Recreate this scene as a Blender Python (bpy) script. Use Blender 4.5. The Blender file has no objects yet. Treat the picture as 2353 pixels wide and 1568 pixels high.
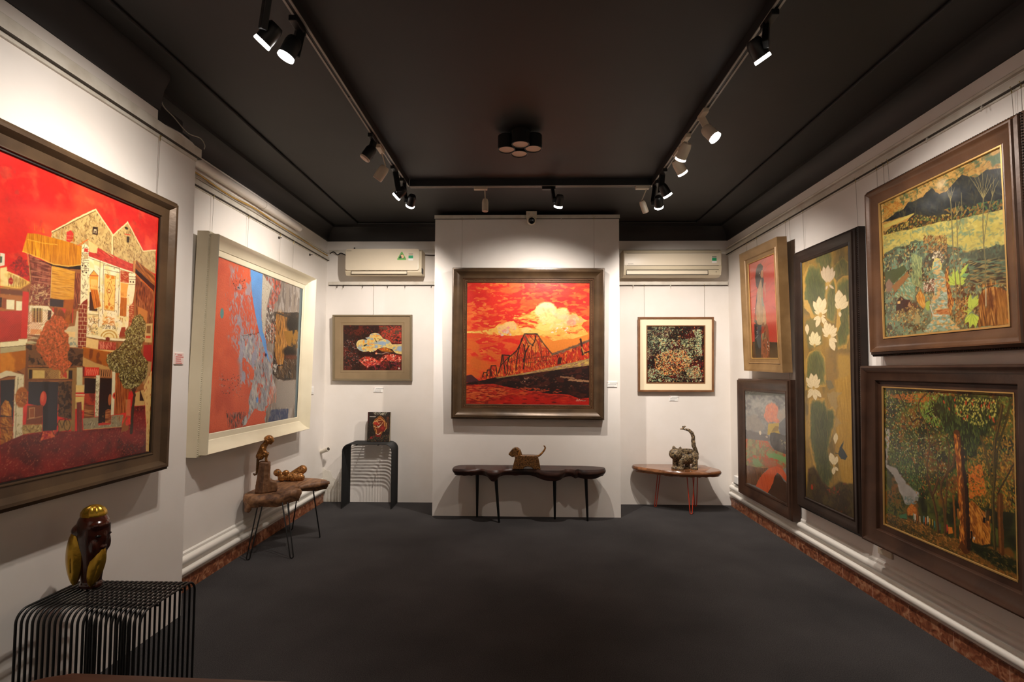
import bpy, bmesh, math, random
import numpy as np
from mathutils import Vector, Matrix, Euler

SC = bpy.context.scene
COL = SC.collection
PI = math.pi

# ----------------------------------------------------------------------------
# tagging and linking
# ----------------------------------------------------------------------------
def tag(o, label=None, cat=None, group=None, kind=None):
    if label: o['label'] = label
    if cat: o['category'] = cat
    if group: o['group'] = group
    if kind: o['kind'] = kind
    return o

def thing(name, label, cat, loc=(0, 0, 0), rot=(0, 0, 0), group=None):
    o = bpy.data.objects.new(name, None)
    o.empty_display_size = 0.05
    COL.objects.link(o)
    o.location = loc
    o.rotation_euler = rot
    return tag(o, label, cat, group)

def link_mesh(name, me, mat=None, parent=None, smooth=None):
    o = bpy.data.objects.new(name, me)
    COL.objects.link(o)
    if mat is not None:
        me.materials.clear()
        me.materials.append(mat)
    if parent is not None: o.parent = parent
    if smooth is not None:
        me.polygons.foreach_set('use_smooth', [True] * len(me.polygons))
        if smooth < 180:
            me.set_sharp_from_angle(angle=math.radians(smooth))
    return o

def obj(name, bm, mat=None, parent=None, smooth=None):
    me = bpy.data.meshes.new(name)
    bm.normal_update()
    bm.to_mesh(me)
    bm.free()
    return link_mesh(name, me, mat, parent, smooth)

def BM(): return bmesh.new()

# ----------------------------------------------------------------------------
# shapes added to a bmesh
# ----------------------------------------------------------------------------
def box(bm, lo, hi, bevel=0, M=None, seg=2):
    vs = [bm.verts.new((x, y, z)) for x in (lo[0], hi[0]) for y in (lo[1], hi[1]) for z in (lo[2], hi[2])]
    fs = [bm.faces.new([vs[i] for i in q]) for q in ((0, 1, 3, 2), (4, 6, 7, 5), (0, 4, 5, 1), (2, 3, 7, 6), (0, 2, 6, 4), (1, 5, 7, 3))]
    if bevel > 0:
        es = list({e for f in fs for e in f.edges})
        r = bmesh.ops.bevel(bm, geom=es, offset=bevel, segments=seg, affect='EDGES', profile=0.5)
        vs = list({v for v in vs if v.is_valid} | {v for f in r['faces'] for v in f.verts})
    if M is not None: bmesh.ops.transform(bm, matrix=M, verts=vs)
    return vs

def prism(bm, pts, z0, z1, M=None, bevel=0):
    """polygon in xy extruded from z0 to z1"""
    a = [bm.verts.new((p[0], p[1], z0)) for p in pts]
    b = [bm.verts.new((p[0], p[1], z1)) for p in pts]
    n = len(pts)
    fs = [bm.faces.new(a[::-1]), bm.faces.new(b)]
    for i in range(n):
        fs.append(bm.faces.new((a[i], a[(i + 1) % n], b[(i + 1) % n], b[i])))
    vs = a + b
    if bevel > 0:
        es = [e for e in fs[0].edges] + [e for e in fs[1].edges]
        r = bmesh.ops.bevel(bm, geom=es, offset=bevel, segments=3, affect='EDGES', profile=0.5)
        vs = list({v for v in vs if v.is_valid} | {v for f in r['faces'] for v in f.verts})
    if M is not None: bmesh.ops.transform(bm, matrix=M, verts=vs)
    return vs

def tube(bm, pts, r, n=8, cap=True, r2=None):
    """round tube along a polyline; r may be a list"""
    P = [Vector(p) for p in pts]
    k = len(P)
    R = r if isinstance(r, (list, tuple)) else [r + ((r2 - r) * i / (k - 1) if r2 is not None else 0) for i in range(k)]
    t0 = (P[1] - P[0]).normalized()
    up = Vector((0, 0, 1)) if abs(t0.z) < 0.9 else Vector((1, 0, 0))
    nx = t0.cross(up).normalized()
    rings = []
    prev = t0
    for i in range(k):
        if i == 0: t = t0
        elif i == k - 1: t = (P[i] - P[i - 1]).normalized()
        else: t = ((P[i + 1] - P[i]).normalized() + (P[i] - P[i - 1]).normalized()).normalized()
        q = prev.rotation_difference(t)
        nx = (q @ nx).normalized()
        prev = t
        ny = t.cross(nx).normalized()
        rings.append([bm.verts.new(P[i] + (nx * math.cos(2 * PI * j / n) + ny * math.sin(2 * PI * j / n)) * R[i]) for j in range(n)])
    for i in range(k - 1):
        for j in range(n):
            bm.faces.new((rings[i][j], rings[i][(j + 1) % n], rings[i + 1][(j + 1) % n], rings[i + 1][j]))
    if cap:
        bm.faces.new(rings[0][::-1]); bm.faces.new(rings[-1])
    return [v for g in rings for v in g]

def lathe(bm, prof, n=24, M=None):
    """profile (r, z) turned about z"""
    rings = []
    vs = []
    for r, z in prof:
        if r < 1e-6:
            v = bm.verts.new((0, 0, z)); rings.append([v]); vs.append(v)
        else:
            g = [bm.verts.new((r * math.cos(2 * PI * j / n), r * math.sin(2 * PI * j / n), z)) for j in range(n)]
            rings.append(g); vs += g
    for a, b in zip(rings, rings[1:]):
        for j in range(n):
            j2 = (j + 1) % n
            if len(a) == 1 and len(b) == 1: continue
            if len(a) == 1: bm.faces.new((a[0], b[j2], b[j]))
            elif len(b) == 1: bm.faces.new((a[j], a[j2], b[0]))
            else: bm.faces.new((a[j], a[j2], b[j2], b[j]))
    for g, rev in ((rings[0], True), (rings[-1], False)):
        if len(g) > 2: bm.faces.new(g[::-1] if rev else g)
    if M is not None: bmesh.ops.transform(bm, matrix=M, verts=vs)
    return vs

def ball(bm, c, r, M=None, u=18, v=12):
    rr = r if isinstance(r, (tuple, list)) else (r, r, r)
    T = Matrix.Translation(c) @ (M if M is not None else Matrix()) @ Matrix.Diagonal((rr[0], rr[1], rr[2], 1))
    return bmesh.ops.create_uvsphere(bm, u_segments=u, v_segments=v, radius=1, matrix=T)['verts']

def capsule(bm, a, b, ra, rb, n=12):
    a = Vector(a); b = Vector(b)
    k = 7
    pts = []; R = []
    d = (b - a).normalized()
    for i in range(k):
        t = -PI / 2 + (PI / 2) * i / (k - 1)
        pts.append(a + d * ra * math.sin(t)); R.append(max(ra * math.cos(t), 1e-4))
    for i in range(k):
        t = (PI / 2) * i / (k - 1)
        pts.append(b + d * rb * math.sin(t)); R.append(max(rb * math.cos(t), 1e-4))
    return tube(bm, pts, R, n)

def extrude_profile(bm, prof, p0, p1, M=None):
    """closed 2-D profile (a, z) swept along y from p0 to p1: x = a"""
    A = [bm.verts.new((a, p0, z)) for a, z in prof]
    B = [bm.verts.new((a, p1, z)) for a, z in prof]
    n = len(prof)
    for i in range(n):
        bm.faces.new((A[i], A[(i + 1) % n], B[(i + 1) % n], B[i]))
    bm.faces.new(A[::-1]); bm.faces.new(B)
    vs = A + B
    if M is not None: bmesh.ops.transform(bm, matrix=M, verts=vs)
    return vs

def fused(name, bm, mat, parent, voxel=0.004, smooth=6, M=None, disp=0.0, dscale=0.02, seed=0):
    """fuses overlapping solids into one continuous skin (voxel remesh + smoothing), result is a plain mesh"""
    bmesh.ops.recalc_face_normals(bm, faces=bm.faces[:])
    me = bpy.data.meshes.new(name); bm.to_mesh(me); bm.free()
    t = bpy.data.objects.new(name + '_tmp', me); COL.objects.link(t)
    m = t.modifiers.new('r', 'REMESH'); m.mode = 'VOXEL'; m.voxel_size = voxel; m.adaptivity = 0
    if smooth:
        m = t.modifiers.new('s', 'SMOOTH'); m.factor = 0.5; m.iterations = smooth
    dg = bpy.context.evaluated_depsgraph_get()
    out = bpy.data.meshes.new_from_object(t.evaluated_get(dg))
    bpy.data.objects.remove(t); bpy.data.meshes.remove(me)
    out.name = name
    if disp:
        n = len(out.vertices)
        co = np.zeros(n * 3); no = np.zeros(n * 3)
        out.vertices.foreach_get('co', co); out.vertices.foreach_get('normal', no)
        co = co.reshape(-1, 3); no = no.reshape(-1, 3)
        d = noise3(co / dscale, seed) * 0.6 + noise3(co / dscale * 2.3, seed + 5) * 0.4
        co += no * ((d - 0.5) * 2 * disp)[:, None]
        out.vertices.foreach_set('co', co.ravel()); out.update()
    return link_mesh(name, out, mat, parent, 180)

def noise3(p, seed=0):
    q = np.floor(p).astype(np.int64); f = p - q; f = f * f * (3 - 2 * f)
    def h(i, j, k):
        n = (i * 73856093) ^ (j * 19349663) ^ (k * 83492791) ^ (seed * 7919 + 13)
        n = (n ^ (n >> 13)) * 1274126177 & 0x7fffffff
        n = (n ^ (n >> 11)) * 668265263 & 0x7fffffff
        return ((n >> 8) & 0xffff) / 65535.0
    i, j, k = q[:, 0], q[:, 1], q[:, 2]; x, y, z = f[:, 0], f[:, 1], f[:, 2]
    l = lambda a, b, t: a + (b - a) * t
    return l(l(l(h(i, j, k), h(i + 1, j, k), x), l(h(i, j + 1, k), h(i + 1, j + 1, k), x), y),
             l(l(h(i, j, k + 1), h(i + 1, j, k + 1), x), l(h(i, j + 1, k + 1), h(i + 1, j + 1, k + 1), x), y), z)

# ----------------------------------------------------------------------------
# materials (all node based)
# ----------------------------------------------------------------------------
def lin(c):
    return tuple(((v / 255) / 12.92 if v / 255 <= 0.04045 else ((v / 255 + 0.055) / 1.055) ** 2.4) for v in c)

def material(name, col, rough=0.6, metal=0.0, col2=None, nscale=8.0, ndetail=4.0, contrast=(0.35, 0.65),
             stretch=(1, 1, 1), bump=0.0, bscale=None, coat=0.0, spec=0.5, rough2=None, lin_in=False):
    m = bpy.data.materials.new(name); m.use_nodes = True
    nt = m.node_tree; nt.nodes.clear()
    out = nt.nodes.new('ShaderNodeOutputMaterial')
    b = nt.nodes.new('ShaderNodeBsdfPrincipled')
    nt.links.new(b.outputs[0], out.inputs[0])
    c1 = col if lin_in else lin(col)
    b.inputs['Base Color'].default_value = (*c1, 1)
    b.inputs['Roughness'].default_value = rough
    b.inputs['Metallic'].default_value = metal
    b.inputs['Specular IOR Level'].default_value = spec
    b.inputs['Coat Weight'].default_value = coat
    if coat: b.inputs['Coat Roughness'].default_value = 0.12
    if col2 is not None or bump or rough2 is not None:
        tc = nt.nodes.new('ShaderNodeTexCoord')
        mp = nt.nodes.new('ShaderNodeMapping'); mp.inputs['Scale'].default_value = stretch
        nt.links.new(tc.outputs['Object'], mp.inputs['Vector'])
        nz = nt.nodes.new('ShaderNodeTexNoise'); nz.inputs['Scale'].default_value = nscale; nz.inputs['Detail'].default_value = ndetail
        nt.links.new(mp.outputs[0], nz.inputs['Vector'])
        if col2 is not None:
            r = nt.nodes.new('ShaderNodeValToRGB')
            r.color_ramp.elements[0].position = contrast[0]; r.color_ramp.elements[1].position = contrast[1]
            r.color_ramp.elements[0].color = (*c1, 1)
            r.color_ramp.elements[1].color = (*(col2 if lin_in else lin(col2)), 1)
            nt.links.new(nz.outputs['Fac'], r.inputs['Fac']); nt.links.new(r.outputs['Color'], b.inputs['Base Color'])
        if rough2 is not None:
            mr = nt.nodes.new('ShaderNodeMapRange'); mr.inputs['To Min'].default_value = rough; mr.inputs['To Max'].default_value = rough2
            nt.links.new(nz.outputs['Fac'], mr.inputs['Value']); nt.links.new(mr.outputs[0], b.inputs['Roughness'])
        if bump:
            n2 = nz
            if bscale:
                n2 = nt.nodes.new('ShaderNodeTexNoise'); n2.inputs['Scale'].default_value = bscale; n2.inputs['Detail'].default_value = 3
                nt.links.new(mp.outputs[0], n2.inputs['Vector'])
            bp = nt.nodes.new('ShaderNodeBump'); bp.inputs['Strength'].default_value = bump; bp.inputs['Distance'].default_value = 0.01
            nt.links.new(n2.outputs['Fac'], bp.inputs['Height']); nt.links.new(bp.outputs[0], b.inputs['Normal'])
    return m

def emitter(name, col, strength):
    m = bpy.data.materials.new(name); m.use_nodes = True
    nt = m.node_tree; nt.nodes.clear()
    out = nt.nodes.new('ShaderNodeOutputMaterial'); e = nt.nodes.new('ShaderNodeEmission')
    e.inputs[0].default_value = (*col, 1); e.inputs[1].default_value = strength
    nt.links.new(e.outputs[0], out.inputs[0])
    return m

def paint_material(name, rough=0.35, coat=0.3, bump=0.15, bscale=60.0):
    """pigment stored per point of the panel; the brushwork relief is procedural"""
    m = bpy.data.materials.new(name); m.use_nodes = True
    nt = m.node_tree; nt.nodes.clear()
    out = nt.nodes.new('ShaderNodeOutputMaterial'); b = nt.nodes.new('ShaderNodeBsdfPrincipled')
    nt.links.new(b.outputs[0], out.inputs[0])
    a = nt.nodes.new('ShaderNodeAttribute'); a.attribute_name = 'pigment'
    tc = nt.nodes.new('ShaderNodeTexCoord')
    nz = nt.nodes.new('ShaderNodeTexNoise'); nz.inputs['Scale'].default_value = bscale; nz.inputs['Detail'].default_value = 5
    nt.links.new(tc.outputs['Object'], nz.inputs['Vector'])
    mr = nt.nodes.new('ShaderNodeMapRange'); mr.inputs['From Min'].default_value = 0.3; mr.inputs['From Max'].default_value = 0.7
    mr.inputs['To Min'].default_value = 0.93; mr.inputs['To Max'].default_value = 1.06
    nt.links.new(nz.outputs['Fac'], mr.inputs['Value'])
    mx = nt.nodes.new('ShaderNodeVectorMath'); mx.operation = 'SCALE'
    nt.links.new(a.outputs['Color'], mx.inputs[0]); nt.links.new(mr.outputs[0], mx.inputs['Scale'])
    nt.links.new(mx.outputs[0], b.inputs['Base Color'])
    b.inputs['Roughness'].default_value = rough
    b.inputs['Coat Weight'].default_value = coat; b.inputs['Coat Roughness'].default_value = 0.15
    bp = nt.nodes.new('ShaderNodeBump'); bp.inputs['Strength'].default_value = bump; bp.inputs['Distance'].default_value = 0.004
    nt.links.new(nz.outputs['Fac'], bp.inputs['Height']); nt.links.new(bp.outputs[0], b.inputs['Normal'])
    return m

M = {}
M['wall'] = material('wall_paint', (234, 228, 222), 0.75, col2=(228, 221, 213), nscale=2.5, bump=0.04, bscale=40)
M['wall_old'] = material('old_plaster', (226, 220, 208), 0.8, col2=(186, 174, 152), nscale=9, contrast=(0.5, 0.75), bump=0.25, bscale=30)
M['trim'] = material('white_gloss_trim', (232, 228, 220), 0.35, bump=0.03, bscale=18)
M['rail'] = material('rail_paint', (214, 208, 196), 0.5, col2=(190, 180, 164), nscale=10, contrast=(0.45, 0.8))
M['ceil'] = material('black_ceiling', (34, 32, 31), 0.6, col2=(41, 38, 37), nscale=1.6, ndetail=6, bump=0.12, bscale=3.0, spec=0.5)
M['black'] = material('black_metal', (16, 16, 16), 0.42)
M['black_soft'] = material('black_soft', (24, 24, 24), 0.55)
M['black_gloss'] = material('black_gloss', (8, 8, 9), 0.12)
M['white_metal'] = material('cream_metal', (205, 190, 168), 0.4)
M['plastic'] = material('cream_plastic', (220, 207, 184), 0.35)
M['plastic_lo'] = material('cream_plastic_aged', (205, 192, 165), 0.4)
M['slot'] = material('dark_slot', (60, 50, 40), 0.7)
M['white'] = material('white_card', (238, 236, 232), 0.5)
M['ink'] = material('ink', (120, 116, 116), 0.6)
M['red_ink'] = material('red_ink', (200, 70, 60), 0.6)
M['pink_card'] = material('pink_card', (236, 214, 206), 0.5)
M['wire'] = material('steel_wire', (150, 142, 132), 0.5)
M['brass'] = material('brass_hook', (190, 170, 120), 0.3, metal=0.8)
M['dark_iron'] = material('dark_iron', (60, 52, 46), 0.5, metal=0.3)
M['green'] = material('sticker_green', (112, 176, 92), 0.4)
M['green_dark'] = material('sticker_dark_green', (26, 66, 54), 0.4)
M['green_label'] = material('sticker_emerald', (40, 158, 104), 0.4)
M['peach'] = material('sticker_peach', (238, 190, 150), 0.4)
M['grey_print'] = material('sticker_grey', (120, 120, 100), 0.5)
M['tube_white'] = material('white_pvc', (222, 214, 206), 0.3)
M['cable_yellow'] = material('yellow_cable', (190, 150, 70), 0.5)
M['cable_white'] = material('white_cable', (190, 184, 172), 0.5)
M['lens_off'] = material('frosted_lens', (205, 180, 160), 0.5)
M['glow'] = emitter('lamp_glow', (1.0, 0.95, 0.88), 14.0)
M['glow_soft'] = emitter('lamp_glow_weak', (1.0, 0.88, 0.74), 4.0)
M['orange_metal'] = material('orange_metal', (196, 62, 34), 0.4)
M['bronze'] = material('bronze_patina', (62, 40, 24), 0.32, metal=0.35, col2=(146, 102, 56), nscale=90, ndetail=6, contrast=(0.34, 0.7), bump=0.3, bscale=60)
M['bronze_bright'] = material('bronze_gold_patina', (96, 58, 28), 0.3, metal=0.4, col2=(186, 128, 66), nscale=80, ndetail=6, contrast=(0.34, 0.66), bump=0.3, bscale=60)
M['verdigris'] = material('verdigris_mosaic', (46, 37, 29), 0.5, metal=0.1, col2=(144, 122, 88), nscale=70, ndetail=4, contrast=(0.4, 0.62), bump=0.5, bscale=90)
M['stone'] = material('dark_glaze', (46, 40, 34), 0.45, col2=(96, 84, 66), nscale=50, bump=0.3)
M['gold'] = material('gold_leaf', (205, 165, 62), 0.26, metal=0.85, col2=(176, 136, 44), nscale=14, bump=0.12, bscale=50)
M['red_wood'] = material('dark_lacquered_wood', (40, 15, 8), 0.2, col2=(74, 30, 15), nscale=7, stretch=(1, 1, 0.25), coat=0.5)

def wood(name, c1, c2, rough, stretch, nscale=6, bump=0.25, coat=0.0):
    m = bpy.data.materials.new(name); m.use_nodes = True
    nt = m.node_tree; nt.nodes.clear()
    out = nt.nodes.new('ShaderNodeOutputMaterial'); b = nt.nodes.new('ShaderNodeBsdfPrincipled')
    nt.links.new(b.outputs[0], out.inputs[0])
    tc = nt.nodes.new('ShaderNodeTexCoord'); mp = nt.nodes.new('ShaderNodeMapping'); mp.inputs['Scale'].default_value = stretch
    nt.links.new(tc.outputs['Object'], mp.inputs['Vector'])
    nz = nt.nodes.new('ShaderNodeTexNoise'); nz.inputs['Scale'].default_value = nscale; nz.inputs['Detail'].default_value = 8; nz.inputs['Distortion'].default_value = 0.8
    nt.links.new(mp.outputs[0], nz.inputs['Vector'])
    n2 = nt.nodes.new('ShaderNodeTexNoise'); n2.inputs['Scale'].default_value = 3.0; n2.inputs['Detail'].default_value = 3
    nt.links.new(tc.outputs['Object'], n2.inputs['Vector'])
    ad = nt.nodes.new('ShaderNodeMath'); ad.operation = 'MULTIPLY_ADD'; ad.inputs[1].default_value = 0.6
    nt.links.new(nz.outputs['Fac'], ad.inputs[0])
    m2 = nt.nodes.new('ShaderNodeMath'); m2.operation = 'MULTIPLY'; m2.inputs[1].default_value = 0.4
    nt.links.new(n2.outputs['Fac'], m2.inputs[0]); nt.links.new(m2.outputs[0], ad.inputs[2])
    r = nt.nodes.new('ShaderNodeValToRGB'); r.color_ramp.elements[0].position = 0.36; r.color_ramp.elements[1].position = 0.64
    r.color_ramp.elements[0].color = (*lin(c1), 1); r.color_ramp.elements[1].color = (*lin(c2), 1)
    nt.links.new(ad.outputs[0], r.inputs[0]); nt.links.new(r.outputs[0], b.inputs['Base Color'])
    b.inputs['Roughness'].default_value = rough; b.inputs['Coat Weight'].default_value = coat
    bp = nt.nodes.new('ShaderNodeBump'); bp.inputs['Strength'].default_value = bump; bp.inputs['Distance'].default_value = 0.006
    nt.links.new(nz.outputs['Fac'], bp.inputs['Height']); nt.links.new(bp.outputs[0], b.inputs['Normal'])
    return m
M['slab_red'] = wood('weathered_slab', (88, 58, 40), (172, 124, 84), 0.55, (5, 1, 5))
M['slab_dark'] = wood('dark_slab', (30, 16, 12), (78, 46, 36), 0.45, (1, 6, 6))
M['slab_polish'] = wood('polished_slab', (96, 58, 34), (152, 102, 68), 0.2, (1, 6, 6), coat=0.4, bump=0.06)
M['stump'] = wood('stump_wood', (70, 44, 28), (132, 90, 56), 0.6, (6, 6, 1))
M['desk'] = wood('brown_desk', (74, 44, 30), (104, 66, 46), 0.4, (1, 6, 6), bump=0.05)

def carpet():
    m = bpy.data.materials.new('charcoal_carpet'); m.use_nodes = True
    nt = m.node_tree; nt.nodes.clear()
    out = nt.nodes.new('ShaderNodeOutputMaterial'); b = nt.nodes.new('ShaderNodeBsdfPrincipled')
    nt.links.new(b.outputs[0], out.inputs[0])
    tc = nt.nodes.new('ShaderNodeTexCoord')
    n1 = nt.nodes.new('ShaderNodeTexNoise'); n1.inputs['Scale'].default_value = 260; n1.inputs['Detail'].default_value = 2
    n2 = nt.nodes.new('ShaderNodeTexNoise'); n2.inputs['Scale'].default_value = 1.7; n2.inputs['Detail'].default_value = 3
    for n in (n1, n2): nt.links.new(tc.outputs['Object'], n.inputs['Vector'])
    ad = nt.nodes.new('ShaderNodeMath'); ad.operation = 'MULTIPLY_ADD'; ad.inputs[1].default_value = 0.3
    nt.links.new(n2.outputs['Fac'], ad.inputs[0]); 
    m2 = nt.nodes.new('ShaderNodeMath'); m2.operation = 'MULTIPLY'; m2.inputs[1].default_value = 0.7
    nt.links.new(n1.outputs['Fac'], m2.inputs[0]); nt.links.new(m2.outputs[0], ad.inputs[2])
    r = nt.nodes.new('ShaderNodeValToRGB'); r.color_ramp.elements[0].position = 0.33; r.color_ramp.elements[1].position = 0.68
    r.color_ramp.elements[0].color = (*lin((37, 36, 37)), 1); r.color_ramp.elements[1].color = (*lin((81, 78, 78)), 1)
    nt.links.new(ad.outputs[0], r.inputs[0]); nt.links.new(r.outputs[0], b.inputs['Base Color'])
    b.inputs['Roughness'].default_value = 0.95; b.inputs['Specular IOR Level'].default_value = 0.15
    bp = nt.nodes.new('ShaderNodeBump'); bp.inputs['Strength'].default_value = 0.6; bp.inputs['Distance'].default_value = 0.004
    nt.links.new(n1.outputs['Fac'], bp.inputs['Height']); nt.links.new(bp.outputs[0], b.inputs['Normal'])
    return m
M['carpet'] = carpet()

def marble_tiles():
    """red marble skirting tiles 30 cm long with pale joints along y"""
    m = bpy.data.materials.new('red_marble_skirting'); m.use_nodes = True
    nt = m.node_tree; nt.nodes.clear()
    out = nt.nodes.new('ShaderNodeOutputMaterial'); b = nt.nodes.new('ShaderNodeBsdfPrincipled')
    nt.links.new(b.outputs[0], out.inputs[0])
    tc = nt.nodes.new('ShaderNodeTexCoord')
    nz = nt.nodes.new('ShaderNodeTexNoise'); nz.inputs['Scale'].default_value = 26; nz.inputs['Detail'].default_value = 8; nz.inputs['Distortion'].default_value = 1.2
    nt.links.new(tc.outputs['Object'], nz.inputs['Vector'])
    r = nt.nodes.new('ShaderNodeValToRGB')
    e = r.color_ramp.elements
    e[0].position = 0.3; e[0].color = (*lin((84, 44, 28)), 1); e[1].position = 0.75; e[1].color = (*lin((196, 148, 112)), 1)
    x = e.new(0.5); x.color = (*lin((138, 80, 52)), 1)
    nt.links.new(nz.outputs['Fac'], r.inputs[0])
    sx = nt.nodes.new('ShaderNodeSeparateXYZ'); nt.links.new(tc.outputs['Object'], sx.inputs[0])
    d = nt.nodes.new('ShaderNodeMath'); d.operation = 'DIVIDE'; d.inputs[1].default_value = 0.3; nt.links.new(sx.outputs['Y'], d.inputs[0])
    fr = nt.nodes.new('ShaderNodeMath'); fr.operation = 'FRACT'; nt.links.new(d.outputs[0], fr.inputs[0])
    lt = nt.nodes.new('ShaderNodeMath'); lt.operation = 'LESS_THAN'; lt.inputs[1].default_value = 0.014; nt.links.new(fr.outputs[0], lt.inputs[0])
    mx = nt.nodes.new('ShaderNodeMix'); mx.data_type = 'RGBA'
    nt.links.new(lt.outputs[0], mx.inputs['Factor']); nt.links.new(r.outputs[0], mx.inputs['A']); mx.inputs['B'].default_value = (*lin((196, 150, 126)), 1)
    nt.links.new(mx.outputs['Result'], b.inputs['Base Color'])
    b.inputs['Roughness'].default_value = 0.4
    return m
M['marble'] = marble_tiles()
# ----------------------------------------------------------------------------
# the room
# ----------------------------------------------------------------------------
WL, WR, WB, WF = -2.14, 2.175, 5.51, -1.6      # left, right, back, front wall planes
PX = -1.935                                    # face of the thicker front part of the left wall
PY = 2.94                                      # where that part ends
CZ = 2.95                                      # ceiling

def structure(name, bm, mat, smooth=None):
    o = obj(name, bm, mat, None, smooth)
    o['kind'] = 'structure'
    return o

bm = BM(); box(bm, (WL - .15, WF - .15, -.1), (WR + .15, WB + .15, 0)); structure('floor', bm, M['carpet'])
bm = BM(); box(bm, (WL - .15, WF - .15, CZ + .012), (WR + .15, WB + .15, CZ + .1))
# plain border band that leaves a slightly raised field in the middle
gx0, gx1, gy1, gy0 = -1.765, 1.80, 5.355, -1.2
for lo, hi in (((WL - .15, WF - .15), (gx0, WB + .15)), ((gx1, WF - .15), (WR + .15, WB + .15)), ((gx0, gy1), (gx1, WB + .15)), ((gx0, WF - .15), (gx1, gy0))):
    box(bm, (lo[0], lo[1], CZ), (hi[0], hi[1], CZ + .012))
structure('ceiling', bm, M['ceil'])
# thin bead round the raised field
bm = BM()
for p, q in (((gx0, gy0), (gx0, gy1)), ((gx1, gy0), (gx1, gy1)), ((gx0, gy1), (gx1, gy1))):
    tube(bm, [(p[0], p[1], CZ), (q[0], q[1], CZ)], 0.009, 6)
structure('trim_1', bm, M['ceil'], 60)

# dark coving between walls and ceiling
cov = [(0.0, 2.795), (0.012, 2.795), (0.018, 2.835), (0.04, 2.88), (0.075, 2.915), (0.105, 2.925), (0.105, CZ), (0.0, CZ)]
bm = BM(); extrude_profile(bm, [(WL + a, z) for a, z in cov], 2.6, WB); structure('cornice_left', bm, M['ceil'], 40)
bm = BM(); extrude_profile(bm, [(WR - a, z) for a, z in cov][::-1], WF, WB); structure('cornice_right', bm, M['ceil'], 40)
bm = BM(); extrude_profile(bm, [(WB - a, z) for a, z in cov][::-1], WL, WR, Matrix(((0, 1, 0, 0), (1, 0, 0, 0), (0, 0, 1, 0), (0, 0, 0, 1))))
bmesh.ops.recalc_face_normals(bm, faces=bm.faces[:]); structure('cornice_back', bm, M['ceil'], 40)

bm = BM(); box(bm, (WL - .12, PY - .05, 0), (WL, WB, CZ)); structure('wall_left', bm, M['wall'])
bm = BM(); box(bm, (WR, WF, 0), (WR + .12, WB, CZ)); structure('wall_right', bm, M['wall'])
bm = BM(); box(bm, (WL - .12, WB, 0), (WR + .12, WB + .12, CZ)); structure('wall_back', bm, M['wall'])
bm = BM(); box(bm, (WL - .12, WF - .12, 0), (WR + .12, WF, CZ)); structure('wall_front', bm, M['wall'])
# thicker front length of the left wall: lower part, and the shorter part above the ledge
bm = BM(); box(bm, (WL - .12, WF, 0), (PX, PY, 2.645)); box(bm, (WL - .12, WF, 2.645), (PX, 2.62, 2.757)); structure('wall_left_pier', bm, M['wall'])
bm = BM(); box(bm, (WL - .12, WF, 2.757), (PX + .004, 2.62, CZ)); 
extrude_profile(bm, [(PX, 2.757), (PX + .012, 2.757), (PX + .03, 2.86), (PX + .06, 2.92), (PX + .06, CZ), (PX, CZ)], WF, 2.62)
structure('cornice_pier', bm, M['ceil'], 40)
bm = BM(); box(bm, (PX - .01, WF, 2.632), (PX + .026, PY + .015, 2.69), 0.003); box(bm, (PX - .004, WF, 2.612), (PX + .012, PY - .002, 2.634), 0.002)
structure('trim_2', bm, M['rail'])

# free standing display wall in the middle of the back wall
DX0, DX1, DY = -0.878, 0.927, 5.01
bm = BM(); box(bm, (DX0, DY, 0), (DX1, WB, 2.922)); structure('wall_display', bm, M['wall'])
bm = BM(); box(bm, (DX0 - .006, DY - .016, 2.886), (DX1 + .006, DY + .01, 2.924), 0.003); structure('trim_3', bm, M['rail'])

# skirting: tiles below, white double moulding above
def skirting(side, x, sgn, y0, y1):
    bm = BM(); extrude_profile(bm, [(x, 0), (x + sgn * .02, 0), (x + sgn * .02, .086), (x, .086)][::sgn], y0, y1)
    bmesh.ops.recalc_face_normals(bm, faces=bm.faces[:]); structure('baseboard_' + side, bm, M['marble'])
    prof = [(0, .086), (.008, .086), (.010, .112), (.034, .114)]
    for k in range(7):
        t = -PI / 2 + PI * k / 6; prof.append((.034 + .010 * math.cos(t), .1305 + .0165 * math.sin(t)))
    prof += [(.020, .150), (.016, .162), (.020, .174)]
    for k in range(7):
        t = -PI / 2 + PI * k / 6; prof.append((.024 + .014 * math.cos(t), .197 + .021 * math.sin(t)))
    prof += [(.012, .222), (.012, .238), (.004, .246), (0, .247)]
    bm = BM(); extrude_profile(bm, [(x + sgn * a, z) for a, z in prof], y0, y1)
    bmesh.ops.recalc_face_normals(bm, faces=bm.faces[:]); structure('trim_' + ('4' if side == 'left' else '5'), bm, M['trim'], 40)
skirting('left', WL, 1, PY, WB - .02)
skirting('right', WR, -1, WF, WB - .03)

# picture rails
bm = BM(); box(bm, (WR - .022, WF, 2.645), (WR, WB, 2.685), 0.003); box(bm, (WR - .008, WF, 2.632), (WR, WB, 2.646))
extrude_profile(bm, [(WR, 2.70), (WR - .018, 2.703), (WR - .024, 2.712), (WR - .012, 2.722), (WR, 2.726)], WF, WB)
bmesh.ops.recalc_face_normals(bm, faces=bm.faces[:]); structure('trim_6', bm, M['rail'])
bm = BM(); box(bm, (WL, PY, 2.585), (WL + .024, WB, 2.622), 0.003); box(bm, (WL, PY, 2.574), (WL + .008, WB, 2.586))
box(bm, (WL, PY, 2.655), (WL + .016, WB, 2.672), 0.003); structure('trim_7', bm, M['rail'])
bm = BM(); box(bm, (WL + .03, WB - .02, 2.315), (DX0, WB, 2.352), 0.003); structure('trim_8', bm, M['rail'])
bm = BM(); box(bm, (DX1, WB - .02, 2.313), (WR - .012, WB, 2.352), 0.003); structure('trim_9', bm, M['rail'])
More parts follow.
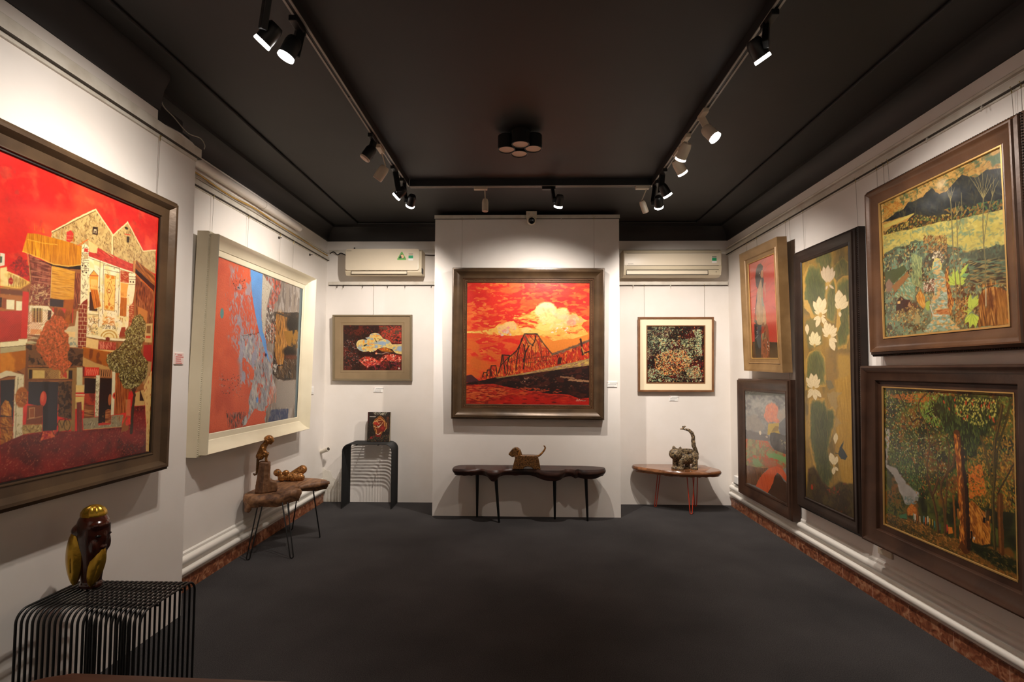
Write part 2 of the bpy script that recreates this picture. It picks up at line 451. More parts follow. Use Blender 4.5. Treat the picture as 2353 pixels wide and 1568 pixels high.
bm = BM(); box(bm, (WL + .02, WB - .012, 2.672), (DX0, WB, 2.70), 0.002); box(bm, (DX1, WB - .012, 2.67), (WR - .02, WB, 2.70), 0.002); structure('trim_10', bm, M['rail'])
# dark strips under the picture rails, painting in the shade of their grooves
bm = BM()
box(bm, (PX, WF, 2.628), (PX + .0265, PY + .014, 2.634)); box(bm, (WR - .0225, WF, 2.641), (WR, WB, 2.646)); box(bm, (WL, PY, 2.581), (WL + .0245, WB, 2.586))
box(bm, (WL + .03, WB - .0205, 2.311), (DX0, WB, 2.316)); box(bm, (DX1, WB - .0205, 2.309), (WR - .012, WB, 2.314)); box(bm, (DX0 - .004, DY - .0165, 2.884), (DX1 + .004, DY, 2.887))
structure('trim_12', bm, M['slot'])
# ----------------------------------------------------------------------------
# furniture
# ----------------------------------------------------------------------------
def hairpin(bm, top, bottom, spread, r, direction):
    """two thin rods from the top plate meeting in a rounded foot"""
    top = Vector(top); bot = Vector(bottom); d = Vector(direction).normalized()
    a = top - d * spread; c = top + d * spread
    R = 0.011
    pts = [a, bot - d * R + Vector((0, 0, R + r))]
    for k in range(1, 6):
        t = PI * k / 6
        pts.append(bot + Vector((0, 0, R + r)) - d * R * math.cos(t) - Vector((0, 0, R)) * math.sin(t))
    pts += [bot + d * R + Vector((0, 0, R + r)), c]
    tube(bm, pts, r, 8)

def slab(name, outline, z0, z1, mat, parent, inset=0.03, seed=0, wob=0.010, drop=None, res=0.02, linear=False):
    """live edge slab: outline on top, the underside smaller and uneven, bark-like side"""
    pts = [Vector((p[0], p[1])) for p in outline]
    n = len(pts)
    dense = []
    for i in range(n):
        p0, p1, p2, p3 = pts[i - 1], pts[i], pts[(i + 1) % n], pts[(i + 2) % n]
        k = max(2, int((p2 - p1).length / res))
        for j in range(k):
            t = j / k
            dense.append(p1.lerp(p2, t) if linear else 0.5 * ((2 * p1) + (p2 - p0) * t + (2 * p0 - 5 * p1 + 4 * p2 - p3) * t * t + (3 * p1 - p0 - 3 * p2 + p3) * t ** 3))
    m = len(dense)
    bm = BM()
    rings = []
    L = 7
    P = np.array([[p.x, p.y, 0] for p in dense])
    for l in range(L):
        t = l / (L - 1)                       # 0 top .. 1 bottom
        ring = []
        q = P * 9; q[:, 2] = t * 1.6
        nz = noise3(q, seed) - 0.5
        q2 = P * 30; q2[:, 2] = t * 4
        nz2 = noise3(q2, seed + 3) - 0.5
        for i, p in enumerate(dense):
            tg = (dense[(i + 1) % m] - dense[i - 1]).normalized()
            no = Vector((tg.y, -tg.x))
            bulge = 0.012 * math.sin(PI * min(1, t * 1.15)) if l else 0
            off = -inset * max(0, t - 0.35) / 0.65 * (0.7 + nz[i]) + bulge + (nz[i] * 2 * wob + nz2[i] * wob * 0.5 if l else 0)
            dz = drop(p.x, p.y) if drop else 0
            z = z1 + (z0 + dz - z1) * t + (nz2[i] * 0.01 if l == L - 1 else 0)
            w = p + no * off
            ring.append(bm.verts.new((w.x, w.y, z)))
        rings.append(ring)
    for a, b in zip(rings, rings[1:]):
        for i in range(m):
            bm.faces.new((a[i], a[(i + 1) % m], b[(i + 1) % m], b[i]))
    for g in (rings[0][::-1], rings[-1]):
        f = bm.faces.new(g)
        bmesh.ops.triangulate(bm, faces=[f])
    bmesh.ops.recalc_face_normals(bm, faces=bm.faces[:])
    return obj(name, bm, mat, parent, 45)

def loc(t, pts):
    o = t.location
    return [(p[0] - o[0], p[1] - o[1]) for p in pts]

# --- black rod table, left foreground -------------------------------------------------
t = thing('rod_side_table', 'black side table of bent metal rods in front of the left wall', 'side table', (-1.635, 2.06, 0))
NR = 23
for i in range(NR):
    x = -0.232 + 0.464 * i / (NR - 1)
    pts = []
    h, dy, R, r = 0.492, 0.158, 0.045, 0.0046
    pts.append((x, -dy, 0.004)); pts.append((x, -dy, h - R))
    for k in range(1, 6): a = PI / 2 * k / 6; pts.append((x, -dy + R - R * math.cos(a), h - R + R * math.sin(a)))
    pts.append((x, -dy + R, h)); pts.append((x, dy - R, h))
    for k in range(1, 6): a = PI / 2 * k / 6; pts.append((x, dy - R + R * math.sin(a), h - R + R * math.cos(a)))
    pts.append((x, dy, h - R)); pts.append((x, dy, 0.004))
    bm = BM(); tube(bm, pts, r, 8); obj('rod', bm, M['black'], t, 60)
for y in (-0.158, 0.158):
    bm = BM(); tube(bm, [(-0.237, y, 0.0045), (0.237, y, 0.0045)], 0.0045, 8); obj('base_bar', bm, M['black'], t, 60)
for y in (-0.07, 0.07):
    bm = BM(); tube(bm, [(-0.237, y, 0.483), (0.237, y, 0.483)], 0.0045, 8); obj('cross_bar', bm, M['black'], t, 60)

# --- live edge table by the left wall -------------------------------------------------
t = thing('live_edge_table', 'thick reddish live-edge slab table on black hairpin legs under the white-framed painting', 'coffee table', (-1.90, 4.17, 0))
O = [(-2.115, 3.915), (-2.09, 3.865), (-2.045, 3.845), (-1.985, 3.86), (-1.94, 3.93), (-1.885, 3.97), (-1.835, 4.035), (-1.785, 4.075), (-1.762, 4.07), (-1.775, 4.115), (-1.85, 4.15), (-1.91, 4.172), (-1.875, 4.22), (-1.81, 4.30), (-1.75, 4.36), (-1.70, 4.40), (-1.665, 4.40), (-1.70, 4.455), (-1.80, 4.505), (-1.95, 4.54), (-2.09, 4.535), (-2.125, 4.44), (-2.12, 4.2), (-2.125, 4.0)]
slab('slab_top', loc(t, O), 0.352, 0.45, M['slab_red'], t, 0.012, 3, 0.012, lambda x, y: 0.012 * math.sin(x * 17 + y * 9) + (0.03 if y > 0.02 else 0) + 0.02 * max(0, y - .1), linear=True)
bm = BM(); tube(bm, [(-0.155, -0.30, 0.432), (-0.158, -0.315, 0.385), (-0.152, -0.318, 0.345), (-0.15, -0.312, 0.332)], [0.016, 0.026, 0.025, 0.010], 12); obj('root_knob', bm, M['slab_red'], t, 60)
bm = BM(); tube(bm, [(0.02, 0.05, 0.425), (0.10, 0.135, 0.428), (0.19, 0.215, 0.43), (0.245, 0.245, 0.436)], [0.012, 0.028, 0.03, 0.012], 12); obj('root_arm', bm, M['slab_red'], t, 60)
for tp, bt, sp, d in (((-0.085, -0.275, 0.37), (-0.113, -0.372, 0), 0.016, (1, .25, 0)), ((0.06, -0.18, 0.37), (0.190, -0.330, 0), 0.018, (1, .4, 0)),
                      ((0.165, 0.10, 0.40), (0.206, 0.156, 0), 0.018, (-0.4, 1, 0)), ((-0.07, 0.25, 0.40), (-0.122, 0.346, 0), 0.045, (1, 0.1, 0))):
    bm = BM(); hairpin(bm, tp, bt, sp, 0.0048, d); obj('leg', bm, M['black'], t, 60)

# --- black bent side table in the corner ---------------------------------------------
t = thing('rod_side_table', 'black arched side table of bent metal rods holding the dark book', 'side table', (-1.583, 5.35, 0))
w, h, R, r = 0.252, 0.6475, 0.075, 0.0047
for i in range(14):
    y = -0.123 + 0.246 * i / 13
    pts = [(-w, y, 0.004), (-w, y, h - R)]
    for k in range(1, 7): a = PI / 2 * k / 7; pts.append((-w + R - R * math.cos(a), y, h - R + R * math.sin(a)))
    pts += [(-w + R, y, h), (w - R, y, h)]
    for k in range(1, 7): a = PI / 2 * k / 7; pts.append((w - R + R * math.sin(a), y, h - R + R * math.cos(a)))
    pts += [(w, y, h - R), (w, y, 0.004)]
    bm = BM(); tube(bm, pts, r, 8); obj('rod', bm, M['black_soft'], t, 60)
for x in (-w, w):
    bm = BM(); tube(bm, [(x, -.128, .0045), (x, .128, .0045)], .0045, 8); obj('base_bar', bm, M['black_soft'], t, 60)
for x in (-.11, .11):
    bm = BM(); tube(bm, [(x, -.128, h - .009), (x, .128, h - .009)], .0045, 8); obj('cross_bar', bm, M['black_soft'], t, 60)

# --- bench in the middle ---------------------------------------------------------------
t = thing('live_edge_bench', 'long dark live-edge bench on four black tapered legs below the bridge painting', 'bench', (0.06, 4.88, 0))
O = [(-0.655, 4.86), (-0.63, 4.775), (-0.50, 4.765), (-0.385, 4.785), (-0.315, 4.72), (-0.235, 4.72), (-0.18, 4.785), (-0.02, 4.80), (0.10, 4.79), (0.17, 4.735), (0.33, 4.735), (0.385, 4.80), (0.43, 4.80), (0.47, 4.775), (0.50, 4.80), (0.545, 4.77), (0.70, 4.80), (0.755, 4.86), (0.735, 4.92), (0.60, 4.975), (0.30, 4.985), (-0.2, 4.985), (-0.55, 4.98), (-0.63, 4.94)]
def bd(x, y):
    d = 0.0
    for c, wd, dp in ((-0.335, 0.05, 0.045), (0.19, 0.13, 0.04), (0.56, 0.10, 0.03), (0.42, 0.03, 0.02)):
        d -= dp * math.exp(-((x - c) / wd) ** 2) * (1 if y < 0 else 0.3)
    return d
slab('slab_top', loc(t, O), 0.432, 0.492, M['slab_dark'], t, 0.02, 9, 0.008, bd)
for tp, bt in (((-0.50, 0.06, 0.44), (-0.503, 0.105, 0)), ((-0.315, -0.09, 0.41), (-0.285, -0.07, 0)), ((0.225, -0.06, 0.41), (0.235, 0.06, 0)), ((0.515, -0.05, 0.42), (0.535, 0.005, 0))):
    bm = BM(); tube(bm, [tp, bt], [0.017, 0.0095], 14); obj('leg', bm, M['black'], t, 60)

# --- polished half-round table ---------------------------------------------------------
t = thing('half_round_table', 'polished half-round wooden table on orange hairpin legs in the right corner', 'coffee table', (1.53, 5.28, 0))
O = [(1.135, 5.44), (1.14, 5.36), (1.22, 5.27), (1.37, 5.15), (1.52, 5.085), (1.70, 5.075), (1.86, 5.10), (1.925, 5.15), (1.93, 5.24), (1.885, 5.36), (1.86, 5.45), (1.70, 5.48), (1.40, 5.485), (1.2, 5.48)]
slab('slab_top', loc(t, O), 0.372, 0.425, M['slab_polish'], t, 0.006, 5, 0.003)
for tp, bt, sp, d in (((-0.15, 0.06, 0.38), (-0.175, 0.129, 0), 0.015, (1, 0.4, 0)), ((0.115, -0.10, 0.38), (0.105, -0.135, 0), 0.037, (1, 0.05, 0)),
                      ((0.235, 0.13, 0.38), (0.245, 0.16, 0), 0.03, (1, 0.2, 0)), ):
    bm = BM(); hairpin(bm, tp, bt, sp, 0.0045, d); obj('leg', bm, M['orange_metal'], t, 60)

# --- table by the camera ---------------------------------------------------------------
t = thing('wooden_table', 'brown wooden tabletop edge at the bottom of the view before the rod table', 'table', (-0.70, 0.80, 0))
def rrect(x0, y0, x1, y1, r, n=6):
    p = []
    for cx, cy, a0 in ((x1 - r, y1 - r, 0), (x0 + r, y1 - r, PI / 2), (x0 + r, y0 + r, PI), (x1 - r, y0 + r, 1.5 * PI)):
        for k in range(n + 1): a = a0 + PI / 2 * k / n; p.append((cx + r * math.cos(a), cy + r * math.sin(a)))
    return p
bm = BM(); prism(bm, rrect(-0.345, -0.28, 0.36, 0.285, 0.09), 0.71, 0.745, Matrix.Rotation(-0.035, 4, 'Z'), 0.008); obj('table_top', bm, M['desk'], t, 50)
for sx in (-0.27, 0.28):
    for sy in (-0.21, 0.2):
        bm = BM(); tube(bm, [(sx, sy, 0.72), (sx * 1.06, sy * 1.06, 0)], [0.022, 0.016], 14); obj('leg', bm, M['desk'], t, 60)

# ----------------------------------------------------------------------------
# sculptures and the book
# ----------------------------------------------------------------------------
def side_solid(bm, prof, y0, y1):
    """profile in xz extruded along y"""
    a = [bm.verts.new((x, y0, z)) for x, z in prof]; b = [bm.verts.new((x, y1, z)) for x, z in prof]
    n = len(prof)
    fs = [bm.faces.new(a), bm.faces.new(b[::-1])] + [bm.faces.new((a[i], b[i], b[(i + 1) % n], a[(i + 1) % n])) for i in range(n)]
    return a + b

# dog on the bench
t = thing('dog_sculpture', 'small bronze dog sculpture with raised curled tail on the dark bench', 'sculpture', (0.025, 4.815, 0.492))
s = 0.000233 * 0.465 / 0.465
def dg(x, y): return ((x - 1030) * 0.000232, (1235 - y) * 0.000232)
bm = BM()
side_solid(bm, [dg(*p) for p in ((470, 1235), (530, 1000), (595, 770), (700, 690), (870, 700), (1200, 700), (1480, 710), (1530, 900), (1595, 1235), (1330, 1235), (1230, 1160), (1090, 1120), (960, 1160), (880, 1235))], -0.042, 0.042)
side_solid(bm, [dg(*p) for p in ((560, 800), (610, 600), (700, 480), (790, 480), (850, 640), (880, 760), (760, 850))], -0.034, 0.034)
side_solid(bm, [dg(*p) for p in ((310, 660), (400, 545), (480, 450), (580, 400), (680, 400), (770, 460), (800, 600), (700, 700), (590, 720), (500, 770), (410, 745))], -0.030, 0.030)
body = fused('body', bm, M['bronze'], t, 0.0032, 7, disp=0.0008, dscale=0.006)
for sy in (-1, 1):
    bm = BM()
    side_solid(bm, [dg(*p) for p in ((660, 470), (730, 460), (790, 560), (800, 680), (760, 715), (690, 700), (670, 600))], sy * 0.026, sy * 0.042)
    fused('ear', bm, M['bronze_bright'], t, 0.003, 4)
bm = BM(); tube(bm, [(*dg(1440, 735), 0)] and [(dg(1420, 745)[0], 0, dg(1420, 745)[1]), (dg(1540, 720)[0], 0, dg(1540, 720)[1]), (dg(1650, 620)[0], 0, dg(1650, 620)[1]), (dg(1745, 500)[0], 0, dg(1745, 500)[1]), (dg(1780, 420)[0], 0, dg(1780, 420)[1]), (dg(1760, 350)[0], 0, dg(1760, 350)[1]), (dg(1710, 325)[0], 0, dg(1710, 325)[1])], [.010, .010, .009, .0085, .008, .007, .005], 12)
obj('tail', bm, M['bronze_bright'], t, 60)
for sy in (-1, 1):
    bm = BM(); ball(bm, (dg(520, 560)[0], sy * 0.024, dg(520, 560)[1]), (0.006, 0.003, 0.005)); obj('eye', bm, M['black_gloss'], t, 60)

# cat shaped pot on the half round table
t = thing('cat_sculpture', 'mottled green-brown ceramic cat with a tall upright tail topped by a bird on polished table', 'sculpture', (1.60, 5.24, 0.425), (0, 0, math.radians(-10)))
def ct(x, y): return ((x - 600) * 0.000342, (1425 - y) * 0.000342)   # x right, z up
bm = BM()
ball(bm, (0.055, 0.03, 0.115), (0.092, 0.075, 0.07))
ball(bm, (-0.015, -0.02, 0.105), (0.075, 0.06, 0.06))
for c, r, top in (((-0.085, -0.028), 0.028, 0.09), ((-0.035, -0.062), 0.026, 0.09), ((0.035, 0.03), 0.028, 0.08), ((0.10, -0.012), 0.028, 0.08)):
    capsule(bm, (c[0], c[1], 0.022), (c[0], c[1], top), r, r * 1.05)
    prism(bm, [(c[0] - 0.005 + (r + .007) * math.cos(2 * PI * k / 16), c[1] - 0.006 + (r + .007) * math.sin(2 * PI * k / 16)) for k in range(16)], 0, 0.02)
body = fused('body', bm, M['verdigris'], t, 0.004, 5, disp=0.002, dscale=0.008, seed=3)
bm = BM()
ball(bm, (-0.085, -0.06, 0.152), (0.066, 0.05, 0.058))
fused('head', bm, M['verdigris'], t, 0.004, 4, disp=0.0015, dscale=0.008, seed=9)
for ex, ez, tl in ((-0.100, 0.205, -0.1), (-0.042, 0.198, 0.15)):
    bm = BM(); lathe(bm, [(0.019, 0), (0.017, 0.012), (0.010, 0.024), (0.0, 0.032)], 14, Matrix.Translation((ex, -0.055, ez - 0.004)) @ Matrix.Rotation(tl, 4, 'Y')); obj('ear', bm, M['verdigris'], t, 60)
for ex in (-0.112, -0.068):
    bm = BM(); ball(bm, (ex, -0.102, 0.168), (0.009, 0.006, 0.006)); obj('eye', bm, M['stone'], t, 60)
bm = BM(); ball(bm, (-0.09, -0.11, 0.148), (0.007, 0.006, 0.005)); obj('nose', bm, M['stone'], t, 60)
bm = BM(); lathe(bm, [(0.050, 0), (0.060, 0.004), (0.062, 0.028), (0.056, 0.032), (0.050, 0.028), (0.048, 0.0)], 28, Matrix.Translation((0.035, 0.02, 0.158))); obj('pot_rim', bm, M['verdigris'], t, 50)
bm = BM()
T = [(990, 1040), (950, 900), (900, 780), (885, 620), (890, 500), (850, 400), (770, 320), (690, 300), (640, 305)]
tube(bm, [(ct(*p)[0], 0.055, ct(*p)[1]) for p in T], [.02, .019, .022, .020, .019, .018, .015, .011, .008], 12)
fused('tail', bm, M['verdigris'], t, 0.003, 3, disp=0.0025, dscale=0.008, seed=6)
bm = BM(); c = ct(620, 245); ball(bm, (c[0], 0.055, c[1]), (0.019, 0.009, 0.010), Matrix.Rotation(-0.7, 4, 'Y')); c = ct(660, 210); ball(bm, (c[0], 0.055, c[1]), (0.012, 0.005, 0.005), Matrix.Rotation(0.1, 4, 'Y')); c = ct(600, 225); ball(bm, (c[0], 0.055, c[1]), 0.008)
tube(bm, [(ct(640, 305)[0], 0.055, ct(640, 305)[1]), (ct(560, 290)[0], 0.055, ct(560, 290)[1]), (ct(515, 295)[0], 0.055, ct(515, 295)[1])], [.006, .0075, .006], 8)
fused('bird', bm, M['verdigris'], t, 0.0028, 2)

# monkey on a boot shaped stump
t = thing('monkey_sculpture', 'bronze monkey sculpture hunched on a tall wooden stump, its long tail hanging down', 'sculpture', (-2.005, 3.98, 0.4502), (0, 0, math.radians(26)))
k = 0.000402     # metres per pixel of the sketch (200 px of photo over 1568)
def mk(x, y): return ((x - 300) * k, (1190 - y) * k)
bm = BM()
side = [(150, 1190), (160, 1080), (185, 900), (210, 620), (250, 595), (400, 620), (415, 660), (400, 800), (400, 920), (430, 970), (520, 1000), (550, 1100), (540, 1180)]
side_solid(bm, [mk(*p) for p in side], -0.038, 0.038)
c = mk(310, 900); tube(bm, [(mk(315, 612)[0], 0, mk(315, 612)[1]), (mk(300, 900)[0], 0, mk(300, 900)[1]), (mk(290, 1188)[0], 0, mk(290, 1188)[1])], [.042, .046, .056], 14)
fused('stump', bm, M['stump'], t, 0.0045, 16, disp=0.0025, dscale=0.02, seed=2)
bm = BM()
def m3(x, y, dy=0): a = mk(x, y); return (a[0], dy, a[1])
capsule(bm, m3(230, 500), m3(285, 320), 0.031, 0.025)          # torso
capsule(bm, m3(285, 320), m3(345, 230), 0.022, 0.021)          # neck
ball(bm, m3(372, 190), (0.037, 0.033, 0.034))                  # head
ball(bm, m3(418, 212), (0.022, 0.026, 0.020))                  # brow
ball(bm, m3(405, 262), (0.013, 0.014, 0.012))                  # muzzle
for sy in (-1, 1):
    tube(bm, [m3(220, 500, sy * .014), m3(300, 470, sy * .022), m3(355, 440, sy * .02)], [.018, .017, .014], 8)     # thigh
    tube(bm, [m3(355, 440, sy * .02), m3(335, 520, sy * .016), m3(325, 585, sy * .014)], [.014, .011, .009], 8)      # shin
    tube(bm, [m3(320, 590, sy * .014), m3(365, 600, sy * .015)], [.0095, .008], 8)                                    # foot
    tube(bm, [m3(265, 330, sy * .024), m3(275, 420, sy * .029), m3(345, 430, sy * .024)], [.011, .010, .009], 8)      # arm
    ball(bm, m3(350, 215, sy * .031), (0.008, 0.005, 0.010))
fused('monkey', bm, M['bronze_bright'], t, 0.0032, 3, disp=0.0012, dscale=0.007, seed=4)
bm = BM(); tube(bm, [m3(200, 500), m3(190, 600), m3(182, 720), m3(178, 800), m3(165, 845), m3(140, 850), m3(122, 820)], [.013, .010, .0085, .008, .0075, .007, .006], 10); obj('tail', bm, M['bronze'], t, 60)

# reclining figure
t = thing('reclining_figure', 'bronze sculpture of rounded lumps like a figure lying back on the live-edge slab', 'sculpture', (-1.985, 4.40, 0.45), (0, 0, math.radians(24)))
k2 = 0.000475
def rc(x, y, dy=0): return ((x - 890) * k2, dy, (955 - y) * k2)
bm = BM()
ball(bm, rc(672, 795), (0.032, 0.030, 0.031)); capsule(bm, rc(720, 820), rc(790, 880), 0.020, 0.03)
ball(bm, rc(760, 880), (0.040, 0.036, 0.033)); ball(bm, rc(812, 800, -.014), (0.027, 0.024, 0.023)); ball(bm, rc(790, 830, .02), (0.026, 0.024, 0.024))
ball(bm, rc(750, 905), (0.034, 0.036, 0.024))
capsule(bm, rc(830, 880), rc(960, 880), 0.036, 0.040); capsule(bm, rc(950, 860, .01), rc(1085, 772, .012), 0.040, 0.038)
capsule(bm, rc(940, 900, -.016), rc(1060, 900, -.024), 0.034, 0.032)
fused('figure', bm, M['bronze_bright'], t, 0.0035, 4, disp=0.001, dscale=0.008, seed=8)
for p, r in ((rc(640, 768, -.012), .008), (rc(690, 770, -.026), .008)):
    bm = BM(); ball(bm, p, r); obj('boss', bm, M['verdigris'], t, 60)

# owl-like carved figure on the rod table
t = thing('carved_wood_sculpture', 'dark carved wooden head sculpture with gold cap and gold leaves on the rod table', 'sculpture', (-1.768, 2.114, 0.4975))
FA = math.radians(-8)                       # the way the face looks
bm = BM()
lathe(bm, [(0.036, 0), (0.041, 0.004), (0.041, 0.016), (0.036, 0.026), (0.040, 0.06), (0.048, 0.12), (0.055, 0.17), (0.060, 0.215), (0.060, 0.25), (0.053, 0.275), (0.044, 0.292)], 28, Matrix.Diagonal((1.0, 0.92, 1, 1)))
F = Matrix.Rotation(FA, 4, 'Z')
ball(bm, F @ Vector((0.030, 0, 0.255)), (0.034, 0.044, 0.024))                        # brow
ball(bm, F @ Vector((0.050, 0, 0.205)), (0.013, 0.010, 0.036))                        # nose ridge
ball(bm, F @ Vector((0.046, 0, 0.165)), (0.014, 0.016, 0.012))                        # mouth
ball(bm, F @ Vector((0.036, -0.028, 0.178)), (0.016, 0.014, 0.036)); ball(bm, F @ Vector((0.036, 0.028, 0.178)), (0.016, 0.014, 0.036))
ball(bm, F @ Vector((0.036, 0, 0.147)), (0.018, 0.024, 0.010))                        # chin
ball(bm, F @ Vector((-0.030, -0.018, 0.235)), (0.034, 0.042, 0.03))
fused('carved_body', bm, M['red_wood'], t, 0.0032, 3)
for sy in (-1, 1):
    bm = BM(); ball(bm, F @ Vector((0.050, sy * 0.022, 0.213)), (0.008, 0.013, 0.006), F); obj('eye', bm, M['black_gloss'], t, 60)
bm = BM()
lathe(bm, [(0.044, 0.284), (0.046, 0.290), (0.044, 0.304), (0.035, 0.318), (0.019, 0.328), (0, 0.331)], 40, Matrix.Diagonal((1.0, 0.92, 1, 1)))
for v in bm.verts:
    a = math.atan2(v.co.y, v.co.x); v.co.z += 0.0016 * math.cos(a * 10); v.co.x *= 1 + .02 * math.cos(a * 10); v.co.y *= 1 + .02 * math.cos(a * 10)
obj('gold_cap', bm, M['gold'], t, 60)
def leaf(name, c, a, h, w, lean, d=0.016):
    """a smooth almond shaped leaf standing against the body, with an incised vein"""
    bm = BM(); n = 18; rows = []
    for i in range(n + 1):
        u = i / n; e = math.sin(PI * u) ** 0.6 if 0 < u < 1 else 0.0
        rows.append([bm.verts.new((d * e * math.cos(PI / 2 * s) - (0.004 if abs(s) < 0.1 and 0.22 < u < 0.6 else 0), s * w * max(e, .02), u * h)) for s in [-1 + 2 * j / 12 for j in range(13)]])
    for i in range(n):
        for j in range(12): bm.faces.new((rows[i][j], rows[i][j + 1], rows[i + 1][j + 1], rows[i + 1][j]))
    back = [(bm.verts.new((-0.012, r[0].co.y * .9, r[0].co.z)), bm.verts.new((-0.012, r[-1].co.y * .9, r[-1].co.z))) for r in rows]
    for i in range(n):
        bm.faces.new((rows[i][0], rows[i + 1][0], back[i + 1][0], back[i][0])); bm.faces.new((rows[i + 1][-1], rows[i][-1], back[i][1], back[i + 1][1])); bm.faces.new((back[i][0], back[i + 1][0], back[i + 1][1], back[i][1]))
    bmesh.ops.transform(bm, matrix=Matrix.Translation(c) @ Matrix.Rotation(a, 4, 'Z') @ Matrix.Rotation(lean, 4, 'X'), verts=bm.verts[:])
    bmesh.ops.recalc_face_normals(bm, faces=bm.faces[:])
    obj(name, bm, M['gold'], t, 60)
leaf('gold_leaf', (-0.034, -0.046, 0.022), math.radians(268), 0.215, 0.034, 0.04)
leaf('gold_leaf', (0.026, -0.034, 0.012), math.radians(322), 0.165, 0.028, -0.22)
# ----------------------------------------------------------------------------
# air conditioners
# ----------------------------------------------------------------------------
def sticker(name, pts, y, mat, parent):
    bm = BM(); a = [bm.verts.new((x, y, z)) for x, z in pts]; b = [bm.verts.new((x, y + .0012, z)) for x, z in pts]
    n = len(pts); bm.faces.new(a); bm.faces.new(b[::-1])
    for i in range(n): bm.faces.new((a[i], b[i], b[(i + 1) % n], a[(i + 1) % n]))
    bmesh.ops.recalc_face_normals(bm, faces=bm.faces[:])
    return obj(name, bm, mat, parent)

def text_part(name, body, size, pos, mat, parent, rot=(PI / 2, 0, 0), align='CENTER'):
    cu = bpy.data.curves.new(name, 'FONT'); cu.body = body; cu.size = size; cu.extrude = 0.0004; cu.align_x = align; cu.align_y = 'CENTER'
    t = bpy.data.objects.new(name + '_tmp', cu); COL.objects.link(t)
    dg = bpy.context.evaluated_depsgraph_get()
    me = bpy.data.meshes.new_from_object(t.evaluated_get(dg)); bpy.data.objects.remove(t); bpy.data.curves.remove(cu)
    o = link_mesh(name, me, mat, parent); o.location = pos; o.rotation_euler = rot
    return o

t = thing('air_conditioner', 'cream wall air conditioner with a green triangle sticker, left of the display wall', 'air conditioner', (-1.48, WB, 2.39))
w, h, d = 0.385, 0.27, 0.20
bm = BM(); extrude_profile(bm, [(0, 0.02), (-0.17, 0.0), (-0.195, 0.03), (-0.195, h - .02), (-0.17, h), (0, h)], -w - .005, w + .025, Matrix(((0, 1, 0, 0), (1, 0, 0, 0), (0, 0, 1, 0), (0, 0, 0, 1))))
bmesh.ops.recalc_face_normals(bm, faces=bm.faces[:]); obj('casing', bm, M['plastic_lo'], t, 30)
bm = BM(); prism(bm, rrect(-w, 0, w, h - .045, 0.018), 0, 0.018, Matrix.Translation((0, -d + .006, 0.048)) @ Matrix.Rotation(PI / 2, 4, 'X'), 0.005); obj('front_panel', bm, M['plastic'], t, 30)
bm = BM(); box(bm, (-w + .06, -0.199, 0.012), (w - .13, -0.185, 0.040), 0.002); obj('flap', bm, M['plastic'], t)
for q in (((-w + .055, 0.008), (w - .125, 0.011)), ((-w + .055, 0.0405), (w - .125, 0.0435)), ((w - .130, 0.008), (w - .126, 0.0435)), ((-w + .055, 0.008), (-w + .059, 0.0435))):
    bm = BM(); box(bm, (q[0][0], -0.1995, q[0][1]), (q[1][0], -0.19, q[1][1])); obj('flap_gap', bm, M['slot'], t)
y = -d - .0125
r_ = 0.5
def tri(s, cx, cz): return [(cx, cz + s), (cx - s * .16, cz + s * .82), (cx - s * 1.02, cz - s * .7), (cx - s * .88, cz - s * .86), (cx + s * .88, cz - s * .86), (cx + s * 1.02, cz - s * .7), (cx + s * .16, cz + s * .82)][::-1]
sticker('green_triangle_sticker', tri(0.048, 0.205, 0.197), y, M['green'], t)
sticker('sticker_picture', [(0.172, 0.172), (0.238, 0.172), (0.222, 0.198), (0.205, 0.222), (0.188, 0.198)], y - .001, M['green_dark'], t)
sticker('sticker_picture', [(0.205, 0.173), (0.228, 0.178), (0.226, 0.200), (0.212, 0.211), (0.194, 0.206), (0.202, 0.190)], y - .002, M['peach'], t)
sticker('energy_label', [(0.275, 0.150), (0.325, 0.150), (0.325, 0.222), (0.275, 0.222)], y, M['white'], t)
sticker('label_band', [(0.276, 0.172), (0.324, 0.172), (0.324, 0.203), (0.276, 0.203)], y - .001, M['green_label'], t)
sticker('label_band', [(0.276, 0.206), (0.324, 0.206), (0.324, 0.213), (0.276, 0.213)], y - .001, M['peach'], t)
sticker('label_band', [(0.276, 0.214), (0.324, 0.214), (0.324, 0.221), (0.276, 0.221)], y - .001, M['grey_print'], t)
text_part('brand_lettering', 'DAIKIN', 0.016, (-w + .035, y - .0006, 0.252), M['ink'], t)
bm = BM(); box(bm, (w + .024, -0.19, 0.02), (w + .030, -0.12, 0.075), 0.002); obj('side_vent', bm, M['black_soft'], t)

t = thing('air_conditioner', 'wide cream wall air conditioner with one green label, right of the display wall', 'air conditioner', (1.528, WB, 2.375))
w, h = 0.50, 0.28
prof = [(0, 0.012), (-0.13, 0.0), (-0.185, 0.018), (-0.20, 0.06), (-0.205, 0.12), (-0.205, h - .045), (-0.19, h - .01), (-0.17, h), (0, h)]
bm = BM(); extrude_profile(bm, prof, -w, w, Matrix(((0, 1, 0, 0), (1, 0, 0, 0), (0, 0, 1, 0), (0, 0, 0, 1))))
bmesh.ops.recalc_face_normals(bm, faces=bm.faces[:]); obj('casing', bm, M['plastic_lo'], t, 30)
bm = BM(); prism(bm, rrect(-w + .006, 0, w - .006, 0.125, 0.006), 0, 0.008, Matrix.Translation((0, -0.204, 0.110)) @ Matrix.Rotation(PI / 2, 4, 'X'), 0.002); obj('front_panel', bm, M['plastic'], t, 30)
for z in (0.236, 0.107, 0.066):
    bm = BM(); box(bm, (-w + .03, -0.2085, z), (w - .03, -0.19, z + .003)); obj('seam', bm, M['slot'], t)
bm = BM(); box(bm, (-w + .03, -0.201, 0.020), (w - .14, -0.17, 0.058), 0.002); obj('flap', bm, M['plastic'], t)
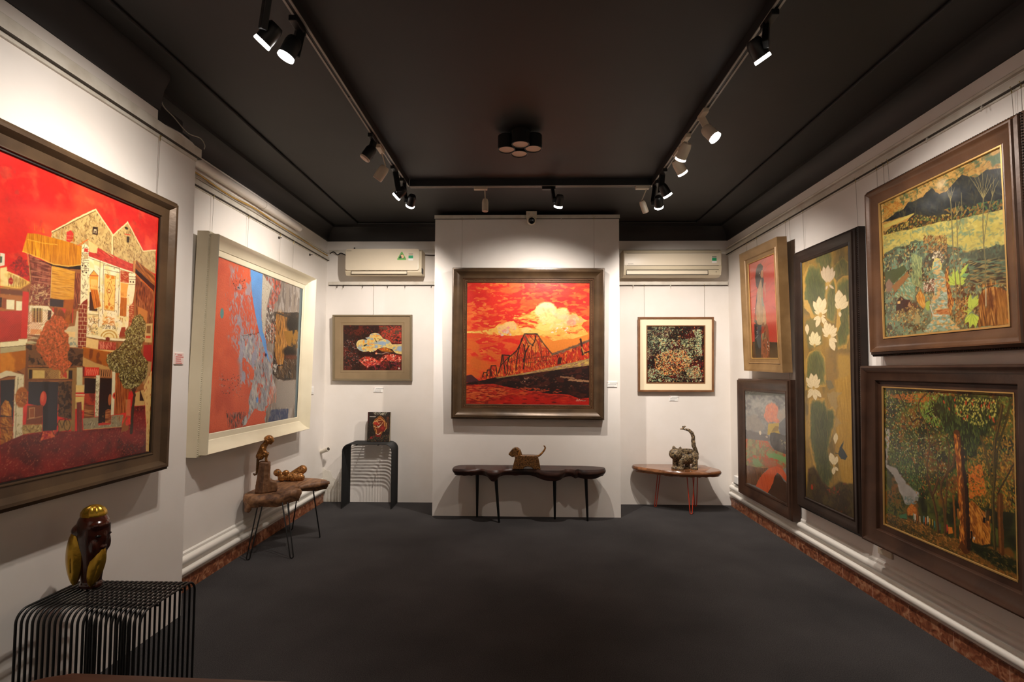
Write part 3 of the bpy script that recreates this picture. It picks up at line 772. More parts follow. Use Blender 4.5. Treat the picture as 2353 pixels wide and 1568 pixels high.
for q in (((-w + .026, 0.016), (w - .136, 0.019)), ((-w + .026, 0.058), (w - .136, 0.061)), ((w - .140, 0.016), (w - .136, 0.061)), ((-w + .026, 0.016), (-w + .030, 0.061))):
    bm = BM(); box(bm, (q[0][0], -0.2015, q[0][1]), (q[1][0], -0.17, q[1][1])); obj('flap_gap', bm, M['slot'], t)
y = -0.2125
sticker('energy_label', [(0.40, 0.135), (0.448, 0.135), (0.448, 0.205), (0.40, 0.205)], y, M['white'], t)
sticker('label_band', [(0.401, 0.156), (0.447, 0.156), (0.447, 0.188), (0.401, 0.188)], y - .001, M['green_label'], t)
sticker('label_band', [(0.401, 0.191), (0.447, 0.191), (0.447, 0.203), (0.401, 0.203)], y - .001, M['grey_print'], t)
text_part('brand_lettering', 'DAIKIN', 0.016, (-w + .07, y - .0006, 0.125), M['ink'], t)
bm = BM(); lathe(bm, [(0.004, 0), (0.004, 0.003), (0, 0.003)], 10, Matrix.Translation((w - .055, -0.199, 0.045)) @ Matrix.Rotation(PI / 2, 4, 'X')); obj('indicator', bm, M['black'], t)

# ----------------------------------------------------------------------------
# security camera at the top of the display wall
# ----------------------------------------------------------------------------
t = thing('security_camera', 'small white security camera with a black round lens above the bridge painting', 'camera', (0.07, DY - .016, 2.87))
bm = BM(); box(bm, (-0.052, -0.045, 0.012), (0.052, 0, 0.078), 0.004); obj('mount_box', bm, M['plastic'], t)
for x in (-0.022, 0.022):
    bm = BM(); lathe(bm, [(0.011, 0), (0.011, 0.003), (0.007, 0.004), (0.007, 0.002), (0, 0.002)], 16, Matrix.Translation((x, -0.045, 0.055)) @ Matrix.Rotation(PI / 2, 4, 'X')); obj('screw_cap', bm, M['rail'], t, 40)
bm = BM(); ball(bm, (0, -0.045, -0.018), (0.044, 0.044, 0.044)); obj('ball_housing', bm, M['plastic'], t, 60)
R = Matrix.Translation((0.002, -0.045, -0.018)) @ Matrix.Rotation(PI / 2 + .28, 4, 'X')
bm = BM(); lathe(bm, [(0.036, 0.02), (0.036, 0.043), (0.033, 0.047), (0.030, 0.043)], 28, R); obj('lens_ring', bm, M['plastic'], t, 40)
bm = BM(); lathe(bm, [(0.031, 0.034), (0.031, 0.044), (0.024, 0.0475), (0, 0.049)], 28, R); obj('lens', bm, M['black_gloss'], t, 40)

# ----------------------------------------------------------------------------
# light tracks and lamps
# ----------------------------------------------------------------------------
TZ = 2.905                                     # underside of the tracks
def track(name_label, p0, p1):
    p0 = Vector(p0); p1 = Vector(p1); d = p1 - p0; L = d.length
    t = thing('lighting_track', name_label, 'light track', (p0.x, p0.y, TZ), (0, 0, math.atan2(d.y, d.x)))
    bm = BM()
    box(bm, (0, -0.0175, 0.004), (L, 0.0175, CZ - TZ + (.012 if abs(d.y) >= 0 else 0)), 0.001); obj('track_body', bm, M['black_soft'], t)
    for s in (-1, 1):
        bm = BM(); box(bm, (0, s * 0.0125 - .005, 0), (L, s * 0.0125 + .005, 0.006)); obj('edge_strip', bm, M['wire'], t)
    n = int(L / 1.0)
    for i in range(1, n + 1):
        bm = BM(); box(bm, (i * 1.0 - .02, -0.0165, 0.001), (i * 1.0 + .02, 0.0165, 0.007)); obj('coupler', bm, M['dark_iron'], t)
    return t
track('black ceiling light track running along the left side', (-1.0, -1.2, 0), (-0.965, 4.16, 0))
track('black ceiling light track across the room before the display wall', (-0.945, 4.18, 0), (1.035, 4.18, 0))
track('black ceiling light track running along the right side', (1.045, -1.2, 0), (1.055, 4.20, 0))

LAMP = (1.0, 0.905, 0.81)
def frame_from(pos, aim):
    d = (Vector(aim) - Vector(pos)).normalized()
    return d, d.to_track_quat('-Z', 'Y').to_matrix().to_4x4()

def spot(kind, label, base, head, aim, dirn, power=60, size=70, blend=1.0, radius=0.016, group=None, lit=True, head_r=0.034, head_l=0.10, glow='glow'):
    """track lamp. kind 'black' / 'white' : driver box with a side arm and a cylinder head; 'small' : adapter, thin stem and a slim tube.
    base: (x, y) under the track, dirn: track direction angle, head: centre of the luminous face."""
    mat = M['black'] if kind == 'black' else M['white_metal']
    t = thing('track_spotlight', label, 'spotlight', (base[0], base[1], TZ), (0, 0, 0), group)
    B = Vector((base[0], base[1], TZ))
    R = Matrix.Rotation(dirn, 4, 'Z')
    hp = Vector(head) - B
    d, Q = frame_from(head, aim)
    bm = BM(); box(bm, (-0.055, -0.016, -0.024), (0.055, 0.016, 0.002), 0.003, R); obj('adapter', bm, mat, t)
    tail = hp - d * head_l
    mid = hp - d * head_l * 0.55
    if kind == 'small':
        st = R @ Vector((0.035, 0, -0.02)); end = tail - d * 0.002
        bm = BM(); tube(bm, [st, (st.x * .5 + end.x * .5, st.y * .5 + end.y * .5, (st.z + end.z) / 2), end], 0.0045, 8); obj('stem', bm, mat, t, 60)
    else:
        # flat driver arm beside the head
        side = Q @ Vector((1, 0, 0)); 
        top = R @ Vector((0.03, 0, -0.012))
        foot = mid + (side if (top - mid).dot(side) > 0 else -side) * (head_r + 0.010)
        ax = (foot - top); L = ax.length
        q = ax.to_track_quat('Z', 'Y').to_matrix().to_4x4()
        bm = BM(); box(bm, (-0.013, -0.020, 0), (0.013, 0.020, L + .012), 0.004, Matrix.Translation(top) @ q); obj('driver_arm', bm, mat, t)
        bm = BM(); tube(bm, [foot, mid], 0.008, 10); obj('pivot', bm, mat, t, 60)
    Mx = Matrix.Translation(hp) @ Q
    r = head_r
    bm = BM(); lathe(bm, [(0, head_l), (r * .72, head_l), (r * .86, head_l * .92), (r, head_l * .75), (r, 0.016), (r * 0.93, 0.014), (r * .93, 0.03), (0, 0.03)], 28, Mx); obj('lamp_head', bm, mat, t, 35)
    if lit:
        # frosted front ring and lens stand a little proud of the head, so they are seen from the side
        bm = BM(); lathe(bm, [(r * .98, 0.016), (r * 1.02, 0.008), (r * 1.02, 0.002), (r * .94, 0), (0, 0.0)], 28, Mx); obj('lens', bm, M[glow], t, 35)
        ld = bpy.data.lights.new('spot_beam', 'SPOT'); ld.energy = power; ld.color = LAMP; ld.spot_size = math.radians(size); ld.spot_blend = blend; ld.shadow_soft_size = radius
        lo = bpy.data.objects.new('spot_beam', ld); COL.objects.link(lo); lo.parent = t
        lo.matrix_local = Matrix.Translation(hp + d * 0.045) @ Q
    else:
        bm = BM(); lathe(bm, [(r * .98, 0.016), (r * 1.0, 0.006), (r * .9, 0.002), (0, 0.006)], 28, Mx); obj('lens', bm, M['lens_off'], t, 35)
    return t
# ----------------------------------------------------------------------------
# a small painter: strokes, shapes and dabs of pigment laid on a panel, in millimetres
# ----------------------------------------------------------------------------
def n2(x, y, seed):
    i = np.floor(x).astype(np.int64); j = np.floor(y).astype(np.int64)
    fx = x - i; fy = y - j; fx = fx * fx * (3 - 2 * fx); fy = fy * fy * (3 - 2 * fy)
    def h(a, b):
        n = (a * 73856093) ^ (b * 19349663) ^ (seed * 83492791 + 17)
        n = ((n ^ (n >> 13)) * 1274126177) & 0x7fffffff
        n = ((n ^ (n >> 11)) * 668265263) & 0x7fffffff
        return ((n >> 8) & 0xffff) / 65535.0
    a = h(i, j); b = h(i + 1, j); c = h(i, j + 1); d = h(i + 1, j + 1)
    return (a + (b - a) * fx) * (1 - fy) + (c + (d - c) * fx) * fy

def fbm(x, y, seed, oct=4):
    s = 0; a = 0.5; t = 0
    for o in range(oct):
        s = s + a * n2(x * 2 ** o + 17.3 * o, y * 2 ** o + 5.1 * o, seed + o); t += a; a *= 0.5
    return s / t

class Canvas:
    def __init__(s, w, h, res):
        s.w, s.h = w, h
        s.nx = int(w / res) + 1; s.ny = int(h / res) + 1
        s.x = np.linspace(0, w, s.nx); s.y = np.linspace(0, h, s.ny)
        s.X, s.Y = np.meshgrid(s.x, s.y)
        s.img = np.zeros((s.ny, s.nx, 3))
        s.res = res; s.k = 0; s.rng = random.Random(5)
    def crop(s, x0, y0, x1, y1):
        return (slice(max(0, int(np.searchsorted(s.y, y0)) - 1), min(s.ny, int(np.searchsorted(s.y, y1)) + 1)),
                slice(max(0, int(np.searchsorted(s.x, x0)) - 1), min(s.nx, int(np.searchsorted(s.x, x1)) + 1)))
    def mixin(s, c, a, col):
        v = s.img[c]
        s.img[c] = v + (np.array(col, float) - v) * a[..., None]
    def mask(s, pts, soft, wob, ws):
        P = np.array(pts, float).reshape(-1, 2)
        m = soft + wob + 2
        c = s.crop(P[:, 0].min() - m, P[:, 1].min() - m, P[:, 0].max() + m, P[:, 1].max() + m)
        X, Y = s.X[c], s.Y[c]
        if X.size == 0: return c, np.zeros(X.shape)
        if wob:
            s.k += 1
            X = X + (fbm(X / ws, Y / ws, s.k * 7, 3) - .5) * 2 * wob
            Y = Y + (fbm(X / ws, Y / ws, s.k * 7 + 3, 3) - .5) * 2 * wob
        ins = np.zeros(X.shape, bool); dist = np.full(X.shape, 1e9)
        for (x1, y1), (x2, y2) in zip(P, np.roll(P, -1, 0)):
            if y1 != y2:
                cr = ((y1 > Y) != (y2 > Y)) & (X < (x2 - x1) * (Y - y1) / (y2 - y1) + x1)
                ins ^= cr
            dx, dy = x2 - x1, y2 - y1
            L = dx * dx + dy * dy or 1e-9
            t = np.clip(((X - x1) * dx + (Y - y1) * dy) / L, 0, 1)
            dist = np.minimum(dist, (X - x1 - t * dx) ** 2 + (Y - y1 - t * dy) ** 2)
        d = np.sqrt(dist) * np.where(ins, -1, 1)
        return c, np.clip(0.5 - d / max(soft, s.res), 0, 1)
    def P(s, col, pts, soft=2, wob=0, ws=20, al=1):
        c, a = s.mask(pts, soft, wob, ws)
        s.mixin(c, a * al, col)
    def S(s, col, pts, w, wob=0, ws=15, w2=None, al=1):
        P = np.array(pts, float).reshape(-1, 2)
        w2 = w if w2 is None else w2
        m = max(w, w2) + wob + 2
        n = len(P) - 1
        s.k += 1
        for i in range(n):
            (x1, y1), (x2, y2) = P[i], P[i + 1]
            c = s.crop(min(x1, x2) - m, min(y1, y2) - m, max(x1, x2) + m, max(y1, y2) + m)
            X, Y = s.X[c], s.Y[c]
            if X.size == 0: continue
            if wob:
                X = X + (fbm(X / ws, Y / ws, s.k, 2) - .5) * 2 * wob; Y = Y + (fbm(X / ws, Y / ws, s.k + 9, 2) - .5) * 2 * wob
            dx, dy = x2 - x1, y2 - y1; L = dx * dx + dy * dy or 1e-9
            t = np.clip(((X - x1) * dx + (Y - y1) * dy) / L, 0, 1)
            d = np.sqrt((X - x1 - t * dx) ** 2 + (Y - y1 - t * dy) ** 2)
            hw = ((w + (w2 - w) * (i + t) / n) / 2)
            s.mixin(c, np.clip(0.5 + (hw - d) / s.res, 0, 1) * al, col)
    def E(s, col, cx, cy, rx, ry, ang=0, soft=0.15, al=1):
        m = max(rx, ry) * 1.3 + 2
        c = s.crop(cx - m, cy - m, cx + m, cy + m)
        X, Y = s.X[c] - cx, s.Y[c] - cy
        if X.size == 0: return
        ca, sa = math.cos(ang), math.sin(ang)
        q = np.sqrt(((X * ca + Y * sa) / rx) ** 2 + ((Y * ca - X * sa) / ry) ** 2)
        sf = max(soft, s.res / min(rx, ry))
        s.mixin(c, np.clip(0.5 + (1 - q) / sf, 0, 1) * al, col)
    def N(s, col, sx, sy, thr, soft, pts=None, al=1, oct=4, warp=None, edge=4):
        """blotches of noise inside a region"""
        s.k += 1
        if pts is None: c = (slice(0, s.ny), slice(0, s.nx)); a = 1.0
        else: c, a = s.mask(pts, edge, 0, 1)
        X, Y = s.X[c], s.Y[c]
        if X.size == 0: return
        if warp is None: warp = sx * 1.1
        if warp:
            X = X + (fbm(X / sx / 2, Y / sx / 2, s.k + 31, 3) - .5) * warp; Y = Y + (fbm(X / sx / 2, Y / sx / 2, s.k + 57, 3) - .5) * warp
        v = fbm(X / sx, Y / sy, s.k * 3 + 1, oct)
        s.mixin(c, np.clip((v - thr) / soft + .5, 0, 1) * a * al, col)
    def D(s, cols, n, l, w, ang, jit, pts, al=1, curl=0):
        """n dabs of the brush scattered in a region"""
        P = np.array(pts, float).reshape(-1, 2)
        x0, y0 = P.min(0); x1, y1 = P.max(0)
        x0, y0 = max(x0, 0), max(y0, 0); x1, y1 = min(x1, s.w), min(y1, s.h)
        def inside(px, py):
            r = False
            for (ax, ay), (bx, by) in zip(P, np.roll(P, -1, 0)):
                if (ay > py) != (by > py) and px < (bx - ax) * (py - ay) / (by - ay) + ax: r = not r
            return r
        mc, ma = s.mask(pts, 3, 0, 1); old = s.img[mc].copy()
        k = 0; tries = 0
        while k < n and tries < n * 8:
            tries += 1
            px, py = s.rng.uniform(x0, x1), s.rng.uniform(y0, y1)
            if not inside(px, py): continue
            k += 1
            f = s.rng.uniform(.5, 1.3)
            s.E(s.rng.choice(cols), px, py, max(l * f / 2, .6), max(w * f * s.rng.uniform(.7, 1.2) / 2, .6), ang + s.rng.uniform(-jit, jit), 0.5, al)
        s.img[mc] = old + (s.img[mc] - old) * ma[..., None]
    def mesh(s, name, gain):
        """the panel as a fine grid whose points carry the pigment"""
        c = np.clip(s.img, 0, 255) / 255
        c = np.where(c <= 0.04045, c / 12.92, ((c + 0.055) / 1.055) ** 2.4)
        c = np.clip(c * np.array(gain), 0, 0.92)
        nx, ny = s.nx, s.ny
        co = np.stack([(s.X - s.w / 2) / 1000, (s.h - s.Y) / 1000, np.zeros_like(s.X)], -1).reshape(-1, 3)
        idx = np.arange(nx * ny).reshape(ny, nx)
        q = np.stack([idx[1:, :-1], idx[1:, 1:], idx[:-1, 1:], idx[:-1, :-1]], -1).reshape(-1, 4)
        me = bpy.data.meshes.new(name)
        me.vertices.add(nx * ny); me.vertices.foreach_set('co', co.ravel())
        me.loops.add(q.size); me.loops.foreach_set('vertex_index', q.ravel().astype(np.int32))
        me.polygons.add(len(q)); me.polygons.foreach_set('loop_start', np.arange(0, q.size, 4, dtype=np.int32))
        me.update(calc_edges=True)
        at = me.color_attributes.new('pigment', 'BYTE_COLOR', 'POINT')
        rgba = np.ones((nx * ny, 4)); rgba[:, :3] = c.reshape(-1, 3)
        at.data.foreach_set('color', rgba.ravel().astype(np.float32))
        return me

def paint(w, h, res, ops):
    c = Canvas(w, h, res)
    for o in ops:
        kw = o[-1] if isinstance(o[-1], dict) else {}
        a = o[1:-1] if kw else o[1:]
        getattr(c, o[0])(*a, **kw)
    return c
PAR = {}
PAR['street'] = dict(wall='L', x=-1.935, off=0.06, s=1.9612, w=1.2000, z=0.9778, h=1.1870, tilt=0.0052, rot=0.0000)
PAR['abstract'] = dict(wall='L', x=-2.14, off=0.065, s=4.0266, w=1.3255, z=0.9682, h=1.1768, tilt=0.0225, rot=-0.0033)
PAR['cloud'] = dict(wall='B', x=5.51, off=0.03, s=-1.6163, w=0.6262, z=1.3970, h=0.4795, tilt=0.0479, rot=0.0010)
PAR['bridge'] = dict(wall='B', x=5.01, off=0.04, s=0.0347, w=1.1767, z=1.0729, h=1.1686, tilt=0.0234, rot=-0.0044)
PAR['moss'] = dict(wall='B', x=5.51, off=0.03, s=1.5956, w=0.5913, z=1.2791, h=0.5895, tilt=0.0492, rot=0.0021)
PAR['lady'] = dict(wall='R', x=2.175, off=0.085, s=4.5212, w=0.4831, z=1.5127, h=0.8550, tilt=0.0366, rot=-0.0288)
PAR['hill'] = dict(wall='R', x=2.175, off=0.055, s=4.6378, w=0.7634, z=0.3346, h=0.8765, tilt=-0.0045, rot=0.0018)
PAR['lotus'] = dict(wall='R', x=2.175, off=0.055, s=3.6896, w=0.5624, z=0.4540, h=1.7674, tilt=-0.0028, rot=-0.0050)
PAR['valley'] = dict(wall='R', x=2.175, off=0.055, s=2.6806, w=0.7741, z=1.5953, h=0.7884, tilt=0.0043, rot=0.0026)
PAR['forest'] = dict(wall='R', x=2.175, off=0.06, s=2.7031, w=0.8106, z=0.5024, h=0.7917, tilt=-0.0153, rot=-0.0047)
# ----------------------------------------------------------------------------
# the ten pictures: pigment laid down in millimetres from the top left corner of each panel
# ----------------------------------------------------------------------------
PIC = {}
PIC['street'] = [
('P',(216,40,34),[(-50,-50),(1250,-50),(1250,1236),(-50,1236)]),
('N',(244,74,48),260,180,0.52,0.25,None),
('N',(186,34,38),300,220,0.56,0.3,None,{'al':0.7}),
('N',(250,100,60),60,60,0.68,0.2,None,{'al':0.5}),
('N',(170,60,50),30,40,0.7,0.1,None,{'al':0.5}),
('P',(206,176,112),[(617,235),(660,203),(724,149),(817,81),(918,165),(999,82),(1105,197),(1189,172),(1194,293),(1058,270),(918,285),(758,258),(614,260)],{'wob':2.0}),
('N',(176,140,86),14,20,0.55,0.15,[(617,235),(660,203),(724,149),(817,81),(918,165),(999,82),(1105,197),(1189,172),(1194,293),(1058,270),(918,285),(758,258),(614,260)],{'al':0.6}),
('D',[(110,78,46),(140,104,62),(90,62,38)],520,9,2.2,1.2,0.9,[(617,235),(660,203),(724,149),(817,81),(918,165),(999,82),(1105,197),(1189,172),(1194,293),(1058,270),(918,285),(758,258),(614,260)]),
('D',[(226,200,140)],160,9,3,1,1,[(617,235),(660,203),(724,149),(817,81),(918,165),(999,82),(1105,197),(1189,172),(1194,293),(1058,270),(918,285),(758,258),(614,260)],{'al':0.7}),
('S',(238,216,158),[(617,235),(724,149),(817,81),(918,168),(999,83),(1105,197),(1189,172)],5.7,{'wob':1.5}),
('S',(90,60,36),[(618,238),(730,152),(817,88)],2.2,{'wob':1}),
('S',(238,216,158),[(913,169),(918,270)],7.0,{'wob':1.5}),
('S',(90,60,36),[(921,172),(925,268)],2.0),
('P',(58,38,28),[(806,160),(833,155),(834,190),(806,193)]),
('P',(236,216,170),[(813,169),(826,167),(826,185),(812,186)]),
('P',(58,38,28),[(816,174),(823,174),(823,187),(816,186)]),
('P',(206,56,52),[(681,217),(701,206),(715,215),(711,246),(694,259),(681,254)],{'wob':2}),
('S',(230,150,110),[(682,233),(713,227)],1.8),
('S',(230,150,110),[(683,248),(711,243)],1.8),
('P',(60,44,30),[(997,152),(1015,148),(1015,177),(998,180)]),
('S',(206,76,54),[(985,144),(1019,140)],4.7),
('E',(60,44,30),993,114,10.7,6.2),
('P',(150,92,50),[(427,489),(536,449),(530,380),(755,336),(753,304),(1057,292),(1197,323),(1194,757),(1188,887),(448,860)],{'wob':3}),
('D',[(196,140,80),(110,60,36),(210,170,110)],300,30,8,1.4,0.3,[(427,489),(536,449),(530,380),(755,336),(753,304),(1057,292),(1197,323),(1194,757),(1188,887),(448,860)],{'al':0.6}),
('P',(206,132,26),[(518,267),(560,259),(683,256),(761,260),(756,337),(699,356),(629,361),(558,346),(502,340)],{'wob':2}),
('N',(244,172,36),70,70,0.5,0.25,[(518,267),(633,257),(610,356),(502,340)]),
('D',[(176,100,20),(226,150,40),(160,88,20)],150,60,3,1.5,0.12,[(518,267),(560,259),(683,256),(761,260),(756,337),(699,356),(629,361),(558,346),(502,340)],{'al':0.7}),
('S',(250,200,90),[(502,341),(558,347),(629,362),(699,356),(756,338)],3.3,{'wob':1.5}),
('S',(250,190,70),[(520,291),(597,287),(644,279)],2.1,{'wob':2}),
('P',(24,18,16),[(550,352),(630,365),(694,360),(756,340),(755,358),(689,367),(625,375),(551,366)],{'wob':1.5}),
('P',(160,84,66),[(528,343),(548,351),(622,369),(622,446),(542,456),(536,397)],{'wob':1.5}),
('N',(112,52,40),7,30,0.55,0.1,[(528,343),(548,351),(622,369),(622,446),(542,456),(536,397)]),
('D',[(100,46,36),(190,120,90)],90,30,2.5,0,0.1,[(528,343),(548,351),(622,369),(622,446),(542,456),(536,397)]),
('P',(138,66,48),[(541,455),(624,445),(622,531),(538,531)]),
('N',(206,168,116),6,18,0.62,0.1,[(541,455),(624,445),(622,531),(538,531)]),
('D',[(90,40,30),(210,170,120)],70,26,2.2,0,1.6,[(541,455),(624,445),(622,531),(538,531)]),
('S',(200,150,90),[(522,343),(540,445)],2.9),
('S',(60,36,26),[(528,343),(544,448)],1.1),
('P',(220,156,46),[(624,369),(729,371),(730,489),(681,498),(625,496)],{'wob':2}),
('D',[(190,120,30),(236,180,80),(150,90,30)],150,26,2,0,0.12,[(624,369),(729,371),(730,489),(681,498),(625,496)],{'al':0.7}),
('S',(240,200,120),[(624,370),(625,496)],1.9),
('P',(44,40,44),[(623,500),(684,497),(683,527),(623,530)]),
('P',(168,86,24),[(684,496),(731,489),(732,581),(705,600),(664,588),(639,563),(635,533),(683,528)],{'wob':2}),
('N',(120,56,20),20,40,0.55,0.15,[(684,496),(731,489),(732,581),(705,600),(664,588),(639,563),(635,533),(683,528)]),
('P',(206,60,44),[(635,535),(642,534),(644,571),(637,567)]),
('P',(206,60,44),[(670,532),(696,531),(691,552)],{'wob':2}),
('S',(206,60,44),[(728,529),(729,586)],4.8),
('P',(130,62,40),[(731,376),(757,375),(761,492),(751,526),(730,529)],{'wob':2}),
('D',[(180,110,70),(80,36,26)],60,22,2,1.4,0.3,[(731,376),(757,375),(758,517),(730,529)]),
('P',(242,228,184),[(537,538),(618,531),(643,555),(630,584),(602,613),(596,646),(538,650)],{'wob':1.5}),
('N',(190,170,130),10,10,0.66,0.1,[(537,538),(618,531),(643,555),(630,584),(602,613),(596,646),(538,650)]),
('P',(176,150,92),[(551,547),(594,543),(596,598),(553,599)]),
('S',(60,46,28),[(560,548),(562,598)],4.1),
('S',(60,46,28),[(573,546),(575,597)],4.1),
('S',(60,46,28),[(584,545),(586,596)],4.1),
('P',(60,46,28),[(616,547),(632,547),(631,586),(617,585)]),
('S',(40,22,16),[(539,541),(543,648)],1.1),
('P',(236,176,110),[(551,627),(593,625),(592,644),(549,647)]),
('S',(246,232,182),[(536,615),(602,611)],4.4),
('P',(216,196,150),[(692,617),(709,606),(741,597),(747,535),(754,534),(761,687),(714,687),(702,644)],{'wob':1.5}),
('P',(238,200,136),[(701,624),(745,623),(744,645),(703,644)]),
('P',(150,130,90),[(534,650),(596,648),(586,684),(535,685)],{'wob':1.5}),
('D',[(210,196,150),(110,90,60)],40,34,4,0.05,0.1,[(534,650),(596,648),(586,684),(535,685)]),
('N',(140,150,130),14,14,0.6,0.12,[(707,648),(759,646),(761,685),(714,685)]),
('P',(248,226,160),[(756,313),(757,253),(774,241),(790,253),(795,294),(890,304),(969,310),(1034,310),(1035,491),(1033,570),(981,631),(800,631),(764,516)],{'wob':1}),
('N',(255,238,196),30,30,0.5,0.2,[(756,313),(757,253),(774,241),(790,253),(795,294),(890,304),(969,310),(1034,310),(1035,491),(1033,570),(981,631),(800,631),(764,516)]),
('D',[(120,96,60),(90,70,44),(206,180,120)],200,8,2,0,3,[(756,313),(757,253),(774,241),(790,253),(795,294),(890,304),(969,310),(1034,310),(1035,491),(1033,570),(981,631),(800,631),(764,516)]),
('P',(196,52,40),[(788,274),(839,245),(920,259),(1058,277),(1057,314),(969,310),(794,295)],{'wob':1.5}),
('D',[(150,34,28),(220,84,60)],90,12,3,0.4,0.4,[(788,274),(839,245),(920,259),(1058,277),(1057,314),(969,310),(794,295)]),
('P',(240,196,126),[(786,220),(836,238),(834,270),(794,274),(790,245)],{'wob':2}),
('S',(220,110,50),[(736,262),(785,221)],4.1,{'wob':1}),
('S',(40,22,16),[(785,221),(921,270)],1.7,{'wob':1}),
('S',(236,190,110),[(787,223),(924,267)],2.9,{'wob':1}),
('S',(250,238,190),[(794,295),(969,310),(1057,314)],5.0),
('S',(40,22,16),[(794,299),(969,315),(1056,319)],1.2),
('P',(248,236,188),[(757,313),(758,254),(774,241),(790,254),(796,357),(797,479),(763,504)]),
('D',[(60,44,30),(110,90,60)],70,10,2,0,3,[(757,313),(758,254),(774,241),(790,254),(796,357),(797,479),(763,504)]),
('S',(40,22,16),[(755,287),(793,281)],1.2),
('S',(40,22,16),[(757,317),(794,312)],1.2),
('S',(40,22,16),[(757,326),(795,321)],1.2),
('S',(40,22,16),[(758,350),(796,346)],1.2),
('S',(40,22,16),[(759,360),(797,355)],1.2),
('P',(200,54,44),[(769,263),(788,261),(788,277),(769,278)],{'wob':1}),
('P',(190,160,110),[(767,288),(790,285),(790,306),(768,309)]),
('E',(40,22,16),764,339,3.8,3.7),
('E',(40,22,16),780,338,3.9,3.7),
('E',(40,22,16),766,365,3.8,3.7),
('E',(40,22,16),784,365,3.9,3.7),
('P',(240,170,70),[(801,376),(822,348),(847,367),(847,430),(806,434)]),
('S',(40,22,16),[(801,376),(822,348),(847,367)],1.3),
('P',(248,200,110),[(808,389),(842,385),(843,425),(809,429)]),
('S',(210,90,40),[(803,374),(846,368)],4.2),
('P',(36,22,22),[(806,446),(817,442),(836,514),(851,512),(850,524),(809,525)]),
('P',(206,106,26),[(809,433),(847,430),(869,499),(833,515)],{'wob':1}),
('D',[(150,70,16),(230,140,50)],30,40,2.5,1.3,0.1,[(809,433),(847,430),(869,499),(833,515)]),
('S',(246,232,182),[(806,536),(858,532)],6.7),
('S',(40,22,16),[(806,541),(858,538)],1.3),
('S',(40,22,16),[(853,299),(860,590)],1.7),
('S',(40,22,16),[(872,313),(879,532)],1.7),
('S',(40,22,16),[(872,313),(964,310),(967,536)],1.7),
('S',(40,22,16),[(876,333),(961,331)],1.3),
('P',(244,204,108),[(882,352),(942,352),(944,512),(886,512)]),
('S',(150,80,30),[(882,352),(942,352),(944,512),(886,512),(882,352)],1.7),
('S',(160,84,30),[(909,386),(928,421),(913,462),(895,426),(909,386)],2.2),
('E',(170,80,34),909,425,8.7,9.6),
('E',(250,220,140),909,425,4.9,5.7),
('E',(220,130,40),898,361,9.7,7.8),
('E',(220,130,40),926,360,9.9,7.9),
('E',(220,130,40),901,499,9.7,7.8),
('E',(220,130,40),928,500,9.9,7.9),
('E',(206,110,40),913,484,6.5,8.7),
('D',[(210,140,50),(200,110,40)],40,8,3,0,3,[(882,352),(942,352),(944,512),(886,512)]),
('P',(176,64,36),[(969,318),(1023,317),(1024,368),(971,373)],{'wob':1.5}),
('D',[(240,190,130)],24,12,2,0.1,0.3,[(969,318),(1023,317),(1024,368),(971,373)]),
('P',(240,170,80),[(973,376),(1020,373),(1012,439),(976,443)],{'wob':1}),
('P',(200,108,34),[(976,443),(1015,441),(1016,529),(978,529)],{'wob':1}),
('D',[(160,80,24)],24,40,2,1.5,0.08,[(976,443),(1015,441),(1016,529),(978,529)]),
('P',(250,236,190),[(1019,322),(1064,315),(1063,385),(1054,452),(1044,490),(1031,455)],{'wob':1.5}),
('S',(40,22,16),[(1020,338),(1063,332)],1.8),
('S',(40,22,16),[(1021,351),(1063,345)],1.8),
('S',(40,22,16),[(1022,375),(1065,369)],1.8),
('E',(40,22,16),1033,361,4.2,4.1),
('E',(40,22,16),1050,359,4.3,4.2),
('P',(196,130,70),[(1044,258),(1059,254),(1061,313),(1045,314)]),
('S',(40,22,16),[(1044,258),(1045,314)],1.4),
('P',(166,60,38),[(1031,478),(1060,451),(1064,567),(1032,573)],{'wob':2}),
('D',[(240,190,130)],36,12,2,0.05,0.2,[(1031,478),(1060,451),(1064,567),(1032,573)]),
('P',(150,46,30),[(990,583),(1013,579),(1013,622),(978,630),(978,620)],{'wob':2}),
('P',(132,38,26),[(759,513),(777,490),(797,476),(802,687),(760,686)],{'wob':1.5}),
('S',(236,210,160),[(753,507),(795,503)],1.6,{'wob':1}),
('S',(236,210,160),[(774,504),(774,521)],1.6),
('S',(236,210,160),[(754,524),(796,521)],1.6,{'wob':1}),
('S',(236,210,160),[(766,523),(767,539)],1.6),
('S',(236,210,160),[(785,520),(786,537)],1.7),
('S',(236,210,160),[(755,541),(797,538)],1.6,{'wob':1}),
('S',(236,210,160),[(776,539),(776,556)],1.6),
('S',(236,210,160),[(756,559),(798,556)],1.6,{'wob':1}),
('S',(236,210,160),[(768,557),(769,574)],1.6),
('S',(236,210,160),[(787,555),(788,572)],1.7),
('S',(236,210,160),[(757,576),(799,573)],1.6,{'wob':1}),
('S',(236,210,160),[(778,574),(778,590)],1.6),
('S',(236,210,160),[(758,593),(800,591)],1.6,{'wob':1}),
('S',(236,210,160),[(770,592),(770,608)],1.6),
('S',(236,210,160),[(789,590),(790,606)],1.7),
('S',(236,210,160),[(759,610),(801,608)],1.6,{'wob':1}),
('S',(236,210,160),[(780,608),(780,625)],1.6),
('S',(236,210,160),[(760,627),(802,625)],1.6,{'wob':1}),
('S',(236,210,160),[(772,626),(772,642)],1.6),
('S',(236,210,160),[(791,625),(792,641)],1.7),
('S',(236,210,160),[(761,644),(803,643)],1.6,{'wob':1}),
('S',(236,210,160),[(782,643),(782,659)],1.6),
('S',(236,210,160),[(762,661),(804,660)],1.6,{'wob':1}),
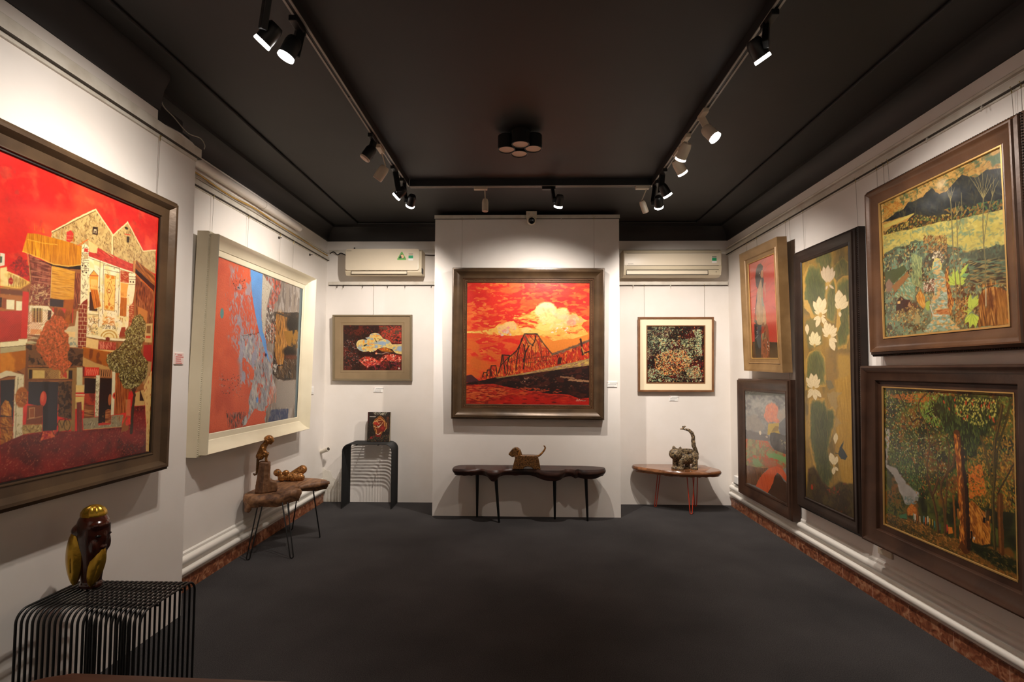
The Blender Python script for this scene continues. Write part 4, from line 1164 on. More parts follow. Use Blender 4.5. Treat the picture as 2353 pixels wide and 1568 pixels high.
('S',(236,210,160),[(774,660),(774,677)],1.6),
('S',(236,210,160),[(793,659),(794,676)],1.7),
('S',(236,210,160),[(762,678),(805,678)],1.6,{'wob':1}),
('S',(236,210,160),[(783,677),(784,694)],1.6),
('S',(210,176,110),[(800,487),(798,537),(803,595)],3.3,{'wob':2}),
('N',(190,160,110),10,10,0.58,0.08,[(808,547),(857,541),(861,627),(800,629),(805,578)]),
('D',[(70,56,44),(230,160,90)],60,7,2.5,0,3,[(808,547),(857,541),(861,627),(800,629),(805,578)]),
('D',[(226,140,60),(230,160,90)],60,12,3,0.1,0.6,[(882,538),(947,538),(950,578),(879,580)]),
('S',(200,120,50),[(882,580),(897,565),(916,572),(938,561),(952,578)],3.4),
('D',[(70,56,44)],40,7,2,0,3,[(879,580),(955,577),(956,595),(877,599)]),
('P',(248,230,168),[(864,635),(864,633),(869,620),(881,608),(897,599),(917,595),(938,595),(956,602),(970,612),(977,625),(978,634)]),
('P',(196,150,70),[(873,634),(873,633),(877,622),(887,612),(901,604),(918,601),(935,601),(951,606),(962,615),(968,627),(969,634)]),
('P',(248,230,168),[(880,634),(880,633),(884,623),(892,615),(904,609),(918,606),(933,606),(946,611),(955,618),(960,628),(961,635)]),
('P',(206,160,80),[(888,633),(888,633),(891,626),(898,619),(907,614),(918,612),(930,612),(940,616),(947,622),(951,629),(952,636)]),
('P',(244,220,150),[(896,633),(896,633),(898,627),(903,622),(910,619),(919,617),(927,617),(935,620),(941,624),(944,630),(944,636)]),
('P',(250,236,188),[(798,629),(856,629),(906,639),(931,636),(1022,633),(1017,646),(920,647),(801,640)],{'wob':1.5}),
('S',(40,22,16),[(801,641),(915,648),(1017,647)],1.7,{'wob':1}),
('P',(240,200,128),[(801,642),(865,651),(864,691),(800,684)],{'wob':1}),
('P',(156,44,36),[(865,654),(963,654),(962,689),(864,689)]),
('D',[(236,150,120),(226,120,90)],60,16,2.5,1.3,0.6,[(865,654),(963,654),(962,689),(864,689)]),
('E',(120,30,26),914,642,11.9,9.6),
('P',(236,196,120),[(864,691),(962,691),(959,700),(864,697)],{'wob':1}),
('P',(166,86,20),[(783,683),(859,693),(952,700),(959,715),(922,765),(852,748),(792,724)],{'wob':2}),
('N',(120,56,18),16,40,0.55,0.15,[(783,683),(859,693),(952,700),(959,715),(922,765),(852,748),(792,724)]),
('S',(216,130,50),[(784,685),(951,701)],2.1,{'wob':1}),
('P',(196,150,84),[(799,730),(852,751),(922,767),(949,769),(950,780),(789,770),(786,729)],{'wob':1.5}),
('P',(92,62,44),[(714,691),(787,692),(788,764),(718,767)],{'wob':2}),
('N',(46,30,24),12,12,0.52,0.1,[(714,691),(787,692),(788,764),(718,767)]),
('P',(116,76,48),[(535,689),(582,686),(619,764),(545,765)],{'wob':2}),
('N',(54,36,28),12,14,0.55,0.1,[(535,689),(582,686),(619,764),(545,765)]),
('P',(236,196,96),[(424,420),(447,410),(450,425),(496,435),(539,449),(498,482),(427,483)],{'wob':1.5}),
('N',(250,226,150),40,40,0.5,0.2,[(424,420),(447,410),(450,425),(496,435),(498,471),(427,482)]),
('D',[(160,110,50)],40,30,1.8,1.5,0.1,[(452,429),(534,450),(498,481),(455,478)]),
('E',(176,44,36),465,458,8.5,12.7),
('S',(240,180,80),[(459,459),(473,457)],1.4),
('S',(200,60,40),[(450,424),(495,431)],2.8,{'wob':2}),
('P',(232,226,200),[(421,365),(438,364),(439,406),(423,413)]),
('P',(60,90,76),[(421,377),(429,377),(429,398),(423,401)]),
('S',(206,150,70),[(427,489),(502,481),(538,453)],3.5),
('P',(120,70,50),[(428,493),(510,487),(511,505),(429,510)],{'wob':2}),
('P',(180,110,60),[(429,512),(514,508),(516,563),(432,571)]),
('P',(248,240,196),[(453,528),(482,526),(483,561),(454,563)]),
('P',(248,240,196),[(488,528),(512,527),(512,562),(490,563)]),
('P',(40,26,22),[(429,524),(436,523),(437,558),(431,559)]),
('P',(150,80,50),[(438,525),(452,524),(452,561),(439,560)],{'wob':2}),
('P',(168,38,34),[(432,573),(514,561),(514,669),(438,683)]),
('S',(216,80,60),[(346,583),(437,680)],1.0,{'al':0.7}),
('S',(216,80,60),[(431,573),(352,685)],1.0,{'al':0.7}),
('S',(216,80,60),[(353,583),(444,680)],1.0,{'al':0.7}),
('S',(216,80,60),[(438,572),(359,685)],1.0,{'al':0.7}),
('S',(216,80,60),[(360,582),(452,679)],1.0,{'al':0.7}),
('S',(216,80,60),[(446,572),(366,684)],1.0,{'al':0.7}),
('S',(216,80,60),[(367,581),(459,679)],1.0,{'al':0.7}),
('S',(216,80,60),[(453,571),(373,684)],1.1,{'al':0.7}),
('S',(216,80,60),[(374,580),(467,678)],1.0,{'al':0.7}),
('S',(216,80,60),[(461,570),(380,683)],1.1,{'al':0.7}),
('S',(216,80,60),[(381,579),(475,678)],1.0,{'al':0.7}),
('S',(216,80,60),[(469,569),(387,683)],1.1,{'al':0.7}),
('S',(216,80,60),[(388,578),(483,677)],1.0,{'al':0.7}),
('S',(216,80,60),[(477,568),(394,683)],1.1,{'al':0.7}),
('S',(216,80,60),[(395,578),(491,677)],1.0,{'al':0.7}),
('S',(216,80,60),[(485,567),(401,682)],1.1,{'al':0.7}),
('S',(216,80,60),[(403,577),(499,676)],1.0,{'al':0.7}),
('S',(216,80,60),[(492,566),(408,682)],1.1,{'al':0.7}),
('S',(216,80,60),[(410,576),(507,676)],1.0,{'al':0.7}),
('S',(216,80,60),[(501,565),(416,681)],1.1,{'al':0.7}),
('S',(216,80,60),[(417,575),(515,675)],1.0,{'al':0.7}),
('S',(216,80,60),[(509,564),(423,681)],1.1,{'al':0.7}),
('S',(216,80,60),[(425,574),(523,675)],1.0,{'al':0.7}),
('S',(216,80,60),[(517,563),(430,680)],1.1,{'al':0.7}),
('S',(216,80,60),[(432,573),(531,674)],1.0,{'al':0.7}),
('S',(216,80,60),[(525,562),(438,680)],1.1,{'al':0.7}),
('S',(216,80,60),[(440,572),(539,674)],1.0,{'al':0.7}),
('S',(216,80,60),[(533,561),(445,680)],1.1,{'al':0.7}),
('S',(216,80,60),[(447,571),(548,673)],1.0,{'al':0.7}),
('S',(216,80,60),[(542,560),(453,679)],1.1,{'al':0.7}),
('S',(216,80,60),[(455,571),(556,673)],1.1,{'al':0.7}),
('S',(216,80,60),[(550,559),(461,679)],1.1,{'al':0.7}),
('S',(216,80,60),[(462,570),(565,672)],1.1,{'al':0.7}),
('S',(216,80,60),[(559,558),(468,678)],1.1,{'al':0.7}),
('S',(216,80,60),[(470,569),(574,672)],1.1,{'al':0.7}),
('S',(216,80,60),[(567,557),(476,678)],1.1,{'al':0.7}),
('S',(216,80,60),[(478,568),(582,671)],1.1,{'al':0.7}),
('S',(216,80,60),[(576,556),(484,677)],1.1,{'al':0.7}),
('S',(216,80,60),[(486,567),(591,671)],1.1,{'al':0.7}),
('S',(216,80,60),[(585,555),(492,677)],1.1,{'al':0.7}),
('S',(216,80,60),[(494,566),(600,670)],1.1,{'al':0.7}),
('S',(216,80,60),[(593,554),(500,676)],1.1,{'al':0.7}),
('S',(216,80,60),[(502,565),(609,670)],1.1,{'al':0.7}),
('S',(216,80,60),[(602,553),(508,676)],1.1,{'al':0.7}),
('S',(216,80,60),[(510,564),(618,669)],1.1,{'al':0.7}),
('S',(216,80,60),[(611,552),(516,675)],1.1,{'al':0.7}),
('S',(216,80,60),[(518,563),(627,669)],1.1,{'al':0.7}),
('S',(216,80,60),[(620,551),(524,675)],1.1,{'al':0.7}),
('S',(216,80,60),[(526,562),(636,668)],1.1,{'al':0.7}),
('S',(216,80,60),[(630,550),(533,674)],1.2,{'al':0.7}),
('S',(216,80,60),[(535,561),(645,667)],1.1,{'al':0.7}),
('S',(216,80,60),[(639,549),(541,674)],1.2,{'al':0.7}),
('N',(206,52,44),40,40,0.5,0.2,[(432,573),(514,561),(514,669),(438,683)],{'al':0.6}),
('P',(212,48,40),[(511,489),(535,487),(537,664),(514,665)],{'wob':1.5}),
('P',(248,234,184),[(438,684),(505,675),(505,668),(540,666),(539,678),(535,681),(534,690),(439,702)],{'wob':1}),
('P',(186,172,128),[(439,702),(534,690),(534,708),(440,724)],{'wob':1}),
('S',(40,22,16),[(439,703),(534,690)],1.0),
('P',(178,98,20),[(440,725),(538,709),(542,769),(508,788),(444,792)],{'wob':1.5}),
('N',(214,130,30),30,50,0.5,0.2,[(440,725),(538,709),(542,769),(508,788),(444,792)]),
('S',(100,40,20),[(508,787),(530,799)],3.6),
('P',(118,70,44),[(536,707),(544,707),(553,864),(538,863)],{'wob':1}),
('P',(150,108,58),[(546,774),(789,774),(789,820),(551,820)],{'wob':1}),
('P',(30,20,18),[(552,781),(564,781),(565,816),(553,816)]),
('P',(214,180,104),[(567,783),(616,784),(617,814),(568,814)]),
('P',(120,80,44),[(619,784),(677,785),(677,817),(620,816)]),
('S',(206,160,90),[(620,784),(647,816)],1.1),
('S',(206,160,90),[(622,816),(645,784)],1.1),
('S',(206,160,90),[(626,784),(653,816)],1.1),
('S',(206,160,90),[(628,816),(651,784)],1.1),
('S',(206,160,90),[(632,784),(660,817)],1.1),
('S',(206,160,90),[(634,816),(658,784)],1.1),
('S',(206,160,90),[(639,784),(666,817)],1.2),
('S',(206,160,90),[(641,816),(664,784)],1.2),
('S',(206,160,90),[(645,784),(672,817)],1.2),
('S',(206,160,90),[(647,816),(671,784)],1.2),
('S',(206,160,90),[(651,784),(679,817)],1.2),
('S',(206,160,90),[(653,816),(677,784)],1.2),
('S',(206,160,90),[(658,784),(686,817)],1.2),
('S',(206,160,90),[(660,817),(684,784)],1.2),
('S',(206,160,90),[(664,784),(692,817)],1.2),
('S',(206,160,90),[(666,817),(690,784)],1.2),
('S',(206,160,90),[(671,784),(699,817)],1.2),
('S',(206,160,90),[(672,817),(697,784)],1.2),
('P',(196,150,80),[(679,785),(721,785),(721,818),(680,818)]),
('D',[(196,60,40)],14,16,8,0,3,[(684,789),(715,789),(716,815),(685,814)]),
('P',(36,26,22),[(723,783),(740,783),(741,821),(724,821)]),
('S',(110,60,40),[(551,820),(744,821)],5.1,{'wob':1}),
('S',(60,30,22),[(548,773),(789,769)],3.7,{'wob':2}),
('P',(112,30,26),[(786,765),(799,767),(800,808),(787,807)]),
('P',(220,48,36),[(799,769),(875,770),(873,808),(799,806)]),
('S',(246,150,110),[(806,774),(811,803),(815,780)],2.1),
('S',(246,150,110),[(817,778),(822,803),(826,780)],2.1),
('S',(246,150,110),[(828,774),(833,803),(837,780)],2.1),
('S',(246,150,110),[(839,777),(844,803),(848,780)],2.1),
('S',(246,150,110),[(850,774),(855,803),(859,780)],2.1),
('S',(246,150,110),[(862,777),(866,803),(870,780)],2.1),
('S',(120,40,24),[(788,808),(874,811)],4.9),
('P',(180,120,70),[(882,778),(945,780),(944,812),(881,811)]),
('S',(40,20,16),[(888,782),(888,808)],3.4,{'wob':1.5}),
('S',(40,20,16),[(900,782),(899,808)],3.5,{'wob':1.5}),
('S',(40,20,16),[(912,782),(911,808)],3.5,{'wob':1.5}),
('S',(40,20,16),[(924,782),(923,808)],3.5,{'wob':1.5}),
('S',(40,20,16),[(936,782),(935,808)],3.5,{'wob':1.5}),
('P',(206,196,150),[(760,770),(789,770),(793,872),(765,871)],{'wob':1}),
('P',(150,110,62),[(741,771),(760,771),(763,871),(745,871)],{'wob':1}),
('P',(224,210,168),[(444,796),(464,785),(482,786),(508,796),(534,800),(534,825),(536,920),(541,1050),(505,1046),(500,853),(500,807),(476,805),(445,818)],{'wob':1.5}),
('N',(176,160,116),8,8,0.64,0.1,[(492,803),(534,800),(541,1050),(505,1046)]),
('S',(40,22,16),[(511,810),(509,918),(515,1047)],1.1),
('S',(110,60,40),[(445,816),(476,806),(500,807)],4.2,{'wob':1}),
('P',(34,34,42),[(446,820),(499,817),(501,981),(454,976)]),
('P',(178,104,34),[(455,945),(455,914),(467,891),(481,898),(493,924),(494,952)],{'wob':2}),
('D',[(220,150,60),(120,64,24)],40,16,3,0.9,0.6,[(455,945),(455,914),(467,891),(481,898),(493,924),(494,952)]),
('P',(166,90,28),[(453,951),(496,954),(501,995),(505,1056),(458,1051)],{'wob':2}),
('D',[(210,140,50),(110,56,20)],70,20,3,1,0.8,[(453,951),(496,954),(501,995),(505,1056),(458,1051)]),
('S',(90,44,20),[(455,990),(501,994)],2.1),
('E',(172,92,34),529,884,24.7,37.7),
('D',[(120,60,24),(206,130,60)],40,22,3,0.8,1.2,[(508,864),(549,866),(552,910),(510,907)]),
('S',(110,50,24),[(512,871),(547,902)],1.1),
('S',(110,50,24),[(546,869),(514,904)],1.1),
('P',(44,44,52),[(552,826),(679,830),(680,917),(681,1024),(621,1020),(616,925),(555,910)]),
('S',(110,84,60),[(616,828),(617,868)],1.5),
('P',(24,24,30),[(615,829),(635,830),(637,1017),(623,1019)],{'soft':14}),
('E',(208,66,48),616,894,13.9,29.5),
('E',(226,96,64),613,886,6.5,18.9),
('P',(124,60,32),[(553,917),(616,919),(616,993),(551,987)],{'wob':1.5}),
('P',(196,140,90),[(560,925),(584,926),(584,967),(562,967)]),
('P',(150,80,40),[(563,929),(581,928),(582,963),(565,963)]),
('S',(200,150,100),[(555,968),(616,962)],2.2,{'wob':2}),
('P',(172,138,76),[(538,987),(617,993),(618,1023),(541,1024)],{'wob':2}),
('D',[(120,90,50),(206,176,110)],40,16,3,0,3,[(538,987),(617,993),(618,1023),(541,1024)]),
('P',(96,66,46),[(678,828),(741,829),(747,989),(683,968)],{'wob':2}),
('N',(50,34,26),10,12,0.5,0.1,[(678,828),(741,829),(747,989),(683,968)]),
('P',(156,116,62),[(684,984),(749,990),(747,1029),(689,1031)],{'wob':2}),
('P',(206,190,146),[(762,843),(802,844),(802,877),(761,876)],{'wob':1}),
('P',(230,196,120),[(760,845),(801,847),(801,876),(760,874)]),
('S',(246,230,170),[(754,885),(805,888)],4.9),
('P',(226,190,110),[(757,892),(804,894),(804,954),(760,942)],{'wob':1}),
('P',(150,110,60),[(741,829),(759,829),(766,1040),(749,1038)],{'wob':1.5}),
('P',(24,14,12),[(801,815),(863,819),(859,884),(804,882)]),
('P',(176,58,32),[(806,883),(861,885),(858,932),(806,929)],{'wob':2}),
('N',(120,36,24),16,24,0.55,0.15,[(806,883),(861,885),(858,932),(806,929)]),
('P',(138,74,38),[(807,930),(858,933),(860,991),(807,987)],{'wob':1.5}),
('D',[(206,140,80),(80,40,24)],20,40,3,0.1,0.1,[(807,930),(858,933),(860,991),(807,987)]),
('P',(152,138,106),[(801,987),(882,988),(884,1022),(953,1027),(954,987),(1023,989),(1017,1045),(808,1035)],{'wob':1.5}),
('D',[(110,100,80),(190,176,140)],70,10,3,0,3,[(801,987),(1024,997),(1017,1045),(808,1035)]),
('S',(210,170,100),[(808,1035),(1019,1045)],2.5,{'wob':1}),
('P',(22,12,12),[(882,816),(950,819),(952,1019),(883,1019)]),
('P',(206,54,44),[(883,1015),(953,1018),(951,1028),(884,1025)],{'wob':1.5}),
('P',(160,84,42),[(919,962),(933,956),(950,960),(951,1021),(920,1018)],{'wob':1.5}),
('D',[(206,130,70),(100,50,26)],26,30,3,0.1,0.15,[(919,962),(949,960),(951,1021),(920,1018)]),
('E',(170,90,50),941,915,9.9,26.4),
('P',(228,220,180),[(860,804),(880,805),(882,986),(863,984)]),
('P',(228,220,180),[(948,788),(968,788),(968,985),(951,986)]),
('D',[(120,100,70)],50,8,2,0,3,[(853,805),(880,805),(882,986),(863,984)]),
('E',(226,70,52),967,898,11.3,14.2),
('E',(120,30,24),967,897,5.1,6.2),
('P',(158,74,26),[(967,788),(1026,806),(1054,871),(1040,980),(971,986)],{'wob':1.5}),
('D',[(110,46,18),(196,110,50)],90,60,3,1.5,0.06,[(967,788),(1026,806),(1054,871),(1040,980),(971,986)]),
('P',(206,166,100),[(1085,891),(1161,874),(1159,956),(1077,953)],{'wob':2}),
('P',(30,22,20),[(1122,873),(1153,932),(1124,930)]),
('P',(128,26,24),[(458,1051),(540,1026),(617,1024),(766,1037),(1017,1047),(1072,1038),(1087,956),(1158,956),(1172,1048),(1193,1199),(837,1201),(466,1196)],{'wob':2}),
('N',(88,18,16),120,90,0.5,0.2,[(458,1051),(540,1026),(617,1024),(766,1037),(1017,1047),(1072,1038),(1087,956),(1158,956),(1172,1048),(1193,1199),(837,1201),(466,1196)]),
('N',(150,36,32),60,60,0.6,0.2,[(458,1051),(540,1026),(617,1024),(766,1037),(1017,1047),(1072,1038),(1087,956),(1158,956),(1172,1048),(1193,1199),(837,1201),(466,1196)],{'al':0.6}),
('D',[(176,84,66),(150,60,48),(196,120,92)],900,5,3,0,3,[(458,1051),(540,1026),(617,1024),(766,1037),(1017,1047),(1072,1038),(1087,956),(1158,956),(1172,1048),(1193,1199),(837,1201),(466,1196)],{'al':0.7}),
('P',(196,60,48),[(622,1023),(680,1022),(673,1049),(612,1057)]),
('D',[(226,104,60),(160,30,36)],26,14,10,0,3,[(622,1023),(680,1022),(673,1049),(612,1057)]),
('P',(100,36,32),[(767,918),(791,916),(804,1044),(778,1043)]),
('S',(170,90,70),[(773,919),(784,1042)],1.6),
('S',(170,90,70),[(780,919),(791,1043)],1.6),
('S',(170,90,70),[(787,920),(798,1043)],1.6),
('S',(46,34,26),[(742,1009),(741,1018),(738,1025),(734,1030),(729,1031),(723,1028),(718,1023),(714,1015),(713,1006),(713,997),(716,990),(720,986),(726,984),(732,987),(737,992),(740,1000),(742,1009)],2.0),
('S',(46,34,26),[(691,1019),(690,1029),(687,1037),(683,1042),(677,1043),(672,1041),(667,1035),(663,1026),(661,1016),(662,1007),(665,999),(669,994),(674,992),(680,995),(685,1001),(689,1009),(691,1019)],2.0),
('S',(46,34,26),[(676,1018),(690,984),(717,979),(727,1008)],1.9),
('S',(46,34,26),[(690,984),(705,1017),(717,979),(709,954),(729,956)],2.0),
('S',(54,40,28),[(1074,825),(1088,900),(1080,974),(1079,1078)],14.0,{'w2':18.6,'wob':2}),
('S',(54,40,28),[(1088,891),(1102,854)],5.6),
('S',(54,40,28),[(1085,900),(1062,857)],5.6),
('P',(150,86,44),[(1012,1072),(1022,1033),(1043,999),(1060,1028),(1059,1064)],{'wob':3}),
('E',(220,60,44),1050,1028,10.8,15.6),
('P',(206,150,90),[(1032,916),(1066,922),(1067,1001),(1043,994)],{'wob':3,'al':0.6}),
('P',(226,186,116),[(1193,783),(1147,860),(1175,1048),(1180,1184),(1206,1188),(1198,788)],{'wob':1.5}),
('D',[(170,70,50),(190,140,80)],30,12,4,1.5,0.4,[(1193,783),(1147,860),(1175,1048),(1180,1184),(1206,1188),(1198,788)]),
('P',(146,78,28),[(1061,251),(1193,300),(1191,349),(1060,291)],{'wob':2}),
('D',[(196,120,50),(100,50,20)],40,40,3,0.6,0.1,[(1061,251),(1193,300),(1191,344),(1060,286)]),
('P',(18,14,14),[(1060,291),(1192,354),(1188,384),(1060,315)],{'wob':1.5}),
('S',(216,96,30),[(1061,317),(1179,379)],4.7,{'wob':1}),
('P',(126,64,38),[(1061,327),(1181,387),(1186,547),(1142,546),(1077,524)],{'wob':2}),
('D',[(70,34,22),(170,100,60)],110,26,5,1.5,0.3,[(1061,327),(1181,387),(1186,547),(1142,546),(1077,524)]),
('P',(196,122,60),[(1086,471),(1152,489),(1149,545),(1089,518)],{'wob':2}),
('P',(206,172,110),[(1139,551),(1189,545),(1189,642),(1141,642)],{'wob':1}),
('P',(120,80,44),[(1150,560),(1177,557),(1177,596),(1150,597)]),
('P',(206,60,44),[(1146,611),(1180,608),(1178,621),(1147,622)]),
('P',(170,34,36),[(1135,657),(1190,653),(1192,738),(1133,729)],{'wob':1.5}),
('P',(176,140,90),[(1167,740),(1193,738),(1193,776),(1159,844),(1140,853)],{'wob':3}),
('P',(92,84,42),[(1070,520),(1101,506),(1142,541),(1141,633),(1127,653),(1118,696),(1168,738),(1164,815),(1115,858),(1066,870),(1018,864),(992,822),(987,791),(944,782),(912,743),(913,712),(978,679),(1020,636),(1009,604),(1048,564)],{'wob':10,'ws':18}),
('D',[(150,142,80),(190,182,122),(120,112,56),(60,50,24),(40,32,18)],1700,9,4,0,3,[(1070,520),(1101,506),(1142,541),(1141,633),(1127,653),(1118,696),(1168,738),(1164,815),(1115,858),(1066,870),(1018,864),(992,822),(987,791),(944,782),(912,743),(913,712),(978,679),(1020,636),(1009,604),(1048,564)]),
('D',[(206,198,140),(44,36,20)],400,8,3.5,0,3,[(1070,520),(1101,506),(1142,541),(1141,633),(1127,653),(1118,696),(1168,738),(1164,815),(1115,858),(1066,870),(1018,864),(992,822),(987,791),(944,782),(912,743),(913,712),(978,679),(1020,636),(1009,604),(1048,564)]),
('P',(190,84,38),[(645,563),(680,567),(708,588),(705,612),(688,621),(713,639),(716,687),(711,723),(734,759),(698,803),(674,775),(636,776),(609,734),(577,705),(578,675),(596,636),(602,613),(626,584)],{'wob':12,'ws':20,'al':0.9}),
('D',[(214,96,48),(176,78,38),(150,84,42),(226,112,62),(120,64,34)],1500,9,4,0,3,[(645,563),(680,567),(708,588),(705,612),(688,621),(713,639),(716,687),(711,723),(734,759),(698,803),(674,775),(636,776),(609,734),(577,705),(578,675),(596,636),(602,613),(626,584)]),
('D',[(110,40,40),(150,40,40)],160,10,5,0,3,[(454,407),(491,359),(530,376),(534,442),(496,435)],{'al':0.6}),
]
PIC['abstract'] = [
('P',(214,88,54),[(-50,-50),(1375,-50),(1375,1226),(-50,1226)]),
('N',(190,70,44),300,240,0.5,0.3,None,{'al':0.8}),
('N',(228,104,66),120,160,0.55,0.3,None,{'al':0.6}),
('P',(142,128,116),[(604,3),(1345,-9),(1330,1190),(768,1185),(735,1132),(776,1043),(817,872),(807,770),(753,670),(653,303)],{'wob':14,'ws':60}),
('N',(170,160,152),40,160,0.55,0.12,[(604,3),(1345,-9),(1330,1190),(768,1185),(735,1132),(776,1043),(817,872),(807,770),(753,670),(653,303)]),
('N',(112,100,92),30,140,0.6,0.12,[(604,3),(1345,-9),(1330,1190),(768,1185),(735,1132),(776,1043),(817,872),(807,770),(753,670),(653,303)]),
('D',[(176,166,158),(120,110,104),(150,140,140)],400,60,6,1.5,0.25,[(604,3),(1345,-9),(1330,1190),(768,1185),(735,1132),(776,1043),(817,872),(807,770),(753,670),(653,303)],{'al':0.5}),
('D',[(216,90,60),(200,80,56),(120,50,36),(160,150,150)],240,34,10,1.3,0.4,[(650,11),(917,2),(912,95),(787,287),(689,265),(743,129)]),
('P',(160,156,158),[(331,501),(581,482),(731,600),(828,683),(823,785),(904,903),(832,1017),(724,1096),(642,1104),(419,1174),(439,1127),(495,1066),(496,946),(555,758),(344,630)],{'wob':46,'ws':70}),
('N',(190,186,180),30,110,0.52,0.1,[(331,501),(581,482),(731,600),(828,683),(823,785),(904,903),(832,1017),(724,1096),(642,1104),(419,1174),(439,1127),(495,1066),(496,946),(555,758),(344,630)]),
('N',(212,86,54),34,90,0.63,0.05,[(331,501),(581,482),(731,600),(828,683),(823,785),(904,903),(832,1017),(724,1096),(642,1104),(419,1174),(439,1127),(495,1066),(496,946),(555,758),(344,630)]),
('D',[(150,152,166),(196,192,186),(120,118,124)],500,46,9,1.25,0.35,[(331,501),(581,482),(731,600),(828,683),(823,785),(904,903),(832,1017),(724,1096),(642,1104),(419,1174),(439,1127),(495,1066),(496,946),(555,758),(344,630)],{'al':0.7}),
('D',[(70,40,36),(200,60,54),(30,20,24)],140,30,3.5,1.3,0.5,[(331,501),(581,482),(731,600),(828,683),(823,785),(904,903),(832,1017),(724,1096),(642,1104),(419,1174),(439,1127),(495,1066),(496,946),(555,758),(344,630)]),
('N',(158,156,172),40,80,0.6,0.04,[(174,513),(581,482),(682,672),(556,771),(488,865),(366,863),(340,714),(274,633)],{'al':1,'edge':60}),
('D',[(160,160,176),(176,172,176),(150,140,150)],150,34,9,1.2,0.4,[(174,513),(581,482),(682,672),(556,771),(488,865),(366,863),(340,714),(274,633)],{'al':0.8}),
('N',(158,156,172),40,80,0.6,0.04,[(153,35),(437,13),(479,196),(577,441),(625,547),(224,571),(163,361),(187,182)],{'al':0.8,'edge':60}),
('D',[(160,160,176),(176,172,176),(150,140,150)],150,34,9,1.2,0.4,[(153,35),(437,13),(479,196),(577,441),(625,547),(224,571),(163,361),(187,182)],{'al':0.8}),
('D',[(160,158,170),(150,140,150)],120,26,7,1.4,0.4,[(110,223),(429,172),(510,511),(222,554)],{'al':0.7}),
('D',[(170,150,150),(60,40,40)],90,14,6,0,0.6,[(74,785),(358,785),(398,955),(130,943)],{'al':0.7}),
('D',[(60,36,34),(40,30,30),(120,116,120)],150,26,5,1.4,0.4,[(204,1057),(457,1063),(444,1173),(236,1171)]),
('D',[(50,36,34)],26,14,7,0,3,[(180,112),(351,80),(359,165),(209,196)]),
('P',(218,90,56),[(584,1052),(760,1099),(740,1182),(457,1185),(502,1133)],{'wob':14,'ws':50}),
('S',(60,36,34),[(347,510),(460,489),(592,466)],3.6,{'wob':8}),
('S',(60,36,34),[(370,520),(395,537)],3.7,{'wob':5}),
('E',(84,140,140),88,372,21.1,35.0),
('P',(66,50,38),[(814,277),(1281,224),(1268,527),(1283,837),(1066,842),(935,830),(838,785),(843,609),(855,506)],{'wob':10,'ws':40}),
('N',(36,28,26),60,60,0.5,0.12,[(814,277),(1281,224),(1268,527),(1283,837),(1066,842),(935,830),(838,785),(843,609),(855,506)]),
('D',[(196,134,56),(220,160,80),(150,96,40),(180,116,44)],520,80,5,1.5,0.22,[(843,280),(1072,297),(1106,469),(1040,601),(1018,701),(907,711),(849,594),(854,491)]),
('E',(20,17,18),1166,349,131.4,66.3,{'soft':0.5}),
('N',(150,104,36),50,40,0.45,0.2,[(991,420),(1315,378),(1280,551),(1084,537)]),
('E',(22,19,22),1123,589,120.1,38.9,{'soft':0.5}),
('E',(100,44,28),1163,635,122.1,20.4,{'soft':0.7,'al':0.7}),
('D',[(206,196,180),(120,90,60),(170,130,80)],90,50,2.5,1,0.7,[(855,653),(1219,657),(1219,825),(871,814)]),
('D',[(230,226,216)],20,26,7,1.3,0.4,[(830,705),(922,703),(913,770),(852,770)]),
('P',(86,92,112),[(853,1077),(1159,1090),(1151,1175),(790,1183)],{'wob':14,'ws':40}),
('N',(54,66,100),50,40,0.5,0.15,[(853,1077),(1159,1090),(1151,1175),(790,1183)]),
('D',[(140,130,130),(60,70,100)],60,30,5,1.4,0.3,[(853,1077),(1159,1090),(1151,1175),(790,1183)]),
('P',(150,138,128),[(921,844),(1256,841),(1264,1089),(929,1075)],{'wob':8,'ws':60,'soft':20}),
('D',[(226,120,84),(190,110,90)],60,60,5,1.45,0.2,[(760,885),(909,881),(939,1023),(790,1037)],{'al':0.7}),
('D',[(214,206,196),(240,236,226),(60,40,36),(30,24,24)],260,26,7,1.2,0.6,[(688,252),(811,249),(850,349),(869,533),(703,542),(679,432)]),
('D',[(206,96,60),(150,100,50)],90,20,7,1.2,0.6,[(686,365),(850,349),(869,533),(697,543)]),
('P',(92,108,114),[(1276,-16),(1344,-13),(1334,1190),(1284,1186)],{'soft':5}),
('P',(192,182,164),[(607,1),(638,20),(680,45),(754,73),(723,136),(687,245),(680,386),(686,498),(667,500),(623,391),(602,178),(599,47)],{'wob':3}),
('D',[(150,136,116),(214,206,190)],120,12,4,0,3,[(607,1),(638,20),(680,45),(754,73),(723,136),(687,245),(680,386),(686,498),(667,500),(623,391),(602,178),(599,47)]),
('P',(92,146,210),[(419,2),(600,2),(602,178),(615,340),(644,449),(702,516),(732,607),(784,691),(737,656),(697,608),(648,540),(586,454),(522,331),(476,228),(447,138)],{'wob':2}),
('N',(100,160,228),200,200,0.45,0.3,[(419,2),(600,2),(602,178),(615,340),(644,449),(702,516),(732,607),(784,691),(737,656),(697,608),(648,540),(586,454),(522,331),(476,228),(447,138)]),
('E',(40,36,80),711,633,17.0,12.7),
('E',(96,150,220),614,988,16.1,22.1),
('S',(220,60,60),[(600,612),(625,660),(608,688)],4.1,{'wob':4}),
('S',(220,60,60),[(793,633),(810,654)],8.7),
]
